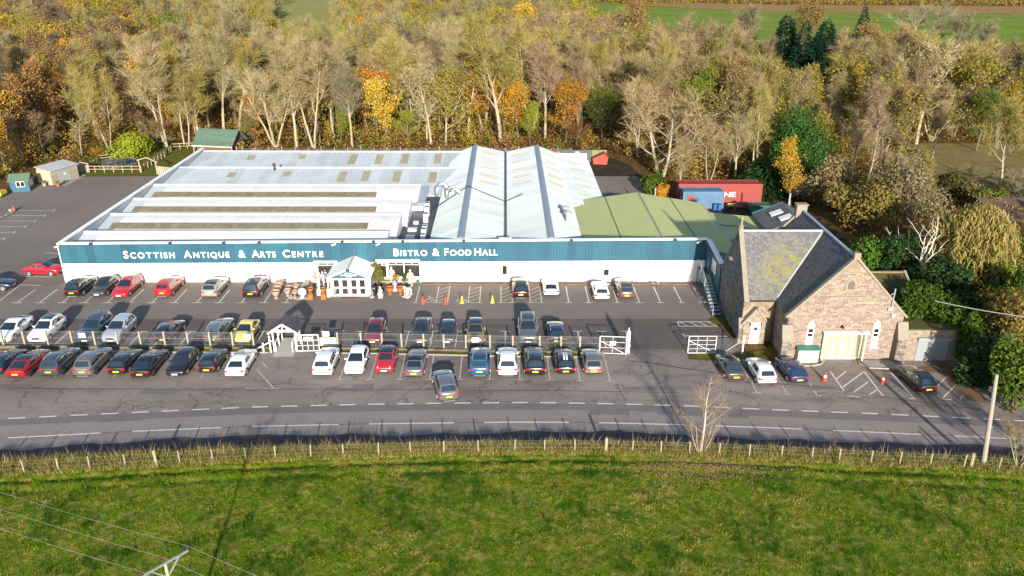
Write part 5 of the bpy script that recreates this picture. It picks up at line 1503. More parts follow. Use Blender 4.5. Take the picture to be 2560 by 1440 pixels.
for k, pt in enumerate((e0, PB + Vector((-.25, .1, .05)), e1)):
    mk('insulator', MB().lathe([(.05, 0), (.10, .05), (.06, .1), (.11, .15), (.05, .24)], 10, pt + Vector((0, 0, .06))), pm('brown_insulator', (.06, .02, .015), .25), pp)
    for q, (sgn, Ls) in enumerate(((1, 45), (-1, 45))):
        a = pt + Vector((0, 0, .3))
        pts = [a + wdir * sgn * Ls * t + Vector((0, 0, -4 * .9 * t * (1 - t) - (1.2 * t if sgn < 0 else .3 * t))) for t in np.linspace(0, 1, 14)]
        w_ = mk('overhead_wire', MB().tube(pts, .007, 4), pm('aluminium_wire', (.22, .25, .24), .6))
        tag(w_, ['wire on the near end of the crossarm', 'wire on the middle insulator of the power pole', 'wire on the far end of the crossarm'][k] + (' running west' if sgn > 0 else ' running east'), 'wire', 'power line wires over the field')
c0, c1 = AtY(2337, 752, 66.0), AtY(2600, 797, 58.0)
pts = [c0.lerp(c1, t) + Vector((0, 0, -.5 * t * (1 - t))) for t in np.linspace(0, 1.6, 12)]
w_ = mk('overhead_cable', MB().tube(pts, .04, 5), pm('pale_cable', (.45, .46, .47), .5)); tag(w_, 'thick pale overhead cable above the ivy hedge', 'cable')
# ================================================================== THINGS AT THE ENTRANCE
M_terra = pm('pale_terracotta', (.42, .295, .23), .85, var=.25, scale=5, objr=.12)
M_oran = pm('orange_terracotta', (.36, .125, .028), .8, var=.25, scale=5)
M_marb = pm('white_marble', (.55, .54, .52), .5, var=.25, scale=4)
M_greyst = pm('grey_cast_stone', (.30, .31, .30), .85, var=.4, scale=5)
M_soil = pm('potting_soil', (.04, .03, .02), .95)
URN = [(.0, 0), (.22, 0), (.22, .06), (.12, .12), (.13, .2), (.30, .42), (.36, .62), (.37, .72), (.44, .76), (.44, .82), (.36, .82), (.33, .70), (0, .68)]
POT = [(0, 0), (.26, 0), (.34, .42), (.36, .50), (.42, .52), (.42, .60), (.34, .60), (.32, .50), (0, .48)]
BOWL = [(0, 0), (.18, 0), (.15, .08), (.20, .14), (.42, .36), (.50, .44), (.50, .50), (.42, .48), (.3, .36), (0, .34)]
def urn(name, label, px, py, prof, s, mat, ped=None, group=None, n=14, yo=0.0):
    p = G(px, py); p.y += yo
    t = thing(name, (p.x, p.y, .012), label, 'urn' if 'urn' in name else 'pot', group)
    z = 0
    if ped:
        w, h = ped
        mk('pedestal', bev(MB().box(-w / 2, w / 2, -w / 2, w / 2, 0, h), .02).box(-w * .62, w * .62, -w * .62, w * .62, 0, h * .14).box(-w * .6, w * .6, -w * .6, w * .6, h * .9, h), mat, t, local=True)
        z = h
    s *= .82
    m = MB().lathe([(r_ * s, q * s) for r_, q in prof if r_ > 0], n, (0, 0, z))
    mk('vessel', m, mat, t, local=True, smooth=False)
    return t
gp = 'terracotta pots set out in rows beside the entrance'
for px, py, sc_, lab in ((702, 716, 1.15, 'large pale terracotta pot farthest back in the first row'), (698, 724, 1.2, 'large pale terracotta pot second from the wall in first row'), (694, 733, 1.2, 'large pale terracotta pot second from the kerb end in first row')):
    urn('terracotta_pot', lab, px, py, POT, sc_ * 1.25, M_terra, group=gp)
urn('terracotta_urn', 'large footed terracotta urn at the front of the first row', 691, 746, URN, 1.35, M_terra, group=gp)
for px, py, sc_, lab in ((724, 724, 1.0, 'medium terracotta bowl at the back of the second row'), (720, 740, 1.15, 'footed terracotta urn at the front of the second row')):
    urn('terracotta_urn', lab, px, py, BOWL if sc_ == 1 else URN, sc_, M_terra, group=gp)
for px, py, sc_, pr, lab in ((746, 719, .95, POT, 'pale pot at the back of the third row'), (741, 726, 1.0, URN, 'small urn in the third row next to the back'), (744, 733, .9, POT, 'small pot in the middle of the third row'), (738, 740, .95, URN, 'small urn near the front of the third row'),
                             (729, 747, .6, POT, 'tiny pink pot, west one of the front pair'), (737, 747, .62, POT, 'tiny pink pot, east one of the front pair')):
    urn('terracotta_pot', lab, px, py, pr, sc_, M_terra, group=gp)
for px, py, sc_, lab in ((770, 708, 1.0, 'grey stone bowl nearest the shop wall'), (766, 716, 1.0, 'grey stone bowl second from the shop wall'), (762, 722, 1.05, 'grey stone bowl third from the shop wall'), (760, 729, 1.0, 'grey stone bowl behind the white shell')):
    urn('stone_urn', lab, px, py, BOWL, sc_, M_greyst if px != 770 else M_terra, group='stone bowls beside the entrance')
for px, py, lab in ((778, 747, 'orange terracotta urn on pedestal beside the white shell'), (810, 747, 'orange terracotta urn on pedestal beside the white plinth'), (975, 736, 'orange terracotta urn west of the white lion figure'), (1002, 736, 'orange terracotta urn next to the white dog')):
    urn('orange_urn', lab, px, py, URN, 1.0 if px < 900 else 1.3, M_oran, ped=(.5, .62) if px < 900 else None, group='orange urns at the entrance')
urn('white_urn', 'white marble urn on tall plinth west of the porch', 797, 712, URN, .9, M_marb, ped=(.45, .8))
urn('stone_urn', 'dark grey urn on plinth right beside the porch post', 838, 741, URN, .9, M_greyst, ped=(.4, .35))
def figure(name, label, px, py, h, mat, style, rz=0.0, plinth=.25):
    """garden statue: plinth and a draped standing, seated or animal figure"""
    p = G(px, py)
    t = thing(name, (p.x, p.y, .012), label, 'statue', 'statues at the entrance', rz)
    mk('plinth', bev(MB().box(-.24, .24, -.24, .24, 0, plinth), .02), mat, t, local=True)
    z = plinth; k = h
    if style == 'standing':
        m = MB().lathe([(.20 * k, 0), (.17 * k, .15 * k), (.14 * k, .40 * k), (.13 * k, .52 * k), (.17 * k, .66 * k), (.16 * k, .75 * k), (.05 * k, .80 * k), (.05 * k, .83 * k), (.085 * k, .88 * k), (.08 * k, .96 * k), (.03 * k, 1.0 * k)], 10, (0, 0, z))
        m.tube([(.15 * k, 0, z + .72 * k), (.22 * k, -.06 * k, z + .55 * k), (.10 * k, -.16 * k, z + .47 * k)], [.05 * k, .045 * k, .035 * k], 6)
        m.tube([(-.15 * k, 0, z + .72 * k), (-.21 * k, -.02 * k, z + .52 * k), (-.19 * k, -.08 * k, z + .36 * k)], [.05 * k, .045 * k, .035 * k], 6)
        mk('figure', m, mat, t, local=True, smooth=True)
    elif style == 'seated':
        m = MB().tube([(0, .1 * k, z), (0, .12 * k, z + .3 * k), (0, .04 * k, z + .6 * k), (0, -.02 * k, z + .75 * k)], [.30 * k, .26 * k, .20 * k, .08 * k], 8)
        m.tube([(0, 0, z + .72 * k), (0, -.03 * k, z + .84 * k), (0, -.05 * k, z + 1.0 * k)], [.10 * k, .13 * k, .05 * k], 8)
        for sgn in (1, -1): m.tube([(sgn * .14 * k, 0, z + .35 * k), (sgn * .17 * k, -.32 * k, z + .30 * k), (sgn * .15 * k, -.36 * k, z)], [.11 * k, .09 * k, .07 * k], 6)
        mk('figure', m, mat, t, local=True, smooth=True)
    else:
        m = MB().tube([(0, .45 * k, z + .48 * k), (0, .2 * k, z + .56 * k), (0, -.15 * k, z + .62 * k), (0, -.34 * k, z + .80 * k)], [.14 * k, .19 * k, .21 * k, .12 * k], 8)
        m.tube([(0, -.28 * k, z + .78 * k), (0, -.42 * k, z + .95 * k), (0, -.60 * k, z + .90 * k)], [.13 * k, .14 * k, .06 * k], 8)
        for sx_, sy_ in ((.12, -.22), (-.12, -.22), (.12, .36), (-.12, .36)): m.tube([(sx_ * k, sy_ * k, z + .55 * k), (sx_ * k * 1.05, (sy_ + (.05 if sy_ > 0 else 0)) * k, z + .25 * k), (sx_ * k, sy_ * k, z)], [.085 * k, .06 * k, .055 * k], 6)
        m.tube([(0, .45 * k, z + .5 * k), (0, .62 * k, z + .62 * k), (0, .66 * k, z + .8 * k)], [.05 * k, .04 * k, .02 * k], 5)
        mk('figure', m, mat, t, local=True, smooth=True)
        mk('base', bev(MB().box(-.25 * k, .25 * k, -.5 * k, .5 * k, z - .02, z + .05), .01), mat, t, local=True)
    return t
figure('statue', 'white marble lady statue leaning west of the porch', 822, 742, 1.0, M_marb, 'seated', .4)
figure('statue', 'grey cast-stone figure behind the white statue west of porch', 809, 714, 1.5, pm('blue_grey_stone', (.34, .36, .40), .8), 'standing')
figure('statue', 'slender pink obelisk figure near the shop window', 788, 712, 1.3, M_terra, 'standing')
figure('statue', 'white plinth bust between the two orange urns', 799, 737, .85, M_marb, 'standing', plinth=.7)
figure('statue', 'white statue on tall plinth under the west shop window', 815, 705, 1.3, M_marb, 'standing')
figure('statue', 'grey dog statue beside the black bin east of porch', 930, 744, .75, M_greyst, 'animal', .3)
figure('statue', 'white seated lion figure standing alone on the asphalt', 952, 744, 1.1, M_marb, 'seated')
figure('statue', 'small white figure between the two east orange urns', 988, 727, 1.0, M_marb, 'standing')
figure('statue', 'large white dog statue at the end of the display', 1019, 744, 1.25, M_marb, 'animal', -.5)
figure('statue', 'white lady statue against the first east shop window', 980, 706, 1.7, M_marb, 'standing')
figure('statue', 'beige robed statue against the last east shop window', 1027, 714, 1.75, pm('beige_stone', (.46, .40, .30), .8), 'standing')
p = G(756, 746)
t = thing('shell_fountain', (p.x, p.y, .012), 'round white shell fountain on a dark slab', 'fountain')
mk('slab', bev(MB().box(-.75, .75, -.35, .35, 0, .10), .02), M_greyst, t, local=True)
m = MB().grid([[(.46 * math.cos(a) * r_, -.05 + .18 * r_ * r_, .68 + .46 * math.sin(a) * r_ + (.03 * math.cos(a * 9) * r_)) for a in np.linspace(0, 2 * math.pi, 19)] for r_ in (.02, .35, .7, 1.0)])
m.grid([[(.46 * math.cos(a) * r_, .05 + .18 * r_ * r_, .68 + .46 * math.sin(a) * r_) for a in np.linspace(0, 2 * math.pi, 19)] for r_ in (.02, .7, 1.0)])
mk('shell', m, M_marb, t, local=True)
mk('stem', MB().lathe([(.3, .1), (.2, .18), (.15, .3)], 10), M_marb, t, local=True)
for px, lab in ((846, 'black litter bin on the west side of the porch'), (936, 'black litter bin on the east side of the porch')):
    p = G(px, 737); t = thing('litter_bin', (p.x, p.y, .012), lab, 'bin', 'bins at the porch')
    mk('body', MB().lathe([(.22, 0), (.26, .05), (.27, .75), (.25, .8)], 12), M_black, t, local=True); mk('lid', MB().lathe([(.29, .8), (.27, .95), (.12, 1.08)], 12), M_black, t, local=True); mk('flap', MB().box(-.12, .12, -.3, -.24, .83, .93), M_steel, t, local=True)
for px, lab in ((989, 'planter with mustard flowers under the east shop window'), (1012, 'planter with dark green shrub under the east shop window')):
    t = urn('planter_urn', lab, px, 716, URN, 1.15, M_greyst, group='planters')
    m = MB()
    for i in range(70):
        a, r_, z = random.uniform(0, 6.28), random.uniform(0, .42), random.uniform(.85, 1.5)
        c = Vector((r_ * math.cos(a), r_ * math.sin(a), z)); u_ = Vector((random.uniform(-1, 1), random.uniform(-1, 1), random.uniform(-1, 1))).normalized() * .11; v_ = u_.cross(Vector((random.uniform(-1, 1), .3, 1))).normalized() * .10
        m.quad(c - u_, c + v_, c + u_, c - v_)
    mk('foliage', m, pm('mustard_flowers', (.32, .20, .015), .8, island=.3) if px == 989 else pm('dark_shrub_leaf', (.045, .085, .015), .8, island=.3), t, local=True, fix=False)
p = G(964, 712); t = thing('wooden_crate', (p.x, p.y, .012), 'slatted wooden crate beside the climbing plant', 'crate')
for i in range(3): mk('slat', MB().box(-.55, .55, -.33, -.30, .08 + i * .2, .22 + i * .2), M_wood, t, local=True)
for i in range(3): mk('slat', MB().box(-.55, .55, .30, .33, .08 + i * .2, .22 + i * .2), M_wood, t, local=True)
for i in range(5): mk('slat', MB().box(-.55 + i * .23, -.38 + i * .23, -.29, .29, .05, .075), M_wood, t, local=True)
for px, lab in ((947, 'brown half barrel nearest the porch'), (956, 'brown half barrel beside the crate')):
    p = G(px, 722); t = thing('half_barrel', (p.x, p.y, .012), lab, 'barrel', 'half barrels')
    mk('staves', MB().lathe([(.30, 0), (.40, .25), (.42, .5), (.37, .5), (.35, .4)], 14), pm('barrel_brown', (.09, .05, .035), .8), t, local=True); mk('hoop', MB().lathe([(.40, .2), (.42, .2), (.425, .26), (.40, .26)], 14), M_black, t, local=True); mk('soil', MB().lathe([(.36, .42), (.36, .44)], 12), M_soil, t, local=True)
p = G(1045, 711); t = thing('green_bucket', (p.x, p.y, .1), 'small green bucket at the end of the display by the wall', 'bucket')
mk('pail', MB().lathe([(.16, 0), (.22, .4), (.20, .4), (.15, .05)], 12), pm('green_plastic', (.02, .16, .06), .5), t, local=True); mk('handle', MB().tube([(-.21, 0, .4), (-.15, 0, .55), (.15, 0, .55), (.21, 0, .4)], .015, 5), M_steel, t, local=True)
# traffic cones
def cone(px, py, mat, lab, band=True):
    p = G(px, py); t = thing('traffic_cone', (p.x, p.y, .022), lab, 'cone', 'traffic cones')
    mk('base', bev(MB().box(-.24, .24, -.24, .24, 0, .05), .015), mat, t, local=True); mk('body', MB().lathe([(.19, .05), (.05, .85), (.03, .86)], 14), mat, t, local=True)
    if band: mk('band', MB().lathe([(.148, .35), (.105, .58)], 14), M_cap, t, local=True)
M_cr, M_cy = pm('cone_red', (.55, .05, .02), .5), pm('cone_yellow', (.62, .42, .04), .5)
cone(1057, 759, M_cr, 'red cone in the first accessible bay', False); cone(1114, 760, M_cr, 'red cone beside the first hatched strip', False); cone(1155, 758, M_cy, 'yellow cone in the second accessible bay', False); cone(1231, 757, M_cy, 'yellow cone in the third accessible bay', False)
cone(2061, 952, M_cr, 'red and white cone beside the dark blue hatchback'); cone(2207, 958, M_cr, 'red cone beside the black hatchback near the garage', True)
for px, lab in ((1629, 'small black ground light on the wall foot, west one'), (1641, 'small black ground light on the wall foot, east one')):
    p = G(px, 712); t = thing('ground_light', (p.x, p.y, .1), lab, 'light', 'ground lights')
    mk('housing', MB().tube([(-.2, 0, .12), (.2, 0, .12)], .14, 10), M_black, t, local=True); mk('lens', MB().tube([(.2, 0, .12), (.23, 0, .12)], .12, 10), M_cap, t, local=True); mk('foot', MB().box(-.1, .1, -.1, .1, 0, .03), M_black, t, local=True)
# cabinet with green lid by the church
p = G(2017, 906); t = thing('cabinet', (p.x + .05, p.y + .5, 0), 'cream cabinet with sloping green lid in front of church', 'cabinet')
mk('box', MB().box(-.95, .95, -.5, .5, 0, 1.25), pm('cream_cabinet', (.62, .56, .42), .7), t, local=True)
mk('lid', MB().extrude([(-1.05, -.62, 1.26), (-1.05, .58, 1.50), (-1.05, .58, 1.58), (-1.05, -.62, 1.33)], (2.1, 0, 0)), pm('green_felt_lid', (.035, .15, .11), .7), t, local=True)
mk('label_plate', MB().box(-.45, -.1, -.515, -.502, .7, .9), M_cap, t, local=True); mk('door_gap', MB().box(-.01, .01, -.512, -.502, .1, 1.15), M_black, t, local=True)
struct('kerb', MB().tube([G(1985, 915) + Vector((0, 0, .05)), G(2030, 916) + Vector((0, 0, .05)), G(2052, 912) + Vector((0, 0, .05)), G(2060, 902) + Vector((0, 0, .05))], .09, 6), M_conc)
struct('kerb', MB().tube([G(2145, 900) + Vector((0, 0, .05)), G(2150, 910) + Vector((0, 0, .05)), G(2170, 921) + Vector((0, 0, .05)), G(2255, 925) + Vector((0, 0, .05))], .09, 6), M_conc)
struct('pavement', sheet([tuple(G(x, y))[:2] for x, y in ((2150, 900), (2160, 915), (2175, 922), (2255, 926), (2262, 905))], .05), M_conc)
M_mossy = ground_mat('mossy_ground', [(.12, .115, .02), (.09, .065, .035), (.15, .14, .03)], [.3, .7, 1.5])
struct('grass_verge', sheet([tuple(G(x, y))[:2] for x, y in ((1718, 886), (1850, 884), (1945, 870), (1950, 905), (1860, 897), (1795, 903), (1722, 899))], .02), M_mossy)
struct('grass_verge', sheet([tuple(G(x, y))[:2] for x, y in ((2175, 923), (2260, 926), (2360, 905), (2420, 935), (2470, 1010), (2420, 1000), (2350, 928), (2265, 937))], .02), pm('fallen_leaves', (.16, .075, .025), .95, var=.8, scale=2.5, col2=(.09, .07, .05)))
struct('grass_verge', sheet([tuple(G(x, y))[:2] for x, y in ((1770, 800), (1800, 770), (1835, 850), (1852, 858), (1840, 862), (1815, 830))], .02), M_mossy)
# ================================================================== YARD BEHIND: containers, shed, skip
def container(label, x0, x1, y0, y1, mat, h=2.6):
    t = thing('shipping_container', ((x0 + x1) / 2, (y0 + y1) / 2, 0), label, 'container', 'shipping containers')
    n = int((x1 - x0) / .28); m = MB(); rws = [[], []]
    pts = []
    for i in range(n):
        a = x0 + .1 + (x1 - x0 - .2) * i / n; w = (x1 - x0 - .2) / n
        pts += [(a, 0), (a + w * .35, 0), (a + w * .5, .05), (a + w * .85, .05)]
    m.grid([[(p[0], y0 + p[1], z) for p in pts] for z in (.12, h - .1)])
    mk('side_panel', m, mat, t, fix=False)
    m2 = MB().grid([[(p[0], y, h - .02 - p[1] * .6) for p in pts] for y in (y0 + .1, y1 - .1)])
    mk('roof_panel', m2, mat, t, fix=False)
    mk('core', MB().box(x0 + .08, x1 - .08, y0 + .09, y1 - .05, .1, h - .09), mat, t)
    for xx in (x0, x1 - .12):
        for yy in (y0 - .01, y1 - .11): mk('corner_post', MB().box(xx, xx + .12, yy, yy + .12, .02, h), mat, t)
    for yy in (y0 - .012, y1 - .10): mk('top_rail', MB().box(x0 + .12, x1 - .12, yy, yy + .1, h - .1, h + .002), mat, t); mk('bottom_rail', MB().box(x0 + .12, x1 - .12, yy, yy + .1, .02, .14), mat, t)
    return t
M_cred = pm('container_red', (.25, .035, .032), .6, var=.3, scale=.7, col2=(.22, .07, .05)); M_cblue = pm('container_blue', (.085, .175, .28), .6, var=.25, scale=.7)
cred = container('long faded red shipping container with white lettering', 26.1, 38.8, 116.6, 119.1, M_cred, 2.9)
me = glyph('INE', 1.05, .03); me.materials.clear(); me.materials.append(M_cap)
vx = [v.co.x for v in me.vertices]
for v in me.vertices: v.co.x = (v.co.x - min(vx)) * 2.1 / (max(vx) - min(vx))
mk('lettering', me, None, cred, M=Matrix.Translation((32.7, 116.55, .95)) @ Matrix.Rotation(R(90), 4, 'X'))
cbl = container('blue shipping container in front of the red one', 26.2, 32.3, 113.6, 116.05, M_cblue)
mk('red_hatch', MB().box(26.9, 27.8, 113.53, 113.56, 1.1, 2.1), M_cred, cbl)
for i, (px, py, mt, lab) in enumerate(((1787, 520, pm('blue_drum', (.02, .10, .30), .5), 'blue plastic drum west of pair before the blue container'), (1798, 521, pm('blue_drum', (.02, .10, .30)), 'blue plastic drum east of pair before the blue container'))):
    p = G(px, py + 4); t = thing('drum', (p.x, p.y, 0), lab, 'drum', 'blue drums'); mk('body', MB().lathe([(.29, 0), (.30, .3), (.28, .32), (.30, .6), (.29, .88)], 12), mt, t, local=True); mk('lid', MB().lathe([(.30, .88), (.30, .93), (.1, .94)], 12), M_black, t, local=True)
p = G(1850, 520); t = thing('timber_stack', (p.x, p.y, 0), 'stack of old timbers and metal before the red container', 'timber')
for i in range(14): mk('timber', MB().bar((random.uniform(-2.2, -1.2), random.uniform(-.5, .5), .15 + .16 * (i // 3)), (random.uniform(1.2, 2.2), random.uniform(-.5, .5), .15 + .16 * (i // 3)), .16, .13), M_wood if i % 3 else pm('rusty_metal', (.13, .06, .035), .8), t, local=True)
for xx in (-.9, .9): mk('bearer', MB().box(xx - .08, xx + .08, -.6, .6, 0, .1), M_woodg, t, local=True)
p = G(1800, 545); t = thing('green_skip', (G(1895, 527).x, G(1895, 527).y, 0), 'low dark green skip beside the timber stack', 'skip')
mk('body', MB().extrude([(-1.6, -.8, .3), (-1.1, -.8, 0), (1.1, -.8, 0), (1.6, -.8, 1.0), (-1.6, -.8, 1.0)], (0, 1.6, 0)), pm('dark_green_paint', (.02, .085, .05), .6), t, local=True); mk('rim', MB().bar((-1.65, -.83, 1.0), (1.65, -.83, 1.0), .08).bar((-1.65, .83, 1.0), (1.65, .83, 1.0), .08), pm('dark_green_paint', (.02, .085, .05)), t, local=True)
p = G(1502, 411); t = thing('red_skip', (p.x, p.y + .9, 0), 'bright red covered waste skip with black lid behind the halls', 'skip', rz=R(-8))
mk('body', MB().extrude([(-1.25, -.9, 0), (1.2, -.9, 0), (1.35, -.9, 1.1), (.55, -.9, 1.9), (-1.35, -.9, 1.0)], (0, 1.9, 0)), pm('skip_red', (.50, .045, .03), .5, var=.2), t, local=True)
mk('lid', MB().extrude([(-1.40, -.95, 1.03), (.52, -.95, 1.96), (.52, -.95, 2.04), (-1.42, -.95, 1.12)], (0, 2.0, 0)), M_black, t, local=True); mk('lid', MB().extrude([(.56, -.95, 1.96), (1.40, -.95, 1.12), (1.42, -.95, 1.2), (.56, -.95, 2.04)], (0, 2.0, 0)), pm('skip_red', (.50, .045, .03)), t, local=True)
# fence behind the halls
bf = thing('yard_fence', (10, 146, 0), 'dark sheet fence behind the twin gabled halls', 'fence')
for i in range(12): mk('panel', MB().box(2 + i * 1.35, 3.3 + i * 1.35, 141.5 + .04 * (i % 2), 141.56 + .04 * (i % 2), 0, 2.2), pm('dark_fence_panel', (.05, .065, .06), .7, objr=.25) if i < 10 else pm('olive_fence_panel', (.16, .16, .07), .7), bf)
for px, mt in ((1396, pm('orange_notice', (.5, .15, .05), .6)), (1443, M_cap)): x_ = AtY(px, 377, 141.4).x; mk('notice', MB().box(x_ - .35, x_ + .35, 141.42, 141.46, 1.4, 1.9), mt, bf)
rf_ = thing('rear_wire_fence', (-25, 146, 0), 'grey wire fence along the wood edge behind the roofs', 'fence')
for i in range(26): mk('post', MB().box(-48 + i * 2.4 - .05, -48 + i * 2.4 + .05, 144.5, 144.6, 0, 1.9 + .3 * (i % 3 == 0)), M_post, rf_)
tag(mk('wire_netting', chainlink(-48, 12, lambda x: 144.5, .1, 1.8, .22, .008), M_wire, rf_, fix=False), kind='stuff')
struct('bracken_strip', sheet([(-50, 136), (1.5, 136), (1.5, 143.8), (-50, 143.8)], -.02), M_bracken)
# ================================================================== WEST GARDEN: summerhouse, shed, pond, fences, lodge
p = G(46, 480); t = thing('summerhouse', (p.x + .1, p.y + 1.2, 0), 'small blue timber summerhouse with green roof', 'summerhouse', rz=R(14))
mk('wall', MB().extrude([(-1.35, -1.2, 0), (-1.35, 1.2, 0), (-1.35, 1.2, 1.8), (-1.35, 0, 2.5), (-1.35, -1.2, 1.8)], (2.7, 0, 0)), pm('summerhouse_blue', (.012, .075, .14), .6), t, local=True)
for s in (-1, 1): mk('roof', MB().extrude([(-1.55, s * 1.45, 1.72), (-1.55, 0, 2.62), (-1.55, 0, 2.70), (-1.55, s * 1.45, 1.80)], (3.1, 0, 0)), pm('green_roof_felt', (.09, .155, .10), .85, var=.2), t, local=True)
for xx in (-.55,): 
    w_ = mk('window', MB().box(-.45, .75, -1.24, -1.205, .8, 1.65), M_cap, t, local=True)
    for q in range(2): mk('pane', MB().box(-.40 + q * .6, .12 + q * .6, -1.25, -1.242, .86, 1.6), M_glass, w_, local=True)
w_ = mk('window', MB().box(1.352, 1.39, -.9, .9, .7, 1.65), M_cap, t, local=True)
for q in range(4): mk('pane', MB().box(1.391, 1.40, -.85 + q * .45, -.5 + q * .45, .75, 1.6), M_shop, w_, local=True)
p = G(148, 461); t = thing('timber_shed', (p.x - 1.2, p.y + 2.5, 0), 'grey timber shed with sloping metal roof beside the summerhouse', 'shed', rz=R(-22))
mk('core', MB().box(-1.45, 1.45, -2.55, 2.55, 0, 2.15), M_woodg, t, local=True)
for i in range(11): mk('board', MB().box(-1.55, 1.55, -2.62, -2.56, .02 + i * .2, .21 + i * .2), pm('tan_board', (.40, .33, .235), .85, objr=.12), t, local=True)
for i in range(11): mk('board', MB().box(1.46, 1.52, -2.55, 2.55, .02 + i * .2, .21 + i * .2), M_woodg, t, local=True)
d_ = mk('door', MB().box(1.525, 1.56, -1.2, 1.0, .05, 1.95), pm('grey_shed_door', (.26, .27, .27), .8), t, local=True); mk('sign', MB().box(1.562, 1.575, -.2, .1, 1.2, 1.5), M_cap, d_, local=True)
for i in range(6): mk('roof_sheet', MB().extrude([(-1.75, -2.8 + i * .94, 2.66), (1.8, -2.8 + i * .94, 2.26), (1.8, -2.8 + i * .94, 2.31), (-1.75, -2.8 + i * .94, 2.71)], (0, .93, 0)), pm('grey_shed_roof', (.40, .42, .42), .6, objr=.08), t, local=True)
mk('gable_board', MB().extrude([(-1.5, -2.56, 2.15), (1.5, -2.56, 2.15), (1.5, -2.56, 2.27), (-1.5, -2.56, 2.62)], (0, 5.1, 0)), M_woodg, t, local=True)
for px, py, mt, lab in ((112, 465, M_terra, 'pot plant at the corner of the shed'), (146, 466, M_oran, 'orange pot beside the shed door'), (185, 441, M_oran, 'orange pot at the far end of the shed')):
    t = urn('garden_pot', lab, px, py, POT, 1.0, mt); m = MB()
    for i in range(40):
        c = Vector((random.gauss(0, .2), random.gauss(0, .2), random.uniform(.55, 1.0))); u_ = Vector((random.gauss(0, 1), random.gauss(0, 1), random.gauss(0, 1))).normalized() * .1; v_ = u_.cross(Vector((.3, .2, 1))).normalized() * .1
        m.quad(c - u_, c + v_, c + u_, c - v_)
    mk('foliage', m, pm('pot_plant_leaf', (.06, .10, .02), .8, island=.3), t, local=True, fix=False)
struct('boardwalk', sheet([tuple(G(x, y))[:2] for x, y in ((152, 465), (165, 466), (216, 438), (205, 434))], .03), pm('tan_decking', (.33, .26, .19), .9, var=.3))
pg = thing('timber_gates', (G(213, 428).x, G(213, 428).y, 0), 'grey timber double gate panels beside the shed', 'gate')
for i in range(10): mk('board', MB().box(G(190, 432).x + i * .22, G(190, 432).x + i * .22 + .2, 133.6 + i * .05, 133.65 + i * .05, 0, 1.9 - .06 * abs(i - 4)), M_woodg, pg)
# pond
pc_ = G(295, 408)
struct('pond_water', MB().add([(pc_.x + 3.0 * math.cos(a) * (1 + .1 * math.sin(3 * a)), pc_.y + 3.6 * math.sin(a), .03) for a in np.linspace(0, 2 * math.pi, 22)[:-1]], [tuple(range(21))]), pm('pond_water', (.02, .055, .13), .05, spec=.8))
struct('pond_rim', MB().tube([(pc_.x + 3.2 * math.cos(a) * (1 + .1 * math.sin(3 * a)), pc_.y + 3.8 * math.sin(a), .04) for a in np.linspace(0, 2 * math.pi, 22)], .18, 6), M_rubble)
def ranch(label, pts, h=1.15, name='ranch_fence', gap=1.6):
    f = thing(name, pts[0], label, 'fence', 'timber garden fences')
    for a, b in zip(pts, pts[1:]):
        a, b = Vector(a), Vector(b); n = max(1, round((b - a).length / gap))
        for i in range(n + 1): q = a.lerp(b, i / n); mk('post', MB().box(q.x - .06, q.x + .06, q.y - .06, q.y + .06, 0, h), M_wood, f)
        for z in (h * .95, h * .5): mk('rail', MB().bar(a + Vector((0, -.07, z)), b + Vector((0, -.07, z)), .05, .1), M_wood, f)
    return f
ranch('open timber rail fence along the front of the pond', [G(216, 431), G(354, 431)])
ranch('timber rail fence running back beside the lawn', [G(362, 424), G(420, 388), G(432, 374), G(488, 371)])
ranch('timber rail fence behind the pond', [G(216, 431) + Vector((-.5, .6, 0)), G(250, 402), G(330, 393)], 1.0)
ap = thing('timber_arch', G(368, 430), 'pale timber arch over the garden path', 'arch')
a0, a1 = G(352, 431), G(394, 436)
for q in (a0, a1): mk('post', MB().box(q.x - .08, q.x + .08, q.y - .08, q.y + .08, 0, 2.2), M_wood, ap)
top = (a0 + a1) / 2 + Vector((0, 0, 2.75))
mk('rafter', MB().bar(a0 + Vector((-.3, 0, 2.1)), top, .22, .14).bar(a1 + Vector((.3, 0, 2.1)), top, .22, .14), M_wood, ap)
sf = thing('slatted_screen', G(400, 437), 'low slatted timber screen beside the arch', 'fence')
for i in range(9): q = G(396, 437) + Vector((i * .28, .25 * i * .28, 0)); mk('slat', MB().box(q.x, q.x + .24, q.y, q.y + .04, 0, 1.5 - .05 * i), M_woodg, sf)
# lodge with green hip roof behind the roof
lx = thing('timber_lodge', (-53, 148, 0), 'timber lodge with green tiled pitched roof at wood edge', 'lodge', rz=R(-10))
mk('wall', MB().extrude([(-3.3, -2.6, 0), (-3.3, 2.6, 0), (-3.3, 2.6, 2.5), (-3.3, 0, 4.4), (-3.3, -2.6, 2.5)], (6.6, 0, 0)), pm('brown_timber_wall', (.13, .075, .05), .8, var=.3, scale=3), lx, local=True)
M_gr = pm('green_roof_tile', (.085, .145, .105), .8, var=.25, scale=1.5, objr=.1)
for s in (-1, 1):
    for i in range(7):
        a, b = Vector((0, s * 3.3, 2.05)), Vector((0, 0, 4.55))
        p0, p1 = a.lerp(b, i / 7), a.lerp(b, (i + 1.1) / 7 if i < 6 else 1)
        mk('roof_course', MB().extrude([(-4.0, p0.y, p0.z + .05), (-4.0, p1.y, p1.z), (-4.0, p1.y, p1.z - .08), (-4.0, p0.y, p0.z - .05)], (8.0, 0, 0)), M_gr, lx, local=True)
mk('fascia', MB().box(-4.0, 4.0, -3.36, -3.30, 1.92, 2.08), M_cream, lx, local=True)
for xx in (-3.7, 3.8): mk('porch_post', MB().box(xx - .07, xx + .07, -3.2, -3.06, 0, 2.05), M_wood, lx, local=True)
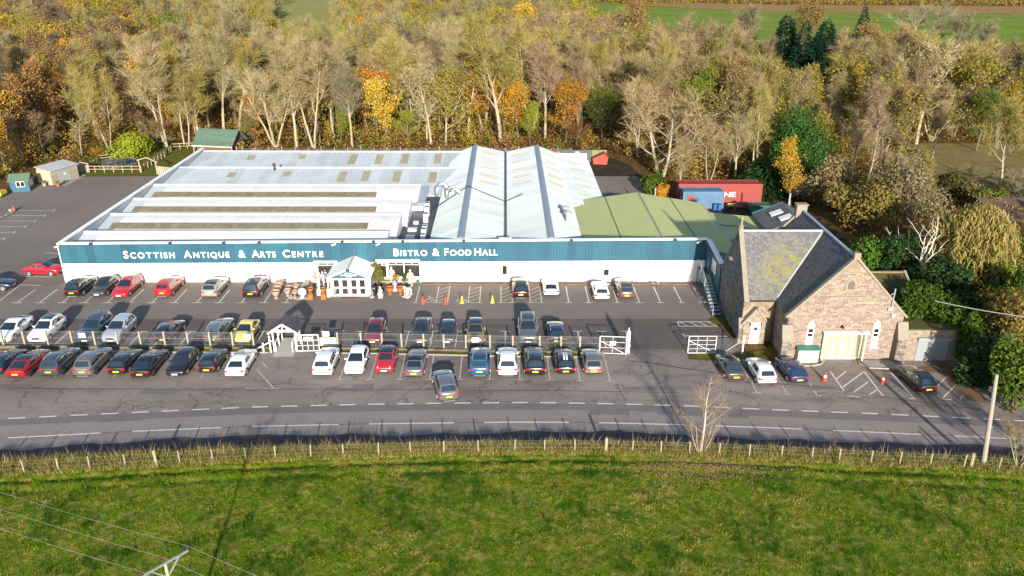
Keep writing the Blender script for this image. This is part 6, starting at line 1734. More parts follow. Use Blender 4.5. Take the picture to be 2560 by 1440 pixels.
w_ = mk('window', MB().box(3.302, 3.34, -.6, .6, 1.0, 2.0), M_cap, lx, local=True); mk('pane', MB().box(3.341, 3.35, -.5, .5, 1.1, 1.9), M_glass, w_, local=True)
# bits at the west edge
p = G(36, 528); t = thing('red_figure_bollard', (p.x, p.y, 0), 'small red ornament on stones at the end of the bays', 'ornament')
mk('body', MB().lathe([(.22, 0), (.25, .3), (.12, .55), (.15, .65), (.05, .8)], 10), pm('ornament_red', (.40, .06, .05), .6), t, local=True); mk('stone', bev(MB().box(-.75, -.3, -.2, .25, 0, .35), .06), M_greyst, t, local=True)
p = G(0, 492); t = thing('yellow_skip', (p.x - .6, p.y, 0), 'yellow rounded skip cut by the picture edge', 'skip')
mk('body', MB().extrude([(-1.2, -.8, .2), (-.8, -.8, 0), (.9, -.8, 0), (1.4, -.8, .5), (1.3, -.8, .95), (-1.2, -.8, .95)], (0, 1.6, 0)), pm('skip_yellow', (.55, .40, .04), .6), t, local=True); mk('rim', MB().bar((-1.25, -.83, .95), (1.4, -.83, .95), .08), pm('skip_yellow', (.55, .40, .04)), t, local=True)
lw2 = thing('log_edging', G(8, 540), 'low log edging along the end of the west bays', 'edging')
for i in range(5): a = G(36 - i * 12, 530 + i * 6); mk('log', MB().tube([a + Vector((0, 0, .12)), G(27 - i * 12, 534.5 + i * 6) + Vector((0, 0, .12))], .12, 7), M_greyst, lw2)
# dark open barn at the right edge
bn = thing('open_barn', (92, 100, 0), 'dark open barn with rusty roof at the right edge', 'barn')
bx, by = G(2490, 600).x, G(2490, 600).y
mk('back_wall', MB().box(bx + .5, bx + 14, by + 5.8, by + 6, 0, 3.2), M_black, bn)
for i in range(4): mk('post', MB().box(bx + .4 + i * 4.2, bx + .6 + i * 4.2, by, by + .2, 0, 2.8), M_woodg, bn)
for i in range(8): mk('roof_sheet', MB().extrude([(bx - .2 + i * 1.8, by - .6, 2.85), (bx - .2 + i * 1.8, by + 6.4, 3.9), (bx - .2 + i * 1.8, by + 6.4, 3.98), (bx - .2 + i * 1.8, by - .6, 2.93)], (1.78, 0, 0)), pm('rusty_roof', (.14, .075, .055), .8, var=.4, objr=.2), bn)
# ================================================================== TREES
def proj(x, y, z):
    v = Vector((x, y, z - CAM_H)); d = v.dot(_f)
    return (1280 + FPX * v.dot(_r) / d, 720 - FPX * v.dot(_u) / d, d)
def rot_to(d):
    return Vector(d).normalized().to_track_quat('Z', 'Y').to_matrix()
def grow(seed, H, habit):
    """skeleton of a tree: list of (points, radii, level); twig seats (pos, dir, scale)"""
    r = random.Random(seed)
    h = habit
    segs, seats = [], []
    GA = 2.39996
    def path(p, d, L, n, wob, up, r0, r1):
        pts, rad = [Vector(p)], [r0]
        d = Vector(d).normalized()
        for i in range(n):
            d = (d + Vector((r.gauss(0, wob), r.gauss(0, wob), r.gauss(0, wob) * .6 + up))).normalized()
            pts.append(pts[-1] + d * (L / n)); rad.append(r0 + (r1 - r0) * (i + 1) / n)
        return pts, rad
    def at(pts, t):
        k = t * (len(pts) - 1); i = min(int(k), len(pts) - 2)
        return pts[i].lerp(pts[i + 1], k - i), (pts[i + 1] - pts[i]).normalized()
    stems = h.get('stems', 1)
    for s in range(stems):
        az0 = s * GA + r.uniform(0, .6)
        tilt = h.get('tilt', .04) if stems == 1 else h.get('tilt', .22)
        d0 = Vector((math.cos(az0) * tilt, math.sin(az0) * tilt, 1))
        TH = H * h.get('trunk', .86) * r.uniform(.85, 1.05)
        r0 = H * h.get('r0', .0155) * (1 if stems == 1 else .72)
        tp, tr = path((math.cos(az0) * .25 * (stems > 1), math.sin(az0) * .25 * (stems > 1), 0), d0, TH, 7, h.get('wob', .05), .02, r0, r0 * .16)
        segs.append((tp, tr, 0))
        n1 = max(3, int(h.get('n1', 11) / (stems ** .6)))
        for i in range(n1):
            t = h['f0'] + (1 - h['f0']) * ((i + r.uniform(0, .8)) / n1) ** .9
            t = min(t, .985)
            p, d = at(tp, t)
            az = i * GA + r.uniform(-.5, .5) + s
            ang = h['ang'] * r.uniform(.7, 1.25) * (1.15 - .45 * t)
            side = Vector((math.cos(az), math.sin(az), 0))
            bd = d * math.cos(ang) + side * math.sin(ang)
            rel = (t - h['f0']) / (1 - h['f0'])
            shape = h.get('shape', 'round')
            k = {'round': (.55 + .75 * math.sin(math.pi * min(1, rel * .85 + .12))) * (1 - .35 * rel), 'vase': .75 + .4 * (1 - rel), 'cone': 1.25 * (1 - rel) + .12}[shape]
            L = H * h['spread'] * k * r.uniform(.8, 1.15)
            rr = r0 * (1 - .8 * t) * .62
            bp, br = path(p, bd, L, 5, h.get('wob1', .16), h.get('up1', .10), rr, rr * .2)
            segs.append((bp, br, 1))
            n2 = h.get('n2', 6)
            for j in range(n2):
                u = .22 + .78 * (j + r.random()) / n2
                q, e = at(bp, min(u, .99))
                az2 = r.uniform(0, 6.28)
                pv = e.cross(Vector((math.cos(az2), math.sin(az2), .4))).normalized()
                a2 = r.uniform(.5, 1.0)
                sd = e * math.cos(a2) + pv * math.sin(a2)
                L2 = L * r.uniform(.28, .5) * (1.1 - .5 * u)
                sp, sr = path(q, sd, L2, 3, .20, h.get('up2', .10), max(.022, rr * .34), .014)
                segs.append((sp, sr, 2))
                for w in np.linspace(.15, 1, h.get('n3', 5)):
                    c, dd = at(sp, min(w, .99)); seats.append((c, dd, L2))
            c, dd = at(bp, .99); seats.append((c, dd, L * .4))
    return segs, seats, r
def tubes_np(segs, sides=(6, 4, 3), maxlev=2):
    m = MB()
    for pts, rad, lev in segs:
        if lev <= maxlev:
            m.tube(pts, rad, sides[lev], cap=False)
    return m
def tri_twigs(seats, r, per, L, w, droop=0.0, up=.3):
    V = []
    for c, d, s in seats:
        for k in range(per):
            q = (Vector(d) * .8 + Vector((r.gauss(0, .75), r.gauss(0, .75), r.gauss(0, .6) + up))).normalized()
            l = L * r.uniform(.5, 1.3)
            o = Vector(c) + Vector((r.gauss(0, .12), r.gauss(0, .12), r.gauss(0, .12)))
            side = q.cross(Vector((r.uniform(-1, 1), r.uniform(-1, 1), r.uniform(-1, 1)))).normalized() * (w / 2)
            e = o + q * l + Vector((0, 0, -droop * l))
            V.append((o - side, o + side, e))
    m = MB()
    m.v = [tuple(p) for t in V for p in t]
    m.f = [(3 * i, 3 * i + 1, 3 * i + 2) for i in range(len(V))]
    return m
def leaf_quads(seats, r, per, size, rad, flat=.5):
    m = MB()
    for c, d, s in seats:
        if r.random() < .12: continue
        n = max(1, int(per * r.uniform(.4, 1.5)))
        for k in range(n):
            o = Vector(c) + Vector((r.gauss(0, rad), r.gauss(0, rad), r.gauss(0, rad * .75)))
            nn = Vector((r.gauss(0, 1), r.gauss(0, 1) - .35, r.gauss(0, 1) + flat)).normalized()
            a = nn.cross(Vector((r.uniform(-1, 1), r.uniform(-1, 1), .2))).normalized() * size * r.uniform(.55, 1.2)
            b = nn.cross(a) * r.uniform(.5, .85)
            m.quad(o - a, o + b * .9, o + a, o - b)
    return m
HAB = {
    'ash':    dict(f0=.34, ang=.62, spread=.30, n1=12, n2=6, n3=5, up1=.13, wob1=.15, shape='vase', trunk=.84),
    'fork':   dict(f0=.38, ang=.60, spread=.30, n1=12, n2=6, n3=5, stems=2, tilt=.16, up1=.12, shape='vase'),
    'beech':  dict(f0=.16, ang=.95, spread=.50, n1=13, n2=8, n3=5, stems=2, tilt=.20, up1=.10, wob1=.20, trunk=.72, r0=.02),
    'multi':  dict(f0=.25, ang=.42, spread=.30, n1=12, n2=7, n3=5, stems=5, tilt=.36, up1=.08, wob=.06, trunk=.85),
    'birch':  dict(f0=.30, ang=.55, spread=.21, n1=16, n2=5, n3=5, up1=.04, wob1=.12, up2=-.06, trunk=.95, r0=.0095),
    'oak':    dict(f0=.24, ang=1.0, spread=.44, n1=13, n2=7, n3=4, up1=.07, wob1=.22, trunk=.74, r0=.02),
    'maple':  dict(f0=.22, ang=.85, spread=.34, n1=14, n2=7, n3=4, up1=.11, wob1=.18, trunk=.84),
    'slim':   dict(f0=.18, ang=.60, spread=.22, n1=15, n2=6, n3=4, up1=.08, trunk=.92, r0=.011),
    'dead':   dict(f0=.25, ang=1.1, spread=.55, n1=7, n2=4, n3=1, up1=.12, wob1=.30, trunk=.62, r0=.03),
}
M_bark = pm('grey_bark', (.15, .125, .085), .9, var=.4, scale=2.5, objr=.18)
M_barkp = pm('pale_bark', (.34, .295, .21), .9, var=.35, scale=2.5, objr=.14, col2=(.20, .17, .105))
M_birch = pm('white_birch_bark', (.36, .33, .27), .8, var=.45, scale=3.5, col2=(.25, .22, .18))
M_barkd = pm('dark_bark', (.10, .075, .05), .95, objr=.2)
def twig(name, col): return pm(name, col, .9, island=.22, objr=.16, spec=.1)
def leafm(name, col, isl=.30, objr=.20): return pm(name, col, .75, island=isl, objr=objr, spec=.15, trans=.28)
TW = {'pale': twig('pale_twigs', (.26, .220, .112)), 'grey': twig('grey_twigs', (.20, .175, .11)), 'purple': twig('purple_brown_twigs', (.150, .110, .075)), 'olive': twig('olive_twigs', (.235, .198, .058)),
      'tan': twig('tan_twigs', (.25, .195, .098)), 'rose': twig('rose_brown_twigs', (.205, .152, .090))}
LF = {'gold': leafm('golden_leaves', (.46, .28, .025)), 'orange': leafm('orange_leaves', (.44, .205, .022)), 'rust': leafm('rust_leaves', (.23, .085, .025)), 'brown': leafm('brown_leaves', (.29, .175, .06)),
      'olive': leafm('olive_leaves', (.28, .225, .032)), 'lime': leafm('lime_leaves', (.19, .235, .018)), 'green': leafm('green_leaves', (.12, .155, .016)), 'yellow': leafm('yellow_leaves', (.58, .40, .045)),
      'dark': leafm('dark_evergreen_leaves', (.022, .055, .014)), 'conifer': leafm('conifer_needles', (.012, .042, .024)), 'ivy': leafm('ivy_leaves', (.058, .105, .012), .35), 'willow': leafm('willow_leaves', (.30, .24, .075)), 'cypress': leafm('cypress_sprays', (.030, .090, .016))}
GEO = {}
def geo(form, var):
    """(trunk mesh, twig mesh or None, leaf mesh or None, H) shared by all trees of that form"""
    key = (form, var)
    if key in GEO: return GEO[key]
    sd = abs(hash(form)) % 1000 if False else sum(map(ord, form)) * 13 + var * 101
    H = 16.0
    bare = form in ('ash', 'fork', 'beech', 'multi', 'birch')
    leafy = form.startswith('leafy_')
    sparse = form.startswith('sparse_')
    hab = HAB[form.split('_')[-1]]
    segs, seats, r = grow(sd, H, hab)
    tw = lf = None
    if bare:
        per = {'beech': 7, 'multi': 5, 'birch': 8}.get(form, 9)
        tw = tri_twigs(seats, r, per, 1.75 if form != 'birch' else 1.3, .058 if form != 'birch' else .05, droop=.35 if form == 'birch' else 0, up=.35 if form != 'birch' else .05)
    elif form == 'dead':
        tw = tri_twigs(seats, r, 1, .8, .08)
    else:
        tw = tri_twigs(seats, r, 3 if sparse else 1, 1.2, .075)
        lf = leaf_quads(seats, r, 5.5 if sparse else 12, .165 if sparse else .19, .6 if leafy else .55)
    def low(mb, nm):
        me = mb.mesh(nm); me.materials.append(None); return me
    tr = tubes_np(segs)
    if lf is not None and tw is not None:        # the few bare twigs of a leafy tree belong to its trunk and limbs
        tr.add(tw.v, tw.f); tw = None
    out = (low(tr, 'trunk'), low(tw, 'crown') if tw and tw.f else None, low(lf, 'foliage') if lf else None, H)
    GEO[key] = out
    return out
TREEN = [0]
def tree(name, label, loc, H, form, var, bark, tw=None, lf=None, wide=1.0, rz=None, group=None, cat='tree'):
    g = geo(form, var)
    s = H / g[3]
    t = bpy.data.objects.new(name, None); COL.objects.link(t)
    t.location = loc; t.rotation_euler = (0, 0, random.uniform(0, 6.28) if rz is None else rz); t.scale = (s * wide, s * wide, s)
    tag(t, label, cat, group)
    def part(nm, me, mat, par):
        o = bpy.data.objects.new(nm, me); COL.objects.link(o); o.parent = par
        o.material_slots[0].link = 'OBJECT'; o.material_slots[0].material = mat
        return o
    part('trunk', g[0], bark, t)
    if g[2] is not None:
        c = part('crown', g[2], lf, t)
    elif g[1] is not None:
        part('crown', g[1], tw, t)
    TREEN[0] += 1
    return t
NOTED = []
def tree_px(name, label, px, pyb, pyt, form, var, bark, tw=None, lf=None, wide=1.0, group=None, z=-.05):
    p = G(px, pyb); h = AtY(px, pyt, p.y).z
    NOTED.append((p.x, p.y, 3.5))
    return tree(name, label, (p.x, p.y, z), max(2.5, h), form, var, bark, tw, lf, wide, group=group)
NB = 'bare trees along the wood edge'
for a in (('bare_tree', 'tall pale forked bare tree west of the green lodge', 417, 366, 112, 'fork', 0, M_barkp, TW['pale']),
          ('bare_tree', 'tall spreading pale bare tree just behind the lodge roof', 560, 340, 108, 'ash', 0, M_barkp, TW['pale']),
          ('bare_tree', 'slender pale bare tree beside the lodge gable', 503, 352, 150, 'ash', 1, M_barkp, TW['olive']),
          ('bare_tree', 'thin bare tree, left one of the pair west of the lodge', 461, 362, 165, 'birch', 0, M_barkp, TW['pale']),
          ('bare_tree', 'thin bare tree, right one of the pair west of the lodge', 473, 366, 175, 'birch', 1, M_barkp, TW['olive']),
          ('bare_tree', 'leaning pale bare tree deep in the wood above the round bush', 302, 300, 130, 'fork', 1, M_barkp, TW['pale']),
          ('bare_tree', 'pale multi-stemmed bare tree behind the second rooflight', 690, 366, 140, 'multi', 0, M_barkp, TW['pale']),
          ('bare_tree', 'pale tall bare tree behind the third rooflight', 742, 369, 120, 'ash', 2, M_barkp, TW['pale']),
          ('bare_tree', 'pale forked bare tree right of the third rooflight', 786, 369, 128, 'fork', 2, M_barkp, TW['tan']),
          ('bare_tree', 'grey bare tree with fan crown behind the fourth rooflight', 881, 367, 175, 'ash', 3, M_barkp, TW['grey']),
          ('bare_tree', 'thick straight pale trunked tree with high olive crown', 1251, 352, 38, 'ash', 4, M_barkp, TW['olive']),
          ('bare_tree', 'white-limbed bare tree rising behind the orange trees', 1328, 322, 60, 'fork', 3, M_barkp, TW['olive']),
          ('bare_tree', 'broad purple-grey bare beech in the middle of the wood', 1416, 232, 22, 'beech', 0, M_bark, TW['rose']),
          ('bare_tree', 'wide pale bare tree with dense twigs beside the yard lane', 1652, 440, 205, 'beech', 1, M_barkp, TW['tan']),
          ('bare_tree', 'white stemmed birch behind the red container, west one', 1700, 490, 345, 'birch', 2, M_birch, TW['tan']),
          ('bare_tree', 'upright bare tree behind the middle of the red container', 1772, 455, 318, 'fork', 4, M_barkp, TW['tan']),
          ('bare_tree', 'bare tree with crooked limbs behind the red container end', 1838, 458, 285, 'ash', 5, M_barkp, TW['pale']),
          ('bare_tree', 'large domed bare tree at the near edge of the far meadow', 1752, 200, 28, 'beech', 2, M_bark, TW['rose']),
          ('bare_tree', 'bare tree in the rough clearing at the right edge', 2500, 470, 255, 'ash', 6, M_barkp, TW['olive']),
          ('bare_tree', 'pale bare tree left of the clearing edge', 2330, 395, 250, 'ash', 2, M_barkp, TW['tan'])):
    tree_px(*a, group=NB, wide=1.15 if a[5] != 'beech' else 1.5)
NL = 'leafy autumn trees in the wood'
for a in (('leafy_tree', 'bright golden yellow tree standing behind the fifth rooflight', 970, 362, 165, 'leafy_slim', 0, M_bark, TW['olive'], LF['yellow']),
          ('leafy_tree', 'low lime green tree at the wood edge right of the golden one', 1020, 360, 262, 'leafy_maple', 0, M_bark, TW['olive'], LF['lime']),
          ('leafy_tree', 'olive leaved tall tree on a straight pale trunk', 1078, 359, 150, 'sparse_maple', 0, M_barkp, TW['olive'], LF['olive']),
          ('leafy_tree', 'dull green tree behind the western hall ridge', 1114, 362, 150, 'leafy_maple', 1, M_barkp, TW['olive'], LF['olive']),
          ('leafy_tree', 'tall orange crowned oak left of the thick trunk', 1172, 340, 75, 'leafy_slim', 1, M_barkp, TW['olive'], LF['orange']),
          ('leafy_tree', 'broad orange brown oak behind the eastern hall ridge', 1415, 356, 176, 'leafy_maple', 2, M_barkd, TW['olive'], LF['orange']),
          ('leafy_tree', 'yellow green tree between the two hall ridges', 1325, 362, 245, 'leafy_slim', 2, M_barkd, TW['olive'], LF['lime']),
          ('leafy_tree', 'orange topped tree behind the valley between halls', 1295, 345, 205, 'leafy_maple', 3, M_barkd, TW['olive'], LF['gold']),
          ('leafy_tree', 'dark green tree beside the orange brown oak', 1505, 352, 200, 'leafy_maple', 1, M_barkd, TW['olive'], LF['green']),
          ('leafy_tree', 'rust red low tree behind the eastern hall', 1440, 368, 300, 'leafy_oak', 0, M_barkd, TW['olive'], LF['rust']),
          ('leafy_tree', 'green tree leaning over the yard lane', 1725, 395, 190, 'leafy_maple', 3, M_barkd, TW['olive'], LF['green']),
          ('leafy_tree', 'small lime tree high in the wood above the hall', 1178, 120, 26, 'leafy_oak', 1, M_barkd, TW['olive'], LF['lime']),
          ('leafy_tree', 'golden round tree at the meadow corner', 1495, 130, 25, 'leafy_oak', 0, M_barkd, TW['olive'], LF['gold']),
          ('leafy_tree', 'yellow tree at the top edge above the purple beech', 1320, 110, -5, 'leafy_oak', 1, M_barkd, TW['olive'], LF['yellow']),
          ('leafy_tree', 'large olive gold oak above the tall cypress', 2140, 345, 120, 'leafy_oak', 2, M_bark, TW['olive'], LF['olive']),
          ('leafy_tree', 'yellow green small tree left of the big oak', 1960, 300, 165, 'leafy_maple', 0, M_bark, TW['olive'], LF['olive']),
          ('leafy_tree', 'mustard yellow tree in front of the tall cypress', 1975, 515, 345, 'leafy_slim', 3, M_bark, TW['olive'], LF['gold']),
          ('leafy_tree', 'tall olive tree right of the big oak', 2290, 360, 90, 'sparse_maple', 1, M_barkp, TW['olive'], LF['olive']),
          ('leafy_tree', 'dense green gold tree at the right edge', 2490, 370, 120, 'leafy_oak', 3, M_bark, TW['olive'], LF['olive']),
          ('leafy_tree', 'dark green undergrown tree beside the clearing', 2440, 375, 200, 'leafy_maple', 2, M_bark, TW['olive'], LF['green']),
          ('leafy_tree', 'orange gold tree on the meadow behind the dark conifers', 2010, 160, -5, 'leafy_maple', 1, M_bark, TW['olive'], LF['brown']),
          ('leafy_tree', 'golden tree near the upper left corner', 190, 110, -8, 'leafy_oak', 2, M_bark, TW['olive'], LF['gold']),
          ('leafy_tree', 'tall ochre tree, left one of two at the left edge', 85, 190, 52, 'leafy_maple', 0, M_bark, TW['olive'], LF['olive']),
          ('leafy_tree', 'tall ochre tree, right one of two at the left edge', 110, 200, 45, 'leafy_slim', 1, M_bark, TW['olive'], LF['olive']),
          ('leafy_tree', 'mossy green round tree high in the left wood', 420, 150, 18, 'leafy_oak', 3, M_bark, TW['olive'], LF['green']),
          ('leafy_tree', 'golden orange tree behind the pale fork tree', 350, 190, 78, 'leafy_maple', 2, M_bark, TW['olive'], LF['gold']),
          ('leafy_tree', 'round golden tree in the middle of the left wood', 640, 190, 78, 'leafy_oak', 0, M_bark, TW['olive'], LF['gold']),
          ('leafy_tree', 'rust red tree above the garden shed', 165, 330, 205, 'leafy_maple', 3, M_bark, TW['purple'], LF['rust']),
          ('leafy_tree', 'orange tipped tree above the rust red one', 165, 280, 165, 'leafy_slim', 2, M_bark, TW['olive'], LF['orange']),
          ('leafy_tree', 'golden tree at the left picture edge', 25, 270, 158, 'leafy_oak', 1, M_bark, TW['olive'], LF['gold']),
          ('leafy_tree', 'brown orange tree right of the round bush', 355, 345, 265, 'sparse_maple', 2, M_bark, TW['olive'], LF['brown']),
          ('leafy_tree', 'small orange acer beside the pond', 245, 398, 365, 'leafy_oak', 2, M_barkd, TW['olive'], LF['orange']),
          ('leafy_tree', 'golden understorey tree behind the fourth rooflight', 640, 360, 270, 'leafy_maple', 1, M_bark, TW['olive'], LF['gold']),
          ('leafy_tree', 'orange understorey tree deep behind the third rooflight', 655, 330, 215, 'leafy_oak', 0, M_bark, TW['olive'], LF['orange']),
          ('leafy_tree', 'yellow green tree behind the fourth pair of trunks', 850, 360, 230, 'leafy_slim', 0, M_bark, TW['olive'], LF['lime'])):
    tree_px(*a, group=NL, wide=1.4 if a[5] == 'leafy_oak' else 1.12)
for k_, a in enumerate((('leafy_tree', 'brown leaved slim tree behind the summerhouse', 62, 405, 262, 'sparse_slim', 0, M_barkp, TW['tan'], LF['brown']),
          ('leafy_tree', 'brown leaved tree between summerhouse and shed', 118, 398, 275, 'sparse_maple', 1, M_bark, TW['tan'], LF['brown']),
          ('leafy_tree', 'ochre leaved tree behind the shed roof', 205, 388, 262, 'sparse_slim', 2, M_barkp, TW['olive'], LF['olive']),
          ('leafy_tree', 'rusty leaved tree at the left picture edge', 14, 425, 290, 'sparse_maple', 3, M_barkp, TW['tan'], LF['brown']),
          ('leafy_tree', 'golden brown tree behind the pond', 272, 378, 268, 'sparse_maple', 0, M_bark, TW['olive'], LF['gold']),
          ('leafy_tree', 'olive brown low tree left of the lodge', 395, 372, 292, 'sparse_oak', 1, M_bark, TW['olive'], LF['brown']),
          ('leafy_tree', 'olive tree between the lodge and second rooflight', 618, 368, 285, 'sparse_maple', 3, M_bark, TW['olive'], LF['olive']))):
    tree_px(*a, group=NL, wide=1.25)
    NOTED.pop()
for a in (('bare_tree', 'pale grey bare tree standing before the far meadow', 1862, 185, 0, 'ash', 1, M_barkp, TW['grey']),
          ('bare_tree', 'tall pale bare tree on the meadow right of the spruce', 2292, 165, 5, 'beech', 0, M_barkp, TW['grey']),
          ('bare_tree', 'slim grey bare tree, left one of two near the right corner', 2395, 175, 42, 'ash', 3, M_barkp, TW['grey']),
          ('bare_tree', 'slim grey bare tree, right one of two near the right corner', 2455, 178, 48, 'ash', 5, M_barkp, TW['grey'])):
    tree_px(*a, group=NB, wide=1.2)
for a in (('leafy_tree', 'rounded golden brown tree below the small spruce', 2165, 200, 42, 'leafy_oak', 1, M_bark, TW['olive'], LF['brown']),
          ('leafy_tree', 'wide golden brown tree right of the small spruce', 2260, 215, 60, 'leafy_oak', 3, M_bark, TW['olive'], LF['olive']),
          ('leafy_tree', 'tawny larch-like tree at the meadow corner', 1600, 160, -5, 'leafy_slim', 1, M_bark, TW['olive'], LF['brown'])):
    tree_px(*a, group=NL, wide=1.3)
bsh = Vector((37.6, 48.6, FIELD_Z - .1))
tree('bare_shrub', 'twiggy bare shrub beside the leaning utility pole', bsh, 4.2, 'multi', 0, M_barkp, TW['tan'], None, 1.1, cat='shrub')
tree('bare_shrub', 'sparse bare shrub at the lower right corner', (40.2, 49.6, FIELD_Z - .1), 3.4, 'multi', 1, M_barkp, TW['olive'], None, 1.1, cat='shrub')
# ---- conifers
def conifer_geo(seed, H, R_, dense, droop=.25, top=.02):
    r = random.Random(seed); m = MB()
    for i in range(dense):
        z = H * (1 - (r.random() ** .62)) * .97 + H * .03
        rel = 1 - z / H
        rad = R_ * (rel ** .8 + top) * r.uniform(.55, 1.08)
        az = r.uniform(0, 6.28)
        tip = Vector((math.cos(az) * rad, math.sin(az) * rad, z - droop * rad + r.uniform(-.15, .25)))
        inn = tip * .55; inn.z = z + .1
        side = Vector((-math.sin(az), math.cos(az), r.uniform(-.5, .5))).normalized() * r.uniform(.14, .30)
        m.quad(inn - side * .6, tip - side, tip + Vector((math.cos(az), math.sin(az), .35)) * .38, tip + side)
    return m
def evergreen(name, label, px, pyb, pyt, Rm, mat, dense=2600, spires=1, droop=.25, top=.05):
    p = G(px, pyb); H = AtY(px, pyt, p.y).z
    NOTED.append((p.x, p.y, Rm + 1))
    t = thing(name, (p.x, p.y, -.05), label, 'tree', 'evergreens')
    mk('trunk', MB().tube([(0, 0, 0), (.1, 0, H * .5), (0, 0, H * .95)], [.3, .2, .03], 7), M_barkd, t, local=True)
    m = MB()
    for s in range(spires):
        q = conifer_geo(px + s, H * (1 - .13 * s), Rm / (1 if spires == 1 else 1.7), dense // spires, droop, top)
        ox, oy = (0, 0) if s == 0 else (Rm * .62 * math.cos(s * 2.6 + 2.8), Rm * .4 * math.sin(s * 2.6 + 2.8))
        o_ = len(m.v); m.v += [(v[0] + ox, v[1] + oy, v[2]) for v in q.v]; m.f += [tuple(i + o_ for i in f) for f in q.f]
    mk('crown', m, mat, t, local=True, fix=False)
evergreen('conifer_tree', 'dark blue-green conifer, tallest left spire by the meadow', 1948, 215, 35, 6.6, LF['conifer'], 4200, 1, .1, .12)
evergreen('conifer_tree', 'dark blue-green conifer in the middle of the meadow clump', 1993, 228, 52, 7.6, LF['conifer'], 5000, 2, .1, .14)
evergreen('conifer_tree', 'dark blue-green conifer, right one of the meadow clump', 2046, 214, 46, 6.4, LF['conifer'], 4000, 1, .1, .12)
evergreen('conifer_tree', 'small dark spruce alone at the meadow edge', 2152, 95, 8, 4.0, LF['conifer'], 900)
evergreen('conifer_tree', 'narrow dark conifer in the left wood', 85, 330, 225, 3.0, LF['conifer'], 1200)
evergreen('yew_tree', 'low dark yew under the mustard tree', 1920, 480, 395, 4.0, LF['dark'], 1600, 1, .1, .5)
# ---- shrubs, ivy and hedges
def blob(name, label, c, rx, ry, rz_, mat, n, size, cat='shrub', group=None, stem=True, lump=7, seed=None, z0=.0, tw=None):
    r = random.Random(seed if seed is not None else int(c[0] * 31 + c[1] * 17))
    t = thing(name, (c[0], c[1], c[2] if len(c) > 2 else 0), label, cat, group)
    lumps = [(Vector((r.uniform(-.6, .6) * rx, r.uniform(-.6, .6) * ry, rz_ * r.uniform(.25, .72))), r.uniform(.35, .62)) for _ in range(lump)] + [(Vector((0, 0, rz_ * .45)), .75)]
    m = MB()
    for i in range(n):
        lc, lr = r.choice(lumps)
        d = Vector((r.gauss(0, 1), r.gauss(0, 1), r.gauss(0, 1))).normalized()
        o = lc + Vector((d.x * rx, d.y * ry, d.z * rz_ * .62)) * lr * (r.random() ** .25)
        if o.z < z0: o.z = z0 + r.random() * .4
        nn = (d * .9 + Vector((r.gauss(0, .6), r.gauss(0, .6), r.gauss(0, .6) + .2))).normalized()
        a = nn.cross(Vector((r.uniform(-1, 1), r.uniform(-1, 1), .3))).normalized() * size * r.uniform(.6, 1.25); b = nn.cross(a) * r.uniform(.5, .85)
        m.quad(o - a, o - b, o + a, o + b)
    mk('foliage', m, mat, t, local=True, fix=False)
    if stem:
        sm = MB()
        for i in range(6): a = r.uniform(0, 6.28); sm.tube([(0, 0, 0), (math.cos(a) * rx * .3, math.sin(a) * ry * .3, rz_ * .4), (math.cos(a) * rx * .55, math.sin(a) * ry * .55, rz_ * .75)], [.1, .06, .02], 5)
        mk('stems', sm, M_barkd, t, local=True)
    return t
def blob_px(name, label, px, pyb, pyt, wpx, mat, n, size, **k):
    p = G(px, pyb); d = proj(p.x, p.y, 0)[2]; H = max(.8, AtY(px, pyt, p.y).z); rx = wpx / 2 * d / FPX
    NOTED.append((p.x, p.y, rx * .8))
    return blob(name, label, (p.x, p.y, 0), rx, k.pop('ry', rx * .9), H, mat, n, size, **k)
blob_px('round_bush', 'rounded bright lime green bush beside the pond', 335, 391, 320, 122, LF['lime'], 5200, .20, lump=10)
blob_px('climbing_plant', 'tall yellow green climbing plant on the porch corner', 943, 716, 652, 40, leafm('climber_leaves', (.13, .14, .018)), 900, .12, ry=.5)
GS = 'shrubs around the church and yard'
cy = blob_px('cypress_tree', 'broad bright green cypress behind the outbuilding', 1995, 455, 250, 150, LF['cypress'], 12500, .20, cat='tree', lump=14, seed=8)
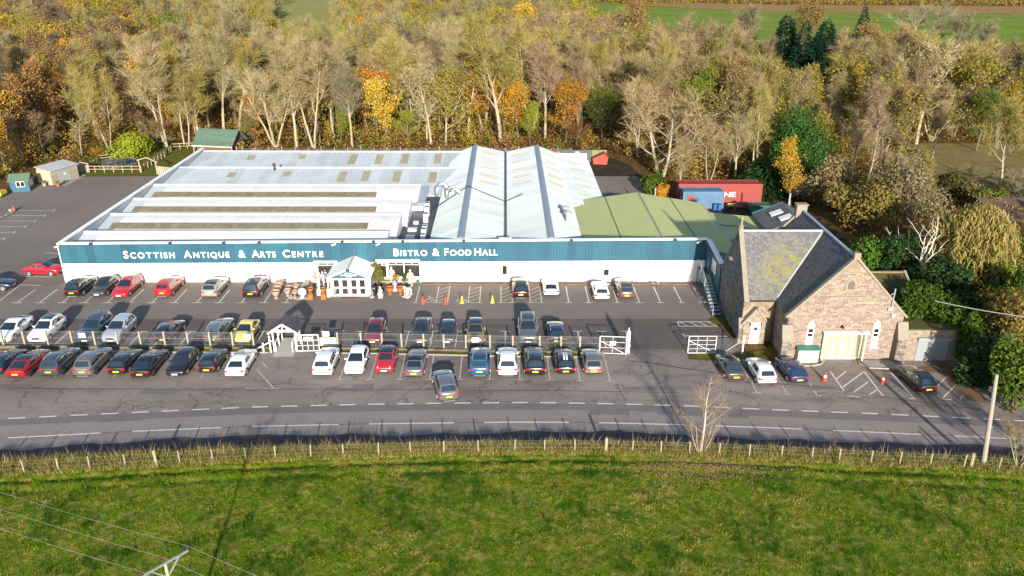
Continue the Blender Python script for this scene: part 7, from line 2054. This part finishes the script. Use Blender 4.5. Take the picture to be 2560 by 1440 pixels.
for a in (('shrub', 'dark evergreen hedge beside the last parking bay', 2440, 960, 820, 110, LF['dark'], 5500, .18),
          ('shrub', 'bright green laurel behind the church roof', 2160, 690, 575, 95, leafm('laurel_leaves', (.06, .13, .012)), 3200, .19),
          ('shrub', 'dark laurel east of the bright green one', 2235, 700, 590, 110, LF['dark'], 3200, .19),
          ('shrub', 'dark shrub mass under the dead tree', 2330, 735, 625, 150, LF['dark'], 4200, .19),
          ('shrub', 'green bramble mound near the willow', 2450, 740, 640, 150, LF['ivy'], 4500, .19),
          ('shrub', 'green laurel mass at the right picture edge', 2545, 800, 660, 130, LF['ivy'], 5000, .19),
          ('shrub', 'dark green holly at the right edge by the pole', 2530, 1030, 850, 130, LF['ivy'], 5500, .17),
          ('shrub', 'brown leaved scrub tree overhanging the right edge', 2530, 930, 690, 190, leafm('olive_scrub', (.19, .15, .04)), 5200, .16),
          ('shrub', 'golden brown shrub tall at the right edge', 2470, 870, 720, 120, leafm('bronze_leaves', (.22, .15, .035)), 3800, .16),
          ('shrub', 'green bush at the foot of the yard lane', 1632, 487, 425, 60, leafm('bush_leaves', (.075, .12, .015)), 2200, .2),
          ('shrub', 'orange leaved bush beside the green roof corner', 1655, 495, 455, 40, LF['orange'], 900, .2),
          ('shrub', 'tan twiggy scrub behind the church chimney', 2070, 520, 380, 150, leafm('tan_scrub', (.25, .19, .09)), 4200, .21),
          ('shrub', 'olive brown scrub right of the church chimney', 2150, 585, 440, 190, leafm('olive_scrub', (.19, .15, .04)), 5000, .21),
          ('shrub', 'grey brown scrub mass beyond the olive scrub', 2240, 585, 380, 190, leafm('grey_scrub', (.23, .18, .10)), 5000, .21),
          ('shrub', 'dark brown thicket left of the clearing', 2370, 500, 420, 130, leafm('dark_thicket', (.085, .075, .02)), 3000, .21),
          ('shrub', 'green undergrowth beside the barn', 2480, 540, 470, 110, leafm('fresh_scrub', (.12, .14, .025)), 2600, .2),
          ('shrub', 'tan bramble bank behind the outbuilding', 2010, 500, 440, 120, leafm('tan_scrub', (.25, .19, .09)), 2600, .2)):
    blob_px(*a, group=GS)
blob('shrub', 'broad glossy ivy mound covering the garage roof', (40.6, 69.6, 2.6), 3.3, 2.9, 4.0, LF['ivy'], 9000, .16, group=GS, stem=False, lump=10)
blob('shrub', 'dark ivy curtain hanging beside the roller door', (43.0, 66.4, 0), 1.9, 1.7, 5.2, LF['ivy'], 6000, .16, group=GS, lump=8)
blob('shrub', 'ivy covered tree stump behind the garage ivy', (45.8, 70.5, 0), 3.0, 3.0, 5.5, LF['dark'], 5000, .18, group=GS, lump=8)
blob('shrub', 'dark holly between ivy curtain and hedge', (45.4, 63.4, 0), 2.0, 2.6, 4.3, LF['dark'], 5000, .17, group=GS, lump=8)
blob('shrub', 'olive thorn bush above the hedge', (49.0, 66.5, 0), 3.2, 3.2, 6.2, leafm('thorn_leaves', (.17, .14, .035)), 5500, .16, group=GS, lump=9)
blob('shrub', 'green elder bush beyond the thorn bush', (50.5, 74.0, 0), 3.6, 3.4, 4.6, LF['ivy'], 5500, .18, group=GS, lump=9)
# the weeping willow
p = G(2412, 712); H = AtY(2412, 500, p.y).z
t = thing('willow_tree', (p.x, p.y, 0), 'weeping golden willow right of the dead tree', 'tree')
NOTED.append((p.x, p.y, 5))
r = random.Random(5)
mk('trunk', MB().tube([(0, 0, 0), (.2, .1, H * .4), (-.2, 0, H * .75)], [.4, .28, .1], 8), M_bark, t, local=True)
m = MB()
for i in range(6500):
    a = r.uniform(0, 6.28); rr = 5.4 * math.sqrt(r.random()) * (.84 + .16 * math.sin(3 * a + 1) + .10 * math.sin(7 * a))
    zt_ = H * (1 - .42 * (rr / 5.2) ** 2) * r.uniform(.9, 1.0); L = r.uniform(.35, 1.1)
    b = Vector((rr * math.cos(a), rr * math.sin(a), zt_ - r.random() * H * .42 * (.3 + rr / 5.2)))
    s = Vector((r.gauss(0, 1), r.gauss(0, 1), 0)).normalized() * .065; e = b + Vector((r.gauss(0, .3), r.gauss(0, .3), -L))
    m.quad(b - s, b + s, e + s * .4, e - s * .4)
mk('crown', m, LF['willow'], t, local=True, fix=False)
# pale dead tree
p = G(2290, 715); hd = AtY(2290, 585, p.y).z
tree('dead_tree', 'pale dead leafless tree standing in the dark shrubs', (p.x, p.y, 0), hd * 1.5, 'dead', 1, pm('bleached_wood', (.52, .47, .38), .8), pm('bleached_wood', (.52, .47, .38)), wide=1.1)
# roadside birch with multi-stem base
p = Vector((14.7, Yf(14.7) + .2, FIELD_Z - .1)); hb = AtY(1712, 938, p.y).z - p.z
t = thing('birch_tree', p, 'young white birch growing through the field fence', 'tree')
r = random.Random(11)
seg = [([Vector((0, 0, 0)), Vector((.08, 0, hb * .35)), Vector((.05, .05, hb * .7)), Vector((.22, 0, hb))], [.11, .075, .04, .01], 0)]
for i in range(8):
    a = r.uniform(0, 6.28); L = hb * r.uniform(.28, .5); e = Vector((math.cos(a) * L * .36, math.sin(a) * L * .36, L))
    seg.append(([Vector((math.cos(a) * .15, math.sin(a) * .15, 0)), e * .5 + Vector((math.cos(a) * .2, 0, 0)), e], [.035, .022, .006], 0))
seats = []
for i in range(14):
    z = hb * r.uniform(.25, .9); a = r.uniform(0, 6.28); L = (hb - z) * .35 + .4
    o = Vector((.06, 0, z)); e = o + Vector((math.cos(a) * L, math.sin(a) * L, L * .8)); seg.append(([o, o.lerp(e, .5) + Vector((0, 0, -.06)), e], [.02, .013, .005], 1))
for pts, rad, lev in list(seg[1:]):
    for w in (.35, .55, .75, .95): k = min(int(w * 2), 1); seats.append((pts[k].lerp(pts[k + 1], w * 2 - k), (pts[-1] - pts[0]).normalized(), 1))
mk('trunk', tubes_np(seg, (7, 4, 3)), M_birch, t, local=True, fix=False)
mk('crown', tri_twigs(seats, r, 16, .95, .016), pm('birch_twigs', (.22, .16, .11), .9), t, local=True, fix=False)
# ---- the wood: single trees as far as one can tell them apart, a mass beyond
def inpoly(x, y, poly):
    c = False; n = len(poly)
    for i in range(n):
        (x0, y0), (x1, y1) = poly[i], poly[(i + 1) % n]
        if (y0 > y) != (y1 > y) and x < (x1 - x0) * (y - y0) / (y1 - y0) + x0: c = not c
    return c
OUT = [[(50, 240), (70, 214), (150, 202), (420, 202), (600, 470), (600, 560), (180, 585), (60, 690), (20, 640)], [(-80, 283), (-60, 283), (-124, 660), (-175, 660)], [(70, 122), (140, 116), (150, 158), (78, 157), (64, 140)],
       [(13, 100), (13, 144), (20, 149), (25, 141), (27, 124), (45, 121.5), (48, 100)], [(86, 84), (112, 84), (112, 104), (86, 104)]]
def inwood(x, y):
    if any(inpoly(x, y, q) for q in OUT): return False
    if x < -49: return (y > 156.5) or (x < -74.5 and y > 136) or (x < -82 and y > 124)
    if x < 14: return y > 146.5
    if x < 47: return y > 121
    return y > 88
def near(x, y):
    # keep clear of the trees already placed, and leave them open to the south as they stand in the photograph
    return any((x - a) ** 2 + (y - b) ** 2 < rr * rr or (b - (30 if rr < 4.5 else 60) < y < b and abs(x - a * y / b) < max(2.6, rr * .75)) for a, b, rr in NOTED)
def species(px, r):
    k = r.random()
    if px < 420: tab = (('leaf', 'brown', .17), ('leaf', 'olive', .14), ('leaf', 'gold', .11), ('bare', 'purple', .19), ('bare', 'pale', .13), ('sparse', 'brown', .12), ('leaf', 'rust', .06), ('bare', 'olive', .08))
    elif px < 1250: tab = (('bare', 'pale', .25), ('bare', 'olive', .16), ('bare', 'tan', .12), ('bare', 'purple', .12), ('sparse', 'olive', .12), ('sparse', 'brown', .10), ('leaf', 'olive', .06), ('leaf', 'gold', .04), ('leaf', 'orange', .03))
    else: tab = (('bare', 'tan', .17), ('bare', 'rose', .14), ('bare', 'olive', .14), ('sparse', 'olive', .22), ('sparse', 'brown', .10), ('leaf', 'olive', .12), ('leaf', 'gold', .05), ('leaf', 'green', .03), ('bare', 'grey', .03))
    acc = 0
    for a, c, w in tab:
        acc += w
        if k < acc: return a, c
    return 'bare', 'pale'
ANCH = [(60, 'summerhouse'), (140, 'timber shed'), (230, 'garden pond'), (330, 'round lime bush'), (430, 'garden rail fence'), (560, 'green lodge'), (660, 'second rooflight'), (760, 'third rooflight'), (850, 'roof vent pipe'), (930, 'fourth rooflight'), (1000, 'sixth rooflight'),
        (1090, 'last rooflight'), (1190, 'western hall ridge'), (1280, 'hall valley'), (1350, 'eastern hall ridge'), (1440, 'dark sheet fence'), (1520, 'red skip'), (1610, 'yard lane'), (1700, 'blue container'), (1800, 'red container middle'), (1890, 'red container end'),
        (1960, 'slate outbuilding'), (2040, 'church chimney'), (2130, 'church gable'), (2220, 'laurels'), (2320, 'dead tree'), (2430, 'willow'), (2600, 'open barn')]
def where(x, y, px):
    a_ = min(ANCH, key=lambda q: abs(q[0] - px))[1]
    f0 = 146 if px < 1500 else 121
    return ('at the wood front behind the ' if y < f0 + 9 else 'just inside the wood behind the ' if y < f0 + 22 else 'halfway into the wood behind the ' if y < f0 + 42 else 'deep in the wood behind the ') + a_
def sized(h, w): return ('tall ' if h > 16.6 else 'short ' if h < 14 else '') + ('broad ' if w > 1.12 else 'narrow ' if w < .93 else '')
rt = random.Random(21)
near_pts, far_pts = [], []
y = 86.0
while y < 640:
    sp = 6.0 if y < 172 else (6.7 if y < 225 else 7.6 + (y - 225) * .012)
    hw_ = .66 * (y * .92 + 14) + 14
    x = -hw_ + rt.uniform(0, sp)
    while x < hw_:
        xx, yy = x + rt.uniform(-.42, .42) * sp, y + rt.uniform(-.42, .42) * sp
        if inwood(xx, yy) and not near(xx, yy):
            (near_pts if yy < 212 else far_pts).append((xx, yy))
        x += sp
    y += sp * .9
BF = ['ash', 'ash', 'fork', 'birch', 'ash', 'fork', 'multi', 'birch']
for xx, yy in near_pts:
    px, py, d = proj(xx, yy, 0); kind, colr = species(px, rt)
    scrub = xx > 38 and yy < 122
    if scrub: kind, colr = ('sparse', rt.choice(['olive', 'brown', 'green'])) if rt.random() < .6 else ('bare', rt.choice(['tan', 'olive', 'grey']))
    Hh = rt.uniform(12.5, 18.5) if not scrub else rt.uniform(4, 8)
    w_ = where(xx, yy, px)
    wide = rt.uniform(.85, 1.2) * (1.0 if not scrub else 1.4)
    if kind == 'bare':
        f = rt.choice(BF)
        if colr in ('rose', 'purple') and rt.random() < .45: f = 'birch'
        bark = M_birch if f == 'birch' and rt.random() < .3 else (M_barkp if rt.random() < .6 else M_bark)
        nm, lb = {'birch': ('birch_tree', 'slender bare birch'), 'multi': ('bare_tree', 'many-stemmed bare tree')}.get(f, ('bare_tree', {'pale': 'pale grey bare tree', 'olive': 'olive twigged bare tree', 'tan': 'tan twigged bare tree', 'purple': 'purple twigged bare tree', 'rose': 'rose brown bare tree', 'grey': 'grey bare tree'}[colr]))
        tree(nm, sized(Hh, wide) + lb + ' ' + w_, (xx, yy, -.06), Hh, f, rt.randrange(5 if f in ('ash', 'fork') else 3), bark, TW[colr], None, wide, group='bare trees of the wood')
    else:
        frm = rt.choice(['maple', 'oak', 'slim', 'maple'])
        tree('leafy_tree', sized(Hh, wide) + {'brown': 'brown leaved', 'olive': 'olive leaved', 'gold': 'golden leaved', 'rust': 'rust leaved', 'orange': 'orange leaved', 'green': 'green leaved'}[colr] + (' sparse' if kind == 'sparse' else '') + ' tree ' + w_,
             (xx, yy, -.06), Hh * (.9 if kind == 'leaf' else 1), ('leafy_' if kind == 'leaf' else 'sparse_') + frm, rt.randrange(4), M_bark if rt.random() < .6 else M_barkd, TW['olive'], LF[colr], wide, group='autumn trees of the wood')
_by = {}
for o in COL.objects:
    if o.get('group') in ('bare trees of the wood', 'autumn trees of the wood'): _by.setdefault(o['label'], []).append(o)
for lb, os_ in _by.items():
    if len(os_) > 1:
        os_.sort(key=lambda o: o.location.x / o.location.y)
        nm_ = {2: ['western', 'eastern'], 3: ['western', 'middle', 'eastern']}.get(len(os_), ['first', 'second', 'third', 'fourth', 'fifth', 'sixth', 'seventh', 'eighth', 'ninth'])
        for q, o in enumerate(os_):
            o['label'] = (nm_[min(q, len(nm_) - 1)] + ' ' + lb) if len(os_) < 4 else (nm_[min(q, len(nm_) - 1)] + ' from west, ' + lb)
            if len(o['label'].split()) > 16: o['label'] = o['label'].replace(' the ', ' ')
# far mass: low-detail trees joined into one object
def lod(form, seed):
    segs, seats, r = grow(seed, 16.0, HAB[form.split('_')[-1]])
    r.shuffle(seats)
    tr = tubes_np(segs, (4, 3, 3), 1)
    if form.split('_')[0] in ('leafy', 'sparse'):
        cr = leaf_quads(seats[:170], r, 4.4 if form[0] == 'l' else 2.6, .38, .8)
    else:
        cr = tri_twigs(seats[:190], r, 5, 2.0, .115, up=.35)
    fs = []
    for f in cr.f: fs += [f] if len(f) == 3 else [(f[0], f[1], f[2]), (f[0], f[2], f[3])]
    tf = []
    for f in tr.f: tf += [f] if len(f) == 3 else [(f[0], f[1], f[2]), (f[0], f[2], f[3])]
    return (np.array(tr.v, np.float32), np.array(tf, np.int32), np.array(cr.v, np.float32), np.array(fs, np.int32))
LODS = {f: [lod(f, 50 + k) for k in range(3)] for f in ('ash', 'birch', 'leafy_oak', 'leafy_maple', 'sparse_maple')}
mats_far = [M_bark, M_barkp] + [TW[k] for k in ('pale', 'olive', 'purple', 'tan', 'rose', 'grey')] + [LF[k] for k in ('brown', 'olive', 'gold', 'rust', 'orange', 'green')]
mi = {n: i for i, n in enumerate(['bark', 'barkp', 't_pale', 't_olive', 't_purple', 't_tan', 't_rose', 't_grey', 'l_brown', 'l_olive', 'l_gold', 'l_rust', 'l_orange', 'l_green'])}
VV, FFc, MM, off = [], [], [], 0
for xx, yy in far_pts:
    px, py, d = proj(xx, yy, 0)
    if not (-120 < px < 2680) or (yy > 540 and xx > 60): continue
    kind, colr = species(px, rt)
    f = rt.choice(['ash', 'ash', 'birch']) if kind == 'bare' else (rt.choice(['leafy_oak', 'leafy_maple']) if kind == 'leaf' else 'sparse_maple')
    tv_, tf_, cv_, cf_ = rt.choice(LODS[f])
    s = (rt.uniform(11, 17) if yy < 540 or xx < 60 else rt.uniform(5, 9)) / 16.0; w = s * (1 if yy < 540 or xx < 60 else 1.6) * rt.uniform(.95, 1.3); a = rt.uniform(0, 6.28)
    Rm = np.array([[math.cos(a) * w, -math.sin(a) * w, 0], [math.sin(a) * w, math.cos(a) * w, 0], [0, 0, s]], np.float32)
    for v_, f_, mm in ((tv_, tf_, mi['barkp'] if rt.random() < .5 else mi['bark']), (cv_, cf_, mi[('t_' if kind == 'bare' else 'l_') + colr])):
        VV.append(v_ @ Rm.T + np.array([xx, yy, -.06], np.float32)); FFc.append(f_ + off); MM.append(np.full(len(f_), mm, np.int32)); off += len(v_)
def np_mesh(name, V, F, mat_idx=None):
    me = bpy.data.meshes.new(name)
    me.vertices.add(len(V)); me.vertices.foreach_set('co', V.astype(np.float32).ravel())
    n = F.shape[1]
    me.loops.add(F.size); me.loops.foreach_set('vertex_index', F.astype(np.int32).ravel())
    me.polygons.add(len(F)); me.polygons.foreach_set('loop_start', np.arange(0, F.size, n, dtype=np.int32))
    if mat_idx is not None: me.polygons.foreach_set('material_index', mat_idx)
    me.update(); me.validate()
    return me
me = np_mesh('far_wood', np.concatenate(VV), np.concatenate(FFc), np.concatenate(MM))
for m_ in mats_far: me.materials.append(m_)
tag(mk('far_wood', me), 'autumn wood stretching to the far fields', 'wood', None, 'stuff')
print('TREES', TREEN[0], 'near', len(near_pts), 'far', len(far_pts), 'tris', len(me.polygons))
# undergrowth between the trunks
def scatter_quads(name, label, pts, mats, size, zr, per):
    V, M_ = [], []
    r = RNG
    P = np.repeat(np.array(pts, np.float32), per, axis=0)
    n = len(P)
    P[:, 0] += r.normal(0, 1.0, n); P[:, 1] += r.normal(0, 1.0, n)
    z = np.abs(r.normal(0, zr, n)) * .9 + .05
    c = np.stack([P[:, 0], P[:, 1], z], 1)
    nn = r.normal(0, 1, (n, 3)); nn[:, 2] += .6; nn[:, 1] -= .4; nn /= np.linalg.norm(nn, axis=1)[:, None]
    a = np.cross(nn, r.normal(0, 1, (n, 3))); a /= np.linalg.norm(a, axis=1)[:, None]; b = np.cross(nn, a)
    s = (r.uniform(.5, 1.3, n) * size)[:, None]
    V = np.stack([c - a * s, c - b * s * .7, c + a * s, c + b * s * .7], 1).reshape(-1, 3)
    F = np.arange(4 * n).reshape(-1, 4)
    gid = np.repeat(r.integers(0, len(mats), len(pts)), per)
    me = np_mesh(name, V, F, gid.astype(np.int32))
    for m_ in mats: me.materials.append(m_)
    return tag(mk(name, me), label, 'undergrowth', None, 'stuff')
ug = []
for _ in range(9000):
    xx, yy = rt.uniform(-125, 120), rt.uniform(88, 230)
    if inwood(xx, yy) and rt.random() < (.9 if yy < 175 else .45): ug.append((xx, yy))
scatter_quads('undergrowth', 'brown and olive undergrowth between the trees', ug, [LF['brown'], LF['olive'], LF['rust'], leafm('dead_bracken', (.20, .10, .035)), LF['ivy']], .17, 1.0, 16)

# understorey thicket along the front of the wood
tk = []
for _ in range(1500):
    xx, yy = rt.uniform(-110, 110), rt.uniform(100, 182)
    if inwood(xx, yy) and not any((xx - a) ** 2 + (yy - b) ** 2 < 4 for a, b, q in NOTED): tk.append((xx, yy))
def thicket(name, label, pts, mats):
    r = RNG; per = 95
    P = np.repeat(np.array(pts, np.float32), per, axis=0); n = len(P)
    hh = np.repeat(r.uniform(1.6, 5.2, len(pts)), per)
    u = r.random(n) ** .7; rad = (.35 + .9 * np.sin(np.pi * np.clip(u, .05, .97))) * hh * .30
    az = r.uniform(0, 6.28, n); rr = np.sqrt(r.random(n))
    c = np.stack([P[:, 0] + np.cos(az) * rad * rr, P[:, 1] + np.sin(az) * rad * rr, u * hh + .1], 1)
    nn = r.normal(0, 1, (n, 3)); nn[:, 2] += .5; nn[:, 1] -= .5; nn /= np.linalg.norm(nn, axis=1)[:, None]
    a = np.cross(nn, r.normal(0, 1, (n, 3))); a /= np.linalg.norm(a, axis=1)[:, None]; b = np.cross(nn, a)
    s_ = (r.uniform(.5, 1.3, n) * .135)[:, None]
    V = np.stack([c - a * s_, c - b * s_ * .7, c + a * s_, c + b * s_ * .7], 1).reshape(-1, 3)
    me = np_mesh(name, V, np.arange(4 * n).reshape(-1, 4), np.repeat(r.integers(0, len(mats), len(pts)), per).astype(np.int32))
    for m_ in mats: me.materials.append(m_)
    return tag(mk(name, me), label, 'undergrowth', None, 'stuff')
thicket('understorey', 'olive and gold saplings filling the wood front', tk, [LF['olive'], LF['brown'], LF['olive'], LF['green'], LF['olive'], LF['brown']])
gc_ = []
for _ in range(5200):
    xx, yy = rt.uniform(37, 90), rt.uniform(56, 96)
    if xx > 46.5 + max(0, (62 - yy) * .3) or (yy > 81.5 and xx > 36): gc_.append((xx, yy))
scatter_quads('ground_cover', 'dark ivy and bramble ground cover east of the church', gc_, [LF['ivy'], LF['dark'], LF['olive'], LF['brown'], LF['green']], .17, .75, 16)

hp = [(rt.uniform(60, 420), 0) for _ in range(900)]
hp = [(x_, 588 - (x_ - 100) * .06 + rt.uniform(0, 45)) for x_, q in hp]
scatter_quads('far_hedge', 'brown hedgerow trees along the far side of the meadow', hp, [LF['brown'], LF['olive'], LF['olive'], LF['rust']], .55, 3.2, 12)
# ================================================================== GRASS
def blades(name, label, P, H, W, lean, mats, gid):
    r = RNG; n = len(P)
    az = r.uniform(0, 6.28, n); h = H * r.uniform(.5, 1.25, n); w = W * r.uniform(.6, 1.3, n)
    lx, ly = r.normal(0, lean, n) * h, r.normal(0, lean, n) * h
    side = np.stack([np.cos(az) * w / 2, np.sin(az) * w / 2, np.zeros(n)], 1)
    tip = P + np.stack([lx, ly, h], 1)
    V = np.stack([P - side, P + side, tip], 1).reshape(-1, 3)
    me = np_mesh(name, V, np.arange(3 * n).reshape(-1, 3), gid.astype(np.int32))
    for m_ in mats: me.materials.append(m_)
    return tag(mk(name, me), label, 'grass', None, 'stuff')
def gm_(name, col): return pm(name, col, .8, island=.25, spec=.1, trans=.25)
G1, G2, G3, G4 = gm_('grass_green', (.140, .215, .008)), gm_('grass_deep', (.034, .104, .004)), gm_('grass_yellow', (.225, .235, .018)), gm_('grass_straw', (.33, .28, .08))
def patch(x, y):
    return (np.sin(x * .55 + 1.3 * np.sin(y * .41)) * np.sin(y * .62 + 1.1 * np.sin(x * .37 + 2)) + .6 * np.sin(x * 1.7 + y * 1.2) * np.sin(y * 1.5 - x * .8))
nt_ = 11500
X = RNG.uniform(-38, 40, nt_); D = RNG.uniform(.3, 24, nt_)
yf = np.array([Yf(x) for x in X]); Y_ = yf - D
vis = np.abs(X - .2) < (.66 * (Y_ * .92 + 14) + 3)
X, Y_, yf = X[vis], Y_[vis], yf[vis]
Z = np.array([fz(x, y) for x, y in zip(X, Y_)])
pt = patch(X, Y_)
rr = RNG.random(len(X))
pt2 = np.sin(X * .31 + 2 * np.sin(Y_ * .23)) * np.sin(Y_ * .44 + 1.7 * np.sin(X * .19 + 1)) + .7 * np.sin(X * 2.3 + 2.1 * np.sin(Y_ * 1.9)) * np.sin(Y_ * 2.6 + X * .5) + RNG.normal(0, .25, len(X))
gid = np.where(pt + RNG.normal(0, .2, len(X)) > .42, 1, np.where(pt2 > .85, 3, np.where(pt2 > .35, 2, 0)))
k_ = 22; nt_ = len(X)
th = np.repeat(RNG.uniform(.05, .17, nt_) * np.where(gid == 1, 1.35, 1.0), k_)
P_ = np.stack([np.repeat(X, k_) + RNG.normal(0, .15, nt_ * k_), np.repeat(Y_, k_) + RNG.normal(0, .13, nt_ * k_), np.repeat(Z, k_) - .02], 1)
blades('pasture_grass', 'short tufted green pasture grass of the near field', P_, th, .042, .75, [G1, G2, G3, G4], np.repeat(gid, k_))
# rank verge grass between fence and road
n = 90000
X = RNG.uniform(-44, 44, n); T = RNG.random(n) ** .8
yr = np.array([Yc(x) - 3.35 for x in X]); yf = np.array([Yf(x) for x in X])
Y_ = yf - .45 + (yr - yf + .35) * T
Z = np.array([fz(x, y) for x, y in zip(X, Y_)])
cl = np.sin(X * .7) * np.sin(X * 1.9 + 1) + .5 * np.sin(X * 4.1)
rr = RNG.random(n)
gid = np.where(rr < .44 + .14 * cl, 3, np.where(rr < .58, 2, np.where(rr < .80, 1, 4)))
Hh = .40 + .10 * cl
blades('verge_grass', 'rank straw and green grass on the road verge', np.stack([X, Y_, Z - .03], 1), Hh, .045, .38, [G1, G2, G3, G4, gm_('dead_dock', (.20, .12, .06))], gid)
n = 1500
X = RNG.uniform(-42, 42, n); Y_ = np.array([Yc(x) - 3.5 - RNG.random() * 1.2 for x in X]); Z = np.array([fz(x, y) for x, y in zip(X, Y_)])
blades('dead_stalks', 'tall dead weed stalks on the road verge', np.stack([X, Y_, Z], 1), 1.0, .035, .28, [gm_('dead_stalk', (.42, .33, .20)), gm_('dead_dock', (.15, .075, .04))], (RNG.random(n) < .45).astype(int))
# fallen leaves under the birch
n = 3500
c = np.stack([RNG.normal(15.2, 3.4, n), Yf(15) - 1.2 + RNG.normal(0, 1.0, n), np.zeros(n)], 1)
c[:, 2] = [fz(x, y) + .04 for x, y in c[:, :2]]
a = RNG.normal(0, 1, (n, 3)); a[:, 2] *= .3; a /= np.linalg.norm(a, axis=1)[:, None]; b = np.stack([-a[:, 1], a[:, 0], RNG.normal(0, .2, n)], 1)
V = np.stack([c - a * .05, c - b * .035, c + a * .05, c + b * .035], 1).reshape(-1, 3)
me = np_mesh('fallen_leaves', V, np.arange(4 * n).reshape(-1, 4)); me.materials.append(pm('fallen_birch_leaves', (.36, .20, .11), .8, island=.4))
tag(mk('fallen_leaves', me), 'pinkish fallen leaves under the young birch', 'leaves', None, 'stuff')
